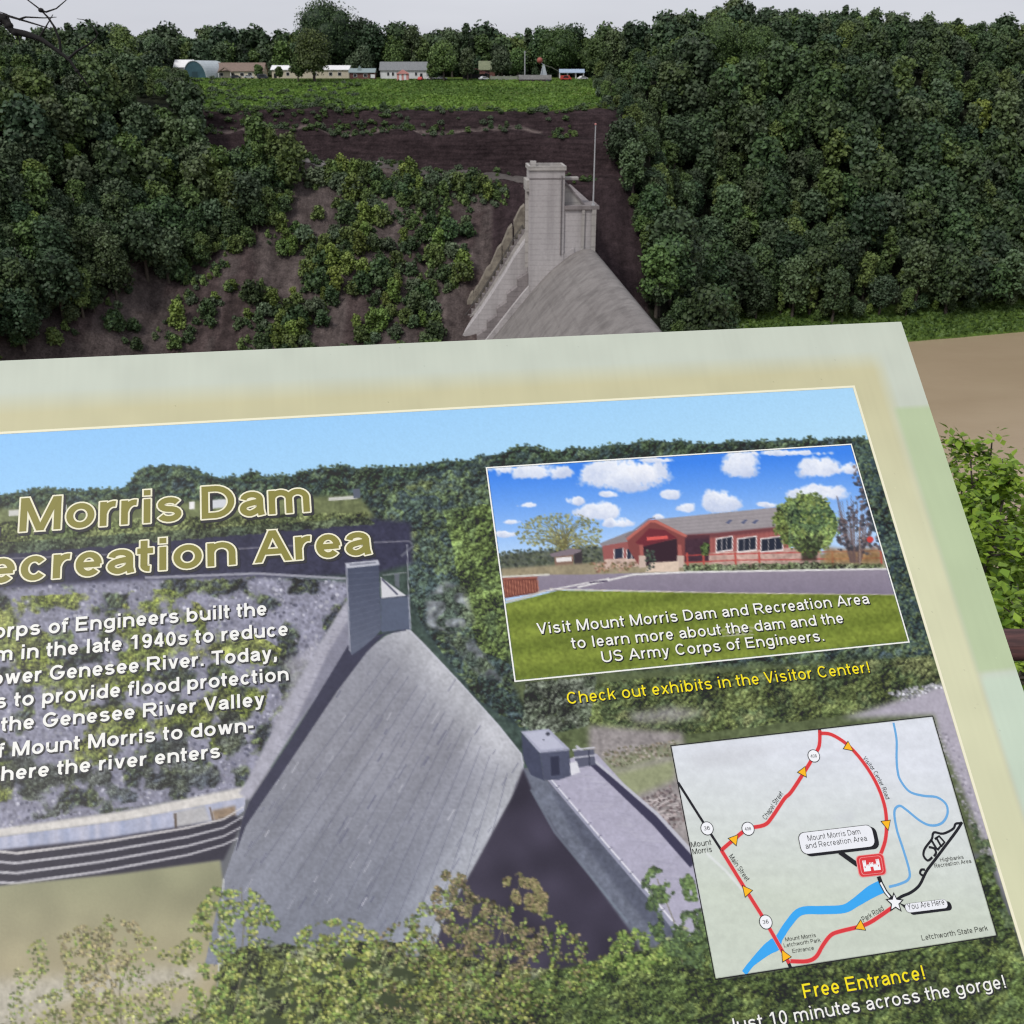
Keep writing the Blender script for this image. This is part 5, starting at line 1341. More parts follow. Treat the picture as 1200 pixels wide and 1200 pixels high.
# ---- inset photo of the visitor centre
VCu = (-.3244, -.0681); VCv = (.0989, .2411)
MPu = (-.2366, -.0666); MPv = (.2900, .4171)
vx, vy = np.array(uv2p(np.array([VCu[0], VCu[1], VCu[1], VCu[0]]), np.array([VCv[0], VCv[0], VCv[1], VCv[1]])))
vcp = list(zip(vx, vy))
poly(vcp, (90, 150, 230))
save = cv.copy(); vmask = pmask(vcp)
poly(vcp, lambda X_, Y_: A3((66, 132, 232)) + (A3((176, 208, 246)) - A3((66, 132, 232))) * np.clip((Y_ + .06 * X_ - 590) / 95, 0, 1)[..., None])
def Z2(x, y): return (560 + x / 2.143, 440 + y / 2.143)
def ZP(pts): return [Z2(*p) for p in pts]
def cloud(x0_, y0_, w_, h_, n_=40):
    w_ *= 1.18; h_ *= 1.3
    cx_, cy_ = Z2(x0_, y0_); w_ = w_ / 2.143; h_ = h_ / 2.143 * .62
    X0, X1, Y0_, Y1 = int(cx_ - w_ * 1.5 - CX0), int(cx_ + w_ * 1.5 - CX0), int(cy_ - h_ * 2 - CY0), int(cy_ + h_ * 1.6 - CY0)
    sl = (slice(Y0_, Y1), slice(X0, X1)); ax = (QX[sl] - cx_) / w_; ay = (QY[sl] - cy_) / h_
    nn = .5 * vn(QX[sl] / (h_ * .9 + 3), QY[sl] / (h_ * .8 + 3)) + .3 * vn(QX[sl] / (h_ * .4 + 2) + 9, QY[sl] / (h_ * .4 + 2)) + .2 * NF[2.5][sl]
    d_ = 1 - ax ** 2 - np.where(ay > 0, (ay * 1.5) ** 2, ay ** 2) + (nn - .5) * 1.9
    al = np.clip((d_ - .15) / .45, 0, 1); f = np.clip(.5 + ay * .5 + (nn - .5) * 1.2, 0, 1)[..., None]
    blend(al * .96, X0, Y0_, A3((252, 252, 253)) + (A3((192, 202, 226)) - A3((252, 252, 253))) * f)
for c in ((145, 243, 90, 40), (355, 255, 115, 70, 70), (420, 250, 60, 50), (482, 302, 26, 22), (655, 228, 48, 64, 50), (858, 238, 56, 50, 44), (925, 235, 30, 30), (850, 300, 80, 34), (610, 322, 46, 48), (524, 336, 22, 24), (310, 345, 66, 40, 44), (350, 372, 40, 20), (240, 316, 28, 22), (332, 300, 26, 14), (128, 327, 26, 12), (84, 369, 24, 10), (60, 236, 40, 22), (452, 356, 18, 12), (730, 326, 30, 12), (450, 214, 50, 10), (760, 196, 120, 12), (66, 400, 30, 14)): cloud(*c)
poly(ZP([(30, 455), (70, 448), (160, 440), (260, 430), (330, 430), (330, 480), (180, 495), (40, 505)]), (92, 98, 88), 1, 1, .25)
leafdots(ZP([(40, 450), (90, 438), (300, 425), (320, 470), (60, 490)]), 420, (.8, 2), [(74, 82, 66), (98, 104, 84), (64, 70, 66)], .8)
poly(ZP([(40, 492), (180, 484), (260, 492), (60, 512)]), (126, 140, 78), 1, 0, .1)
for k in range(60):                                    # wide bare-branched tree
    a = g2.uniform(-2.9, -.25); l = g2.uniform(40, 105); line([Z2(215, 436), Z2(215 + .5 * l * math.cos(a), 430 + .6 * l * math.sin(a)), Z2(215 + 1.08 * l * math.cos(a), 436 + .86 * l * math.sin(a))], [1.4, 1, .6], (104, 100, 70), .7)
leafdots(ZP([(92, 395), (110, 370), (150, 352), (200, 344), (250, 348), (300, 366), (314, 395), (300, 430), (200, 440), (110, 425)]), 620, (.7, 1.6), [(140, 138, 86), (160, 156, 100), (116, 116, 76), (128, 130, 96)], .75)
poly(ZP([(180, 448), (236, 434), (262, 438), (250, 450), (186, 456)]), (128, 116, 124)); poly(ZP([(192, 456), (240, 450), (240, 478), (194, 482)]), (130, 104, 92)); poly(ZP([(196, 458), (236, 455), (236, 466), (197, 469)]), (226, 222, 220)); poly(ZP([(242, 448), (262, 442), (262, 478), (242, 480)]), (64, 58, 62))
poly(ZP([(220, 480), (320, 470), (400, 478), (360, 498), (180, 502)]), (138, 120, 90), 1, 1, .2); leafdots(ZP([(190, 488), (250, 480), (270, 494), (190, 500)]), 40, (.8, 1.5), [(206, 170, 70), (180, 140, 70)], .8)
# building
poly(ZP([(40, 486), (300, 470), (1060, 440), (1060, 520), (40, 530)]), (150, 140, 116), 1, 1, .15)
poly(ZP([(305, 422), (380, 392), (440, 380), (440, 410), (310, 428)]), (140, 134, 138))
poly(ZP([(312, 428), (420, 410), (420, 462), (380, 470), (316, 465)]), (152, 92, 90)); poly(ZP([(318, 462), (420, 455), (420, 478), (318, 486)]), (196, 172, 160), 1, 0, .2)
for x in (342, 374, 386): poly(ZP([(x, 436), (x + 22, 433), (x + 22, 458), (x, 461)]), (52, 56, 72)); line(ZP([(x, 436), (x, 461)]), 1.2, (226, 214, 210)); line(ZP([(x + 23, 433), (x + 23, 458)]), 1.2, (226, 214, 210))
poly(ZP([(440, 362), (760, 330), (780, 380), (600, 398), (510, 402)]), (152, 146, 150), 1, 0, .06)
for x in (622, 660, 688, 738): poly(ZP([(x, 370), (x + 10, 362), (x + 18, 362), (x + 8, 373)]), (84, 92, 124))
poly(ZP([(500, 402), (600, 396), (780, 378), (780, 440), (600, 468), (500, 470)]), (158, 94, 90)); poly(ZP([(500, 402), (582, 400), (582, 466), (500, 470)]), (72, 52, 62), 1, 0, .15)
poly(ZP([(500, 401), (600, 395), (780, 377), (780, 388), (600, 407), (500, 412)]), (96, 60, 66), .75, 1)
for k in range(34):
    x = 586 + k * 5.8; line(ZP([(x, 405 - (x - 586) * .11), (x, 450 - (x - 586) * .08)]), .7, (128, 72, 72) if k % 2 else (176, 112, 104), .35)
for k in range(9): line(ZP([(448 + k * 6, 366 + k * 3.6), (762, 338 + k * 5)]), .7, (128, 122, 128) if k % 2 else (170, 164, 166), .35)
poly(ZP([(580, 446), (800, 432), (860, 440), (860, 480), (580, 484)]), (190, 160, 150), 1, 0, .22)
for x, w_ in ((600, 38), (654, 44), (712, 52)):
    poly(ZP([(x - 3, 409), (x + w_ + 3, 402), (x + w_ + 3, 440), (x - 3, 446)]), (232, 222, 220)); poly(ZP([(x, 412), (x + w_, 405), (x + w_, 436), (x, 442)]), (46, 50, 62))
    for f in (.33, .66): line(ZP([(x + w_ * f, 409), (x + w_ * f, 440)]), .8, (200, 192, 192))
poly(ZP([(374, 408), (428, 364), (446, 362), (520, 400), (520, 470), (404, 476), (380, 440)]), (130, 74, 72)); poly(ZP([(410, 428), (500, 410), (502, 470), (416, 478)]), (60, 44, 52)); poly(ZP([(426, 405), (478, 402), (478, 412), (424, 416)]), (206, 92, 86)); poly(ZP([(395, 420), (430, 384), (470, 388), (500, 408), (415, 430)]), (112, 52, 60)); poly(ZP([(424, 406), (476, 402), (478, 410), (424, 415)]), (214, 96, 90))
line(ZP([(374, 412), (432, 366), (446, 366), (524, 404)]), 3.2, (184, 108, 98)); line(ZP([(370, 406), (430, 360), (446, 358)]), 1.4, (120, 112, 120))
for x in (410, 506): line(ZP([(x, 425), (x + 4, 478)]), 4.5, (166, 98, 92)); poly(ZP([(x - 6, 452), (x + 12, 452), (x + 12, 482), (x - 6, 484)]), (196, 176, 164))
poly(ZP([(432, 470), (505, 466), (505, 492), (420, 494)]), (216, 196, 178), 1, 0, .08)
for pts in ([(520, 452), (640, 448), (820, 444), (1010, 440)], [(520, 470), (640, 464), (820, 462), (1010, 458)]): line(ZP(pts), 1.5, (176, 78, 74), .9)
for x in (525, 566, 646, 706, 890, 1012): line(ZP([(x, 450 - .01 * x), (x + 2, 484)]), 2.4, (180, 84, 76))
foliage(ZP([(510, 476), (840, 470), (1016, 472), (1020, 486), (520, 494)]), 220, (1.2, 2.2), [(134, 146, 120), (112, 128, 90), (164, 168, 150)], .6, 1.3); foliage(ZP([(560, 425), (582, 420), (584, 452), (562, 452)]), 30, (1.2, 2), [(96, 120, 70)], .6, 1.3)
leafdots(ZP([(420, 440), (440, 440), (450, 478), (424, 492)]), 40, (.8, 1.8), [(80, 96, 80), (60, 66, 64)], .9); leafdots(ZP([(280, 470), (400, 470), (380, 490), (300, 496)]), 110, (.8, 1.7), [(150, 112, 96), (108, 100, 72), (172, 146, 130)], .8)
poly(ZP([(870, 430), (920, 436), (1010, 430), (1010, 470), (870, 470)]), (150, 116, 80), .85, 2, .3)
for k in range(60):
    x = g2.uniform(900, 990); y0_ = g2.uniform(300, 400); line(ZP([(950 + (x - 950) * .3, 470), (x, y0_)]), .8, (104, 86, 84), .6)
leafdots(ZP([(938, 225), (956, 215), (1030, 440), (985, 452), (960, 440), (905, 440), (900, 380), (925, 330), (950, 320)]), 620, (.8, 2.2), [(92, 84, 88), (74, 78, 84), (120, 100, 98), (60, 58, 66)], .75, 5, .4)
leafdots(ZP([(958, 215), (980, 215), (1030, 420), (1000, 420), (975, 330)]), 300, (.8, 2.2), [(66, 72, 78), (54, 60, 68)], .8, 5, .35)
poly(ZP([(815, 425), (850, 425), (852, 466), (812, 466)]), (58, 52, 46), .9, 1)
foliage(ZP([(743, 362), (752, 335), (772, 316), (812, 299), (850, 302), (880, 322), (898, 352), (904, 388), (888, 420), (858, 440), (812, 442), (774, 424), (752, 396)]), 520, (1.6, 3.2), [(104, 124, 66), (124, 142, 76), (78, 96, 58), (92, 112, 62)], .5, 1.35)
leafdots(ZP([(738, 362), (748, 330), (772, 308), (812, 292), (852, 295), (886, 315), (906, 350), (912, 390), (892, 428), (856, 446), (808, 448), (768, 428), (744, 398)]), 620, (.7, 1.9), [(104, 122, 66), (128, 144, 82), (74, 90, 54), (146, 158, 96)], .8, 6, .4)
leafdots(ZP([(780, 400), (870, 405), (850, 455), (815, 462)]), 130, (1, 2), [(54, 58, 48), (70, 80, 56)], .8); line(ZP([(958, 380), (960, 474)]), 1.6, (150, 132, 124), .9)
dab(*Z2(985, 412), 4, A3((200, 70, 66)))
# road, kerbs, lawn
poly(ZP([(40, 508), (180, 500), (260, 500), (540, 492), (1050, 484), (1060, 552), (700, 548), (230, 536), (160, 545), (60, 560)]), vg((146, 138, 152), (128, 120, 138), 665, 700), 1, 0, .05)
line(ZP([(60, 506), (180, 500)]), 2.2, (206, 204, 196)); line(ZP([(250, 532), (390, 500), (520, 494), (1060, 485)]), 2.0, (224, 222, 222)); line(ZP([(180, 536), (240, 538), (600, 546), (1060, 552)]), 1.5, (206, 198, 188)); line(ZP([(150, 545), (330, 510)]), 1.6, (220, 218, 218)); line(ZP([(280, 520), (325, 516)]), 1.6, (70, 62, 84))
lawn = ZP([(60, 575), (140, 556), (200, 540), (700, 548), (1100, 552), (1100, 700), (60, 790)])
poly(lawn, lambda X_, Y_: A3((128, 142, 62)) + (A3((104, 118, 50)) - A3((128, 142, 62))) * (np.sin((Y_ + .16 * X_) / 5.2) * .35 + .5 + .4 * (vn(X_ / 30, Y_ / 9) - .5))[..., None], 1, 0, .12, NF[2.5])
poly(ZP([(60, 512), (148, 508), (152, 545), (66, 560)]), (112, 66, 58)); 
for k in range(13): line(ZP([(66 + k * 7, 514), (68 + k * 7, 555 - k * 1.1)]), 1.2, (178, 118, 98)); 
line(ZP([(58, 511), (150, 507)]), 2.2, (150, 92, 80)); line(ZP([(70, 568), (110, 560), (170, 540)]), 2.5, (190, 182, 170), .8)
# a scuff left on the panel across the caption
for k in range(9):
    x, y = g2.uniform(838, 868), g2.uniform(734, 746); line([(x, y), (x + g2.uniform(8, 24), y + g2.uniform(-4, 2))], g2.uniform(.8, 1.8), (206, 198, 216), .55)
# keep the inset inside its frame
mfull = np.zeros((CHT, CWD)); m_, x0_, y0_ = vmask; mfull[y0_:y0_ + m_.shape[0], x0_:x0_ + m_.shape[1]] = m_
cv[:] = save + (cv - save) * mfull[..., None]
# ---- map ground
mx_, my_ = np.array(uv2p(np.array([MPu[0], MPu[1], MPu[1], MPu[0]]), np.array([MPv[0], MPv[0], MPv[1], MPv[1]])))
mpp = list(zip(mx_, my_))
poly(mpp, lambda X_, Y_: (A3((217, 221, 230)) + (A3((200, 208, 196)) - A3((217, 221, 230))) * np.clip((Y_ - .1 * (X_ - 900) - 880) / 170, 0, 1)[..., None]) * (1 + .035 * (vn(X_ / 26, Y_ / 7) + vn(X_ / 7, Y_ / 5) - 1))[..., None])
poly([(806, 886), (850, 875), (925, 872), (880, 892), (820, 902)], (196, 198, 204), .5, 5); poly([(975, 955), (1000, 948), (1002, 962), (980, 964)], (198, 202, 208), .5, 3); line([(828, 1000), (850, 1020), (872, 1045)], 3, (226, 228, 232), .6)
cv[:] = np.clip(cv * (1 + .02 * (NF[1.3] - .5) * 2)[..., None], 0, 255)

# ---- the printed sheet as a fine grid whose colours follow the artwork
sign = tag(empty('information_sign', tuple(SO), (STILT, 0, SYAW)), 'slanted outdoor information panel printed with a dam photograph, map and welcome text', 'sign')
gu = np.unique(np.round(np.concatenate([np.linspace(-SW, -.74, 40), np.arange(-.74, 0, .0007), [0], np.array([VCu[0], VCu[1], MPu[0], MPu[1], -MG])]), 6))
gv = np.unique(np.round(np.concatenate([np.arange(0, .56, .0007), np.linspace(.56, SHT, 12), np.array([VCv[0], VCv[1], MPv[0], MPv[1], MG])]), 6))
G1u, G1v = np.meshgrid(gu, gv)
sx_, sy_ = uv2p(G1u, G1v)
def bil(px, py):
    x = np.clip(px - CX0 - .5, 0, CWD - 1.001); y = np.clip(py - CY0 - .5, 0, CHT - 1.001)
    xi = x.astype(int); yi = y.astype(int); fx = (x - xi)[..., None]; fy = (y - yi)[..., None]
    return cv[yi, xi] * (1 - fx) * (1 - fy) + cv[yi, xi + 1] * fx * (1 - fy) + cv[yi + 1, xi] * (1 - fx) * fy + cv[yi + 1, xi + 1] * fx * fy
art = bil(sx_, sy_)
inner = (G1u < -MG) & (G1u > -SW + MG) & (G1v > MG) & (G1v < SHT - MG)
bcol = border_col(G1u, G1v)
art = np.where(inner[..., None], art, bcol)
def ink(c): return np.clip((lin(c) - .021) / PRINT_K, 0.004, .93)
colL = ink(art).reshape(-1, 3)
nu, nv = len(gu), len(gv)
qi = (np.arange(nv - 1)[:, None] * nu + np.arange(nu - 1)[None, :])
cu = (gu[:-1] + gu[1:]) / 2; cw = (gv[:-1] + gv[1:]) / 2
CUg, CVg = np.meshgrid(cu, cw)
inVC = (CUg > VCu[0]) & (CUg < VCu[1]) & (CVg > VCv[0]) & (CVg < VCv[1])
inMP = (CUg > MPu[0]) & (CUg < MPu[1]) & (CVg > MPv[0]) & (CVg < MPv[1])
inMain = (CUg < -MG) & (CUg > -SW + MG) & (CVg > MG) & (CVg < SHT - MG) & ~inVC & ~inMP
inB = ~inVC & ~inMP & ~inMain
def paper(name):
    m, nt, p = new_mat(name)
    a = nt.nodes.new('ShaderNodeAttribute'); a.attribute_name = 'Col'
    nt.links.new(a.outputs['Color'], p.inputs['Base Color'])
    p.inputs['Roughness'].default_value = .48; p.inputs['Specular IOR Level'].default_value = .35
    bump(nt, p, noise(nt, 900, 3, .6, coords(nt)), .05, .0005)
    return m
M['print'] = paper('printed_laminate')
gridV = np.stack([G1u.ravel(), -G1v.ravel(), np.zeros(G1u.size)], 1)
def sheet(name, mask):
    q_ = qi[mask]; F = np.stack([q_, q_ + nu, q_ + nu + 1, q_ + 1], 1)
    used, inv = np.unique(F.ravel(), return_inverse=True)
    return link_mesh(name, np_mesh(name, gridV[used], inv.reshape(-1, 4), M['print'], colL[used]), sign)
sheet('border', inB); sheet('dam_photograph', inMain)
vc_o = sheet('visitor_center_photograph', inVC); mp_o = sheet('map', inMP)
pb = MB()
pb.box(-SW, 0, -SHT, 0, -.0135, -.0006)
pb.build('panel', plain('panel_edge', (.72, .71, .62), .5, (.6, .6, .52), 30), sign)
fm = MB()
for x_ in (-.72, -.2): fm.box(x_ - .03, x_ + .03, -SHT + .05, -.05, -.045, -.0137)
fm.box(-.75, -.17, -.33, -.27, -.085, -.0452)
fm.build('bracket', M['iron'], sign)
legM = Matrix.Rotation(-STILT, 4, 'X')
for x_ in (-.72, -.2):
    lg = MB(); lg.box(x_ - .035, x_ + .035, -.035, .035, -1.35, .0, Matrix.Translation((0, -.30, -.03)) @ legM @ Matrix.Translation((0, .0, -.06))); lg.build('leg', M['wood'], sign, bevel=.004)

# ---- flat inks printed above the sheet
def flat(name, c, rough=.45):
    m, nt, p = new_mat(name); nt.links.new(mix(nt, ramp(nt, noise(nt, 140, 3, .6, coords(nt)), .2, .8), tuple(ink(c) * .97), tuple(ink(c))), p.inputs['Base Color'])
    p.inputs['Roughness'].default_value = rough; p.inputs['Specular IOR Level'].default_value = .35
    return m
I = {k: flat('ink_' + k, c) for k, c in dict(white=(240, 240, 236), cream=(238, 234, 208), olive=(138, 133, 70), shadow=(58, 58, 62), black=(34, 32, 36), red=(216, 66, 70), pink=(240, 150, 150), yellow=(244, 226, 40), amber=(250, 186, 40), blue=(66, 168, 240), ltblue=(110, 170, 222), paper=(234, 236, 242), grey=(96, 98, 102), dkgrey=(44, 42, 48), map_white=(240, 242, 246)).items()}
class Ink:
    def __init__(s): s.v = []; s.f = []; s.mi = []
    def poly(s, uvs, h, mi=0):
        b = len(s.v); s.v += [(u, -v, h) for u, v in uvs]; s.f.append(list(range(b, b + len(uvs)))[::-1]); s.mi.append(mi)
    def strip(s, uvs, wd, h, mi=0, closed=False):
        P = np.array(uvs, float)
        if not hasattr(wd, '__len__'): wd = [wd] * len(P)
        if closed: T = np.roll(P, -1, 0) - np.roll(P, 1, 0)
        else: T = np.gradient(P, axis=0)
        T /= np.linalg.norm(T, axis=1, keepdims=True) + 1e-12; Nn = np.stack([-T[:, 1], T[:, 0]], 1) * (np.array(wd)[:, None] / 2)
        L_ = P + Nn; R_ = P - Nn; b = len(s.v)
        for l, r in zip(L_, R_): s.v += [(l[0], -l[1], h), (r[0], -r[1], h)]
        n_ = len(P)
        for i in range(n_ if closed else n_ - 1):
            j = (i + 1) % n_; s.f.append([b + 2 * i, b + 2 * j, b + 2 * j + 1, b + 2 * i + 1]); s.mi.append(mi)
    def ring(s, c, r, wd, h, mi=0, n=20, asp=1.0):
        s.strip([(c[0] + r * math.cos(t), c[1] + r * asp * math.sin(t)) for t in np.linspace(0, 2 * math.pi, n + 1)[:-1]], wd, h, mi, True)
    def disc(s, c, r, h, mi=0, n=20, asp=1.0): s.poly([(c[0] + r * math.cos(t), c[1] + r * asp * math.sin(t)) for t in np.linspace(0, 2 * math.pi, n + 1)[:-1]], h, mi)
    def mesh(s, V, F, h, mi=0):
        b = len(s.v); s.v += [(x, y, h) for x, y in V]; s.f += [[b + i for i in f] for f in F]; s.mi += [mi] * len(F)
    def build(s, name, mats, parent=None):
        me = bpy.data.meshes.new(name); me.from_pydata(s.v, [], s.f)
        for m in mats: me.materials.append(m)
        me.polygons.foreach_set('material_index', np.array(s.mi, np.int32)); me.update()
        return link_mesh(name, me, parent or sign)
PXM = .00062
def U_(p): a, b = p2uv(p[0], p[1]); return (float(a), float(b))
def US(pts): return [U_(p) for p in pts]
def smooth(pts, k=4):
    P = np.array(pts, float); n_ = len(P); out = []
    for i in range(n_ - 1):
        p0, p1, p2, p3 = P[max(0, i - 1)], P[i], P[i + 1], P[min(n_ - 1, i + 2)]
        for t in np.linspace(0, 1, k, endpoint=False): out.append(.5 * (2 * p1 + (p2 - p0) * t + (2 * p0 - 5 * p1 + 4 * p2 - p3) * t * t + (3 * p1 - p0 - 3 * p2 + p3) * t ** 3))
    return np.array(out + [P[-1]])

# ---- lettering: a plain grotesque drawn with strokes (strips, arcs and cut diagonals), so weight and outline can be set freely
CAPH, XH, DESC = .716, .519, -.205
ADV = dict(zip('abcdefghijklmnopqrstuvwxyz', (.556, .611, .556, .611, .556, .333, .611, .611, .278, .278, .556, .278, .889, .611, .611, .611, .611, .389, .556, .333, .611, .556, .778, .556, .556, .5)))
ADV.update(dict(zip('ABCDEFGHIJKLMNOPQRSTUVWXYZ', (.722, .722, .722, .722, .667, .611, .778, .722, .278, .556, .722, .611, .833, .722, .778, .667, .778, .722, .667, .611, .722, .667, .944, .667, .667, .611))))
ADV.update({c: .556 for c in '0123456789'}); ADV.update({' ': .278, '.': .278, ',': .278, '!': .333, '-': .333, '&': .722})
def arc_(cx, cy, rx, ry, a0, a1, n=None):
    n = n or max(4, int(abs(a1 - a0) / 15) + 2)
    return [(cx + rx * math.cos(R(a)), cy + ry * math.sin(R(a))) for a in np.linspace(a0, a1, n)]
def glyph(ch, w):
    """list of primitives: ('s', points, closed) strokes of width w; ('d', x0, y0, x1, y1) diagonals with level ends; ('b', x0, y0, x1, y1) boxes"""
    h = w / 2; a = ADV[ch]; sb = .062 - .012 * (w > .11); l = sb + h; r = a - sb - h; m = (l + r) / 2; rx = (r - l) / 2
    X = XH; C = CAPH; ov = .011
    st = lambda *p, c=False: ('s', list(p), c)
    def ell(cy, ry): return ('s', arc_(m, cy, rx, ry, 0, 360, 28)[:-1], True)
    ry = X / 2 - h + ov; oc = X / 2
    def arch(x0, x1, top, ry_): cx = (x0 + x1) / 2; return arc_(cx, top - ry_, (x1 - x0) / 2, ry_, 178, 0, 13)
    if ch in 'bpdq':
        top = C if ch in 'bd' else X; bot = 0 if ch in 'bd' else DESC
        sx = l if ch in 'bp' else r
        return [st((sx, bot), (sx, top)), ell(oc, ry)]
    if ch == 'o': return [ell(oc, ry)]
    if ch == 'c': return [('s', arc_(m, oc, rx, ry, 40, 320), False)]
    if ch == 'e': return [('s', arc_(m, oc, rx, ry, -2, 318), False), st((l + h * .6, oc - .012), (r + h * .5, oc - .012))]
    if ch == 'a':
        p = [(l + .012, X * .70)] + arc_(m, X * .68, rx * .96, X * .32 - h + ov, 150, 0, 9)[0:] + [(r - .004, X * .4), (r - .002, .12), (r + .02, 0)]
        q = [(r - .01, X * .585), (m + .02, X * .545), (l + .045, X * .46), (l, .155), (l + .045, h + .02), (m - .025, h - ov), (r - .07, h + .045), (r - .01, X * .34)]
        return [('s', p, False), ('s', list(map(tuple, smooth(q, 4))), False)]
    if ch in 'nhu':
        if ch == 'u': p = [(l, X), (l, .19)] + [(x, y) for x, y in arc_(m, h - ov + .19, rx, .19, 180, 340, 10)]; return [('s', p, False), st((r, 0), (r, X))]
        return [st((l, 0), (l, C if ch == 'h' else X)), ('s', [(l, .28)] + arch(l, r, X - h + ov, .185) + [(r, 0)], False)]
    if ch == 'm':
        return [st((l, 0), (l, X)), ('s', [(l, .28)] + arch(l, m, X - h + ov, .15) + [(m, 0)], False), ('s', [(m, .28)] + arch(m, r, X - h + ov, .15) + [(r, 0)], False)]
    if ch == 'r': return [st((l, 0), (l, X)), ('s', arc_(l + .19, X - h + ov - .26, .19, .26, 165, 80, 8), False)]
    if ch in 'i': return [st((m, 0), (m, X)), ('b', m - h, C - w * .9, m + h, C + .005)]
    if ch == 'l': return [st((m, 0), (m, C))]
    if ch == 't': return [('s', [(m - .03, .69), (m - .03, .13)] + arc_(m + .065, .13, .095, .13 - h + .005, 180, 275, 6), False), st((m - .15, X - h * .95), (m + .13, X - h * .95))]
    if ch == 'f': return [('s', [(m - .02, 0), (m - .02, .58)] + arc_(m + .10, .57, .12, .156 - h, 180, 90, 6) + [(m + .155, CAPH + .01 - h)], False), st((m - .14, X - h * .95), (m + .13, X - h * .95))]
    if ch == 'g': return [ell(oc, ry), ('s', [(r, X), (r, -.03)] + arc_(m, -.03, rx, .18 - h, 0, -155, 9), False)]
    if ch == 's' or ch == 'S' or ch in '38':
        T = (X if ch == 's' else C) + ov; B = -ov; mid = (T + B) / 2 + .01; r1 = (T - h - mid) / 2; r2 = (mid - B - h) / 2
        t_, b_ = mid + r1, mid - r2
        if ch in 'sS': return [('s', arc_(m, t_, rx * .95, r1, 22, 270, 14) + arc_(m, b_, rx, r2, 90, -160, 14)[1:], False)]
        if ch == '8': return [('s', arc_(m, t_, rx * .9, r1, 0, 360, 20)[:-1], True), ('s', arc_(m, b_, rx, r2, 0, 360, 20)[:-1], True)]
        return [('s', arc_(m, t_, rx * .95, r1, 160, -90, 14) + arc_(m, b_, rx, r2, 90, -160, 14)[1:], False)]
    if ch == 'k': return [st((l, 0), (l, C)), ('d', l + h, .2, r - .01, X), ('d', r + .0, 0, l + .19, .31)]
    if ch == 'v': return [('d', m, 0, l, X), ('d', m, 0, r, X)]
    if ch == 'y': return [('d', m, .0, l, X), ('d', m, .0, r, X), ('s', [(m + .012, .05), (m - .03, -.10), (m - .09, DESC + h), (m - .19, DESC + h + .005)], False)]
    if ch == 'x': return [('d', l, 0, r, X), ('d', r, 0, l, X)]
    if ch == 'w': q = (r - l) / 4; return [('d', l + q, 0, l, X), ('d', l + q, 0, m, X), ('d', r - q, 0, m, X), ('d', r - q, 0, r, X)]
    if ch == 'V': return [('d', m, 0, l - .02, C), ('d', m, 0, r + .02, C)]
    if ch == 'A': return [('d', l - .03, 0, m, C), ('d', r + .03, 0, m, C), st((l + .06, .23), (r - .06, .23))]
    if ch == 'Y': return [st((m, 0), (m, .34)), ('d', m, .3, l - .02, C), ('d', m, .3, r + .02, C)]
    if ch == 'M': return [st((l, 0), (l, C)), st((r, 0), (r, C)), ('d', m, 0, l + h * .3, C), ('d', m, 0, r - h * .3, C)]
    if ch == 'N': return [st((l, 0), (l, C)), st((r, 0), (r, C)), ('d', r - h * .4, 0, l + h * .4, C)]
    if ch == 'D': return [st((l, 0), (l, C)), ('s', [(l, C - h), (m - .05, C - h)] + arc_(m - .06, C / 2, r - m + .06, C / 2 - h, 88, -88, 14) + [(m - .05, h), (l, h)], False)]
    if ch in 'PRB':
        my = .345 if ch != 'B' else .385; e = r - .03
        def lobe(y0, y1, ex): cy = (y0 + y1) / 2; q = (y1 - y0) / 2; return ('s', [(l, y1), (ex - q, y1)] + arc_(ex - q, cy, q, q, 88, -88, 10) + [(ex - q, y0), (l, y0)], False)
        o = [st((l, 0), (l, C)), lobe(my, C - h, e + (.02 if ch != 'B' else -.01))]
        if ch == 'R': o.append(('d', r + .02, 0, m + .02, my))
        if ch == 'B': o.append(lobe(h, my, r + .01))
        return o
    if ch in 'CGOQ':
        ry = C / 2 - h + ov
        if ch == 'O': return [ell(C / 2, ry)]
        if ch == 'C': return [('s', arc_(m, C / 2, rx, ry, 42, 318), False)]
        return [('s', arc_(m, C / 2, rx, ry, 42, 325) + [(r, .30)], False), st((r + h, .32), (m + .02, .32))]
    if ch == 'E': return [st((l, 0), (l, C)), st((l + h, C - h), (r + .02, C - h)), st((l + h, .37), (r - .01, .37)), st((l + h, h), (r + .03, h))]
    if ch == 'F': return [st((l, 0), (l, C)), st((l + h, C - h), (r + .02, C - h)), st((l + h, .34), (r - .03, .34))]
    if ch == 'H': return [st((l, 0), (l, C)), st((r, 0), (r, C)), st((l + h, .37), (r - h, .37))]
    if ch == 'L': return [st((l, 0), (l, C)), st((l + h, h), (r + .03, h))]
    if ch == 'T': return [st((m, 0), (m, C - w)), st((l - h - .02, C - h), (r + h + .02, C - h))]
    if ch == 'U': return [('s', [(l, C), (l, .26)] + arc_(m, .26, rx, .26 - h + ov, 180, 360, 14) + [(r, C)], False)]
    if ch == 'J': return [('s', [(r, C), (r, .22)] + arc_(m, .22, rx, .22 - h + ov, 0, -175, 12), False)]
    if ch == '&': return [('s', [(r + .03, .02), (l + .08, .52), (l + .10, .62), (l + .19, C - h), (l + .28, .60), (l + .2, .46), (l + .05, .32), (l, .18), (l + .1, h - ov), (l + .25, h), (r - .02, .30)], False)]
    if ch == '0': return [ell(C / 2, C / 2 - h + ov)]
    if ch == '1': return [st((m + .05, 0), (m + .05, C)), ('d', m - .13, .52, m + .04, C)]
    if ch == '4': return [st((r - .07, 0), (r - .07, C)), st((l - .03, .2), (r + .05, .2)), ('d', l + .0, .22, r - .1, C)]
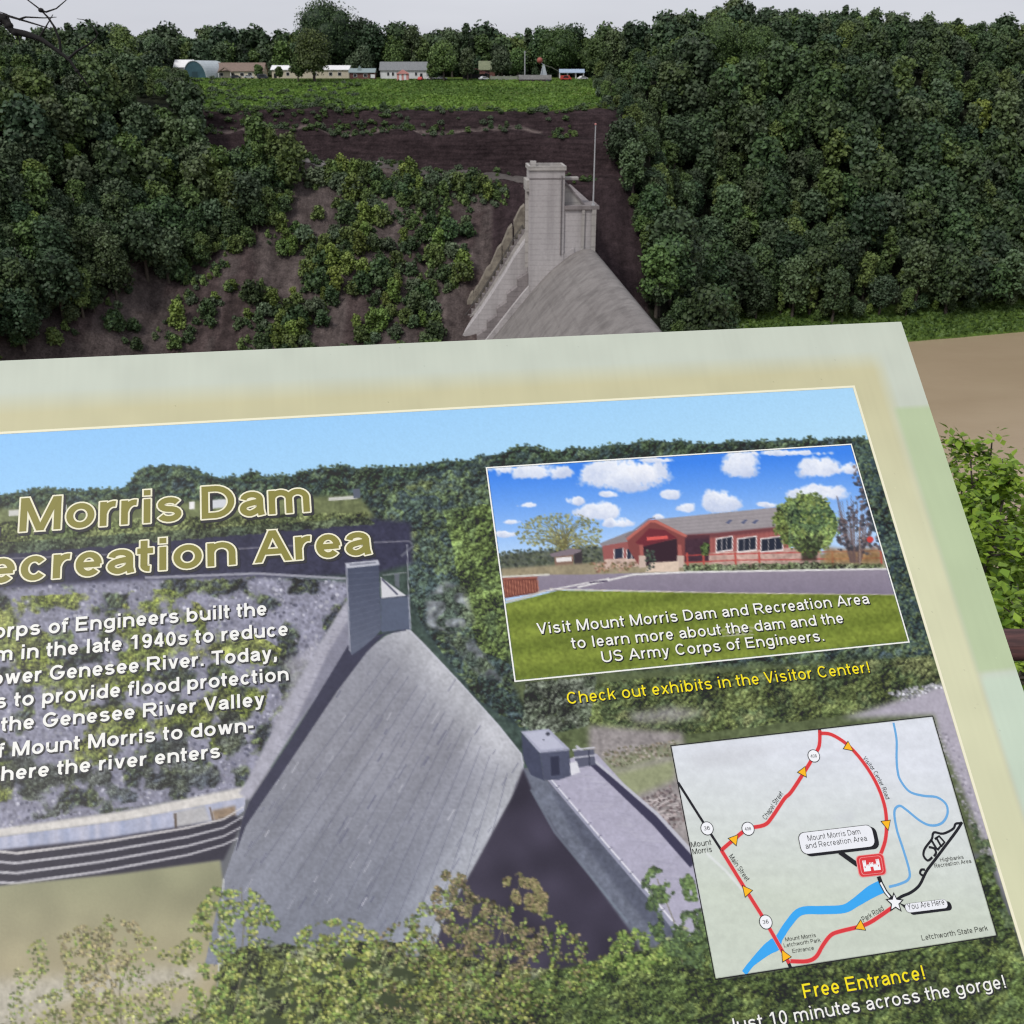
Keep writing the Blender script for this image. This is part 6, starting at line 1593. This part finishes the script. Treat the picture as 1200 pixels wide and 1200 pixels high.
    if ch == '9': return [('s', arc_(m, .48, rx, .24 - h, 0, 360, 22)[:-1], True), ('s', arc_(m, .36, rx, .36 - h + ov, 25, -140, 14), False)]
    if ch == '6': return [('s', arc_(m, .235, rx, .24 - h, 0, 360, 22)[:-1], True), ('s', arc_(m, .36, rx, .36 - h + ov, 40, 205, 14), False)]
    if ch == '.': return [('b', m - h, 0, m + h, w)]
    if ch == ',': return [('b', m - h, 0, m + h, w), ('d', m - h * .6, -.15, m + h * .2, .02)]
    if ch == '!': return [('b', m - h, 0, m + h, w), ('b', m - h * .95, w * 1.5, m + h * .95, C)]
    if ch == '-': return [st((m - .12, .245), (m + .12, .245))]
    return []
_gcache = {}
def glyph_polys(ch, w, o):
    """each primitive as (verts, quads) with outline growth o"""
    key = (ch, w, o)
    if key in _gcache: return _gcache[key]
    out = []
    for p in glyph(ch, w):
        if p[0] == 'b': x0, y0, x1, y1 = p[1:]; out.append((np.array([(x0 - o, y0 - o), (x1 + o, y0 - o), (x1 + o, y1 + o), (x0 - o, y1 + o)]), [(0, 1, 2, 3)])); continue
        if p[0] == 'd':
            x0, y0, x1, y1 = p[1:]
            if y0 > y1: x0, y0, x1, y1 = x1, y1, x0, y0
            k = math.hypot(x1 - x0, y1 - y0) / (y1 - y0); hw = (w * .49 + o) * min(k, 1.6); s_ = (x1 - x0) / (y1 - y0)
            out.append((np.array([(x0 - hw - s_ * o, y0 - o), (x0 + hw - s_ * o, y0 - o), (x1 + hw + s_ * o, y1 + o), (x1 - hw + s_ * o, y1 + o)]), [(0, 1, 2, 3)])); continue
        P = np.array(p[1], float); closed = p[2]
        if closed: T = np.roll(P, -1, 0) - np.roll(P, 1, 0)
        else:
            WW = np.full(len(P), w / 2 + o)
            if o > 0:
                d0 = P[0] - P[1]; d1 = P[-1] - P[-2]; d0 = d0 / np.linalg.norm(d0) * o; d1 = d1 / np.linalg.norm(d1) * o
                P = np.concatenate([[P[0] + d0, P[0] + d0 * .7, P[0] + d0 * .2], P[1:-1], [P[-1] + d1 * .2, P[-1] + d1 * .7, P[-1] + d1]]); q = w / 2 + o
                WW = np.concatenate([[q * .72, q * .93, q], np.full(len(P) - 6, q), [q, q * .93, q * .72]])
            e = np.diff(P, axis=0); e /= np.linalg.norm(e, axis=1, keepdims=True) + 1e-9; T = np.concatenate([e[:1], e[:-1] + e[1:], e[-1:]])
        T /= np.linalg.norm(T, axis=1, keepdims=True) + 1e-9; Nn = np.stack([-T[:, 1], T[:, 0]], 1) * (w / 2 + o if closed else WW[:, None]); n_ = len(P)
        V = np.concatenate([P + Nn, P - Nn]); F = [(i, n_ + i, n_ + (i + 1) % n_, (i + 1) % n_) for i in range(n_ if closed else n_ - 1)]
        out.append((V, F))
    _gcache[key] = out
    return out
def run(s, tr=0):
    x = 0; o = []
    for c in s: o.append((c, x)); x += ADV[c] + tr
    return o, x - tr
def text(ink_, full, sub, p0, p1, cap, layers, rot=False, w=.085):
    """letters on the panel: `sub` of `full` runs from traced point p0 to p1 along its baseline; cap = capital height in traced px.
    layers: (outline growth in em, du, dv, height above the sheet, material index)"""
    u0, v0 = U_(p0); u1, v1 = U_(p1)
    _, ws = run(sub); ws -= .11; L_ = math.hypot(u1 - u0, v1 - v0) if rot else (u1 - u0); k = L_ / ws
    um = ((p0[0] + p1[0]) / 2, (p0[1] + p1[1]) / 2)
    ky = cap * PXM / CAPH if rot else (U_(um)[1] - U_((um[0], um[1] - cap))[1]) / CAPH
    dx, dy = ((u1 - u0) / L_, (v1 - v0) / L_) if rot else (1, 0)
    vb = (v0 + v1) / 2; seq, wf = run(full); wf -= .055
    for off, du, dv, hh, mi in layers:
        for c, x in seq:
            for i, (V, F) in enumerate(glyph_polys(c, w, off)):
                X_ = (V[:, 0] + x - wf) * k; Y_ = V[:, 1] * ky
                if rot: Vx = u1 + X_ * dx + Y_ * dy; Vy = v1 + X_ * dy - Y_ * dx
                else: Vx = u1 + X_; Vy = vb - Y_
                ink_.mesh(np.stack([Vx + du, -(Vy + dv)], 1), F, hh + i * 1.2e-5, mi)

# frames
fr_ = Ink()
def rect(u, v): return [(u[0], v[0]), (u[1], v[0]), (u[1], v[1]), (u[0], v[1])]
def frame(ink_, u, v, w_, h, mi):
    ink_.poly([(u[0] - w_, v[0] - w_), (u[1] + w_, v[0] - w_), (u[1] + w_, v[0]), (u[0] - w_, v[0])], h, mi); ink_.poly([(u[0] - w_, v[1]), (u[1] + w_, v[1]), (u[1] + w_, v[1] + w_), (u[0] - w_, v[1] + w_)], h, mi)
    ink_.poly([(u[0] - w_, v[0]), (u[0], v[0]), (u[0], v[1]), (u[0] - w_, v[1])], h, mi); ink_.poly([(u[1], v[0]), (u[1] + w_, v[0]), (u[1] + w_, v[1]), (u[1], v[1])], h, mi)
frame(fr_, (-SW + MG, -MG), (MG, SHT - MG), .0017, .00012, 0); fr_.build('photo_frame', [I['cream']])
f2 = Ink(); frame(f2, VCu, VCv, .0009, .00012, 0); f2.build('inset_frame', [I['white']])
f3 = Ink(); frame(f3, MPu, MPv, .0006, .00012, 0); f3.build('map_frame', [I['black']])

H1, H2, H3, H4 = .00015, .00025, .00035, .00045
def text_part(name, mats, *args, parent=None, **kw):
    k_ = Ink(); text(k_, *args, **kw); return k_.build(name, [I[m] for m in mats], parent)
TLY = [(.050, .0010, .0012, H1, 0), (.036, .0002, .0003, H1 * 1.3, 0), (.033, 0, 0, H2, 1), (0, 0, 0, H3, 2)]
text_part('title_line', ('shadow', 'cream', 'olive'), 'Mt. Morris Dam', 'Morris Dam', (23, 624), (363, 599), 38, TLY, w=.124)
text_part('title_line', ('shadow', 'cream', 'olive'), '& Recreation Area', 'creation Area', (24, 680.5), (434, 650), 37, TLY, w=.124)
BLY = [(.022, .0006, .0007, H1, 0), (.0, 0, 0, H2, 1)]
for full, sub, p0, p1 in (('Corps of Engineers built the', 'of Engineers built the', (57, 741.5), (312.5, 722)), ('dam in the late 1940s to reduce', 'in the late 1940s to reduce', (24.5, 771.7), (337.5, 745.5)),
        ('lower Genesee River. Today,', 'Genesee River. Today,', (58.3, 796.5), (325, 773)), ('continues to provide flood protection', 'to provide flood protection', (17.3, 827), (338.3, 798.5)),
        ('the Genesee River Valley', 'the Genesee River Valley', (2, 855.5), (310, 828.5)), ('of Mount Morris to down-', 'Mount Morris to down-', (14.5, 884.5), (297, 859)),
        ('where the river enters', 'the river enters', (67.7, 908.5), (258, 887.5))):
    text_part('text_line', ('shadow', 'white'), full, sub, p0, p1, 16.5, BLY, w=.128)
VLY = [(.026, .0004, .0005, H1, 0), (.0, 0, 0, H2, 1)]
for s, p0, p1 in (('Visit Mount Morris Dam and Recreation Area', (630, 741), (1019.7, 709.7)), ('to learn more about the dam and the', (670.6, 758.7), (989.3, 731.5)), ('US Army Corps of Engineers.', (705.6, 775), (967, 752))):
    text_part('caption_line', ('dkgrey', 'white'), s, s, p0, p1, 12.8, VLY, w=.098)
s = 'Check out exhibits in the Visitor Center!'; text_part('caption_line', ('dkgrey', 'yellow'), s, s, (665, 824), (1021, 789), 13.5, VLY, w=.092)
s = 'Free Entrance!'; text_part('caption_line', ('shadow', 'yellow'), s, s, (942.5, 1170), (1085.5, 1147), 17, [(.034, .0005, .0006, H1, 0), (.0, 0, 0, H2, 1)], w=.1)
text_part('caption_line', ('shadow', 'white'), 'Just 10 minutes across the gorge!', '10 minutes across the gorge!', (902, 1199.5), (1181, 1160), 16, [(.028, .0005, .0006, H1, 0), (.0, 0, 0, H2, 1)], w=.092)

# ---- map drawing
def Z7(x, y): return (770 + x * .35833, 820 + y * .35833)
def ZZ(pts): return [Z7(*p) for p in pts]
class _RD: pass
rd = _RD()
W1 = 3.1 * PXM
def road_line(ink_, pts, w_, h, mi, k=4):
    if ink_ is rd:                                     # each black road is a part of its own
        q_ = Ink(); q_.strip(US(smooth(pts, k)), w_, h, mi); q_.build('map_road', [I['dkgrey']], mp_o); return
    ink_.strip(US(smooth(pts, k)), w_, h, mi)
road_line(rd, ZZ([(68, 270), (140, 384), (210, 492)]), 2.4 * PXM, H1, 0)
road_line(rd, ZZ([(425, 850), (437, 878)]), 3.0 * PXM, H1, 0); road_line(rd, ZZ([(531, 95), (531, 108)]), 3 * PXM, H1, 0)
road_line(rd, ZZ([(997, 400), (980, 428), (935, 488), (905, 528), (880, 562), (858, 606), (830, 630), (800, 643), (780, 657)]), 2.6 * PXM, H1, 0)
road_line(rd, ZZ([(994, 404), (976, 406), (968, 422), (935, 438), (905, 434), (898, 456), (880, 480), (872, 496), (872, 512), (885, 526), (900, 515)]), 2.2 * PXM, H1, 0)
road_line(rd, ZZ([(888, 482), (905, 486), (912, 500), (905, 512)]), 2.2 * PXM, H1, 0); road_line(rd, ZZ([(896, 458), (915, 490)]), 2.2 * PXM, H1, 0, 2); road_line(rd, ZZ([(912, 450), (928, 478), (916, 492)]), 2.2 * PXM, H1, 0, 1); road_line(rd, ZZ([(908, 456), (922, 446), (940, 466), (928, 480)]), 2.2 * PXM, H1, 0, 1); road_line(rd, ZZ([(876, 556), (864, 556), (860, 568), (870, 576)]), 2.2 * PXM, H1, 0)
rr_ = Ink()
for pts in ([(210, 492), (290, 622), (355, 727), (432, 862)], [(210, 492), (250, 458), (295, 423), (350, 410), (375, 385), (415, 325), (438, 302), (480, 238), (512, 185), (530, 150), (532, 100)],
            [(533, 110), (570, 114), (622, 147), (672, 202), (715, 270), (742, 340), (750, 400), (746, 460), (728, 512)], [(768, 680), (735, 703), (700, 726), (665, 741), (600, 757), (568, 770), (542, 803), (520, 840), (490, 855), (436, 855)]):
    road_line(rr_, ZZ(pts), W1 * 1.22, H1 * .9, 1); road_line(rr_, ZZ(pts), W1, H1 * 1.2, 0)
rr_.build('map_route', [I['red'], I['pink']], mp_o)
bl = Ink()
road_line(bl, ZZ([(773, 75), (783, 130), (783, 190), (786, 230), (795, 262), (825, 300), (870, 314), (915, 319), (945, 342), (949, 375), (930, 404), (895, 411), (860, 396), (815, 360), (792, 347), (776, 366), (784, 425), (805, 490), (825, 560), (821, 588), (792, 603), (758, 612)]), 2.3 * PXM, H1 * .5, 1, 6)
bl.strip(US(smooth(ZZ([(742, 608), (700, 628), (650, 662), (610, 684), (540, 688), (470, 692), (430, 732), (400, 778), (385, 800), (358, 818), (310, 862), (285, 894)]), 5)), np.interp(np.linspace(0, 11, 56), range(12), [32, 30, 22, 20, 20, 19, 18, 18, 32, 26, 14, 14]) * .3583 * PXM, H1 * .5, 0)
bl.build('map_river', [I['blue'], I['ltblue']], mp_o)
def tri(p, ang, r):
    c = U_(Z7(*p)); return [(c[0] + r * PXM * math.cos(ang + t), c[1] + r * PXM * math.sin(ang + t)) for t in (0, 2.15, 4.13)]
for p, an in (((625, 155), .8), ((750, 407), 1.57), ((664, 741), 2.9), ((418, 838), -1.9), ((292, 625), -2.1), ((252, 457), -.7), ((477, 236), -.95)):
    sy = Ink(); sy.poly(tri(p, an, 6.4), H2, 0); sy.poly(tri(p, an, 5.2), H3, 1); sy.build('route_arrow', [I['dkgrey'], I['amber']], mp_o)
for p, lab in (((163, 421), '36'), ((355, 727), '36'), ((512, 184), '408'), ((297, 422), '408')):
    sy = Ink(); c = U_(Z7(*p)); sy.disc(c, 6.3 * PXM, H2, 0); sy.disc(c, 5.6 * PXM, H3, 1)
    q0 = Z7(p[0], p[1]); text(sy, lab, lab, (q0[0] - 3.6, q0[1] + 2.3), (q0[0] + 3.6, q0[1] + 1.7), 4.6 if lab == '36' else 3.8, [(0, 0, 0, H4, 0)], w=.08)
    sy.build('route_shield', [I['dkgrey'], I['map_white']], mp_o)
star = U_(Z7(777, 664)); sp_ = lambda r1, r2: [(star[0] + (r1 if i % 2 == 0 else r2) * PXM * math.sin(i * math.pi / 5 + .15), star[1] - (r1 if i % 2 == 0 else r2) * PXM * math.cos(i * math.pi / 5 + .15)) for i in range(10)]
def fan(ink_, pts, h, mi):
    c = np.mean(pts, 0); n_ = len(pts)
    for i in range(n_): ink_.poly([tuple(c), pts[i], pts[(i + 1) % n_]], h, mi)
sy = Ink(); fan(sy, sp_(9.5, 4.4), H3, 0); fan(sy, sp_(7.2, 3.2), H4, 1); sy.build('map_star', [I['dkgrey'], I['map_white']], mp_o)
sy = Ink(); sy.strip(US(ZZ([(724, 578), (732, 600), (748, 630), (768, 652)])), 4 * PXM, H2, 0); sy.strip(US(ZZ([(730, 598), (746, 628), (760, 646)])), 1.8 * PXM, H3, 1); sy.build('map_dam', [I['dkgrey'], I['map_white']], mp_o)
def rrect(c4, r):
    P = np.array([U_(p) for p in c4]); out = []
    for i in range(4):
        p = P[i]; a = (P[i - 1] - p) / np.linalg.norm(P[i - 1] - p); b = (P[(i + 1) % 4] - p) / np.linalg.norm(P[(i + 1) % 4] - p)
        for t in np.linspace(0, math.pi / 2, 5): out.append(tuple(p + a * r * (1 - math.sin(t)) + b * r * (1 - math.cos(t))))
    return out
def shift(pts, du, dv): return [(a + du, b + dv) for a, b in pts]
for i, (c4, r) in enumerate(((ZZ([(457, 436), (700, 407), (716, 480), (473, 508)]), 6 * PXM), (ZZ([(806, 668), (944, 651), (953, 681), (815, 698)]), 3.5 * PXM))):
    lb = Ink(); q_ = rrect(c4, r); lb.poly(shift(q_, .0022, .0014), H2, 0); cq = np.mean(q_, 0)
    lb.poly(q_, H3, 0); lb.poly([tuple(cq + (np.array(p) - cq) * np.array([.985, .955])) for p in q_], H4, 1)
    if i == 0: lb.strip(US(ZZ([(596, 498), (655, 540)])), 4.5 * PXM, H2 * .95, 0)
    else: lb.poly(US(ZZ([(790, 664), (812, 672), (812, 684)])), H2 * .95, 0)
    lb.build('map_label', [I['dkgrey'], I['paper']], mp_o)
cs = Ink(); c4 = ZZ([(653, 514), (735, 505), (746, 569), (665, 578)])
q_ = rrect(c4, 3.5 * PXM); cq = np.mean(q_, 0)
for sc_, hh, mi in ((1.12, H2, 2), (1.06, H2 * 1.15, 0), (.90, H3, 2), (.85, H3 * 1.1, 0)): cs.poly([tuple(cq + (np.array(p) - cq) * sc_) for p in q_], hh, mi)
# white three-turreted castle
def cs_xy(x, y):           # x -1..1, y 0..1 inside the red square
    a = np.array(U_(c4[0])); b = np.array(U_(c4[1])); d = np.array(U_(c4[3])); return tuple(a + (b - a) * (.5 + x * .33) + (d - a) * (.78 - y * .56))
def cb(x0_, x1_, y0_, y1_, mi=1, h=H4): cs.poly([cs_xy(x0_, y0_), cs_xy(x1_, y0_), cs_xy(x1_, y1_), cs_xy(x0_, y1_)], h, mi)
for xc in (-.8, .8):
    cb(xc - .2, xc + .2, 0, .82)
    for k in (-.15, 0, .15): cb(xc + k - .05, xc + k + .05, .82, 1.0)
cb(-.6, -.18, 0, .5); cb(.18, .6, 0, .5); cb(-.18, .18, .36, .5)
cb(-.24, .24, .5, .62)
for k in (-.19, 0, .19): cb(k - .055, k + .055, .62, .76)
for k in (-.5, -.34, .34, .5): cb(k - .045, k + .045, .5, .6)
for k in (-.8, .8): cb(k - .05, k + .05, .3, .48, 0, H4 * 1.05)
cs.build('castle_emblem', [I['red'], I['map_white'], I['pink']], mp_o)
L0 = [(.0, 0, 0, H4 * 1.1, 0)]; L1 = [(.0, 0, 0, H2, 0)]
def map_text(s, a, b, cap, L_, **kw): text_part('map_text', ('black',), s, s, Z7(*a), Z7(*b), cap, L_, parent=mp_o, w=.078, **kw)
for s, a, b, cap in (('Mount Morris Dam', (493, 461), (665, 440), 6.6), ('and Recreation Area', (486, 486), (687, 463), 6.6), ('You Are Here', (820, 686), (940, 671), 7.2)): map_text(s, a, b, cap, L0)
for s, a, b, cap in (('Mount', (112, 483), (178, 474), 6.6), ('Morris', (117, 506), (180, 497), 6.6), ('Letchworth State Park', (867, 789), (1082, 753), 6.4), ('Highbanks', (927, 530), (1003, 520), 4.6), ('Recreation Area', (908, 549), (1028, 534), 4.8),
        ('Mount Morris', (420, 789), (520, 777), 4.8), ('Letchworth Park', (415, 808), (535, 794), 4.8), ('Entrance', (443, 828), (513, 818), 4.8)): map_text(s, a, b, cap, L1)
for s, a, b, cap in (('Chapel Street', (356, 394), (413, 308), 4.8), ('Main Street', (234, 513), (291, 595), 4.8), ('Park Road', (676, 728), (742, 688), 4.8)): map_text(s, a, b, cap, L1, rot=True)
for s, a, b in (('Visitor', (672, 192), (703, 233)), ('Center', (706, 238), (731, 283)), ('Road', (734, 289), (748, 326))): map_text(s, a, b, 4.6, L1, rot=True)

# bring the viewer's eye level to z = 0 (river at -92): keeps the near sign numerically exact
for o in list(COL.objects):
    if o.parent is None: o.location.z -= CAMZ
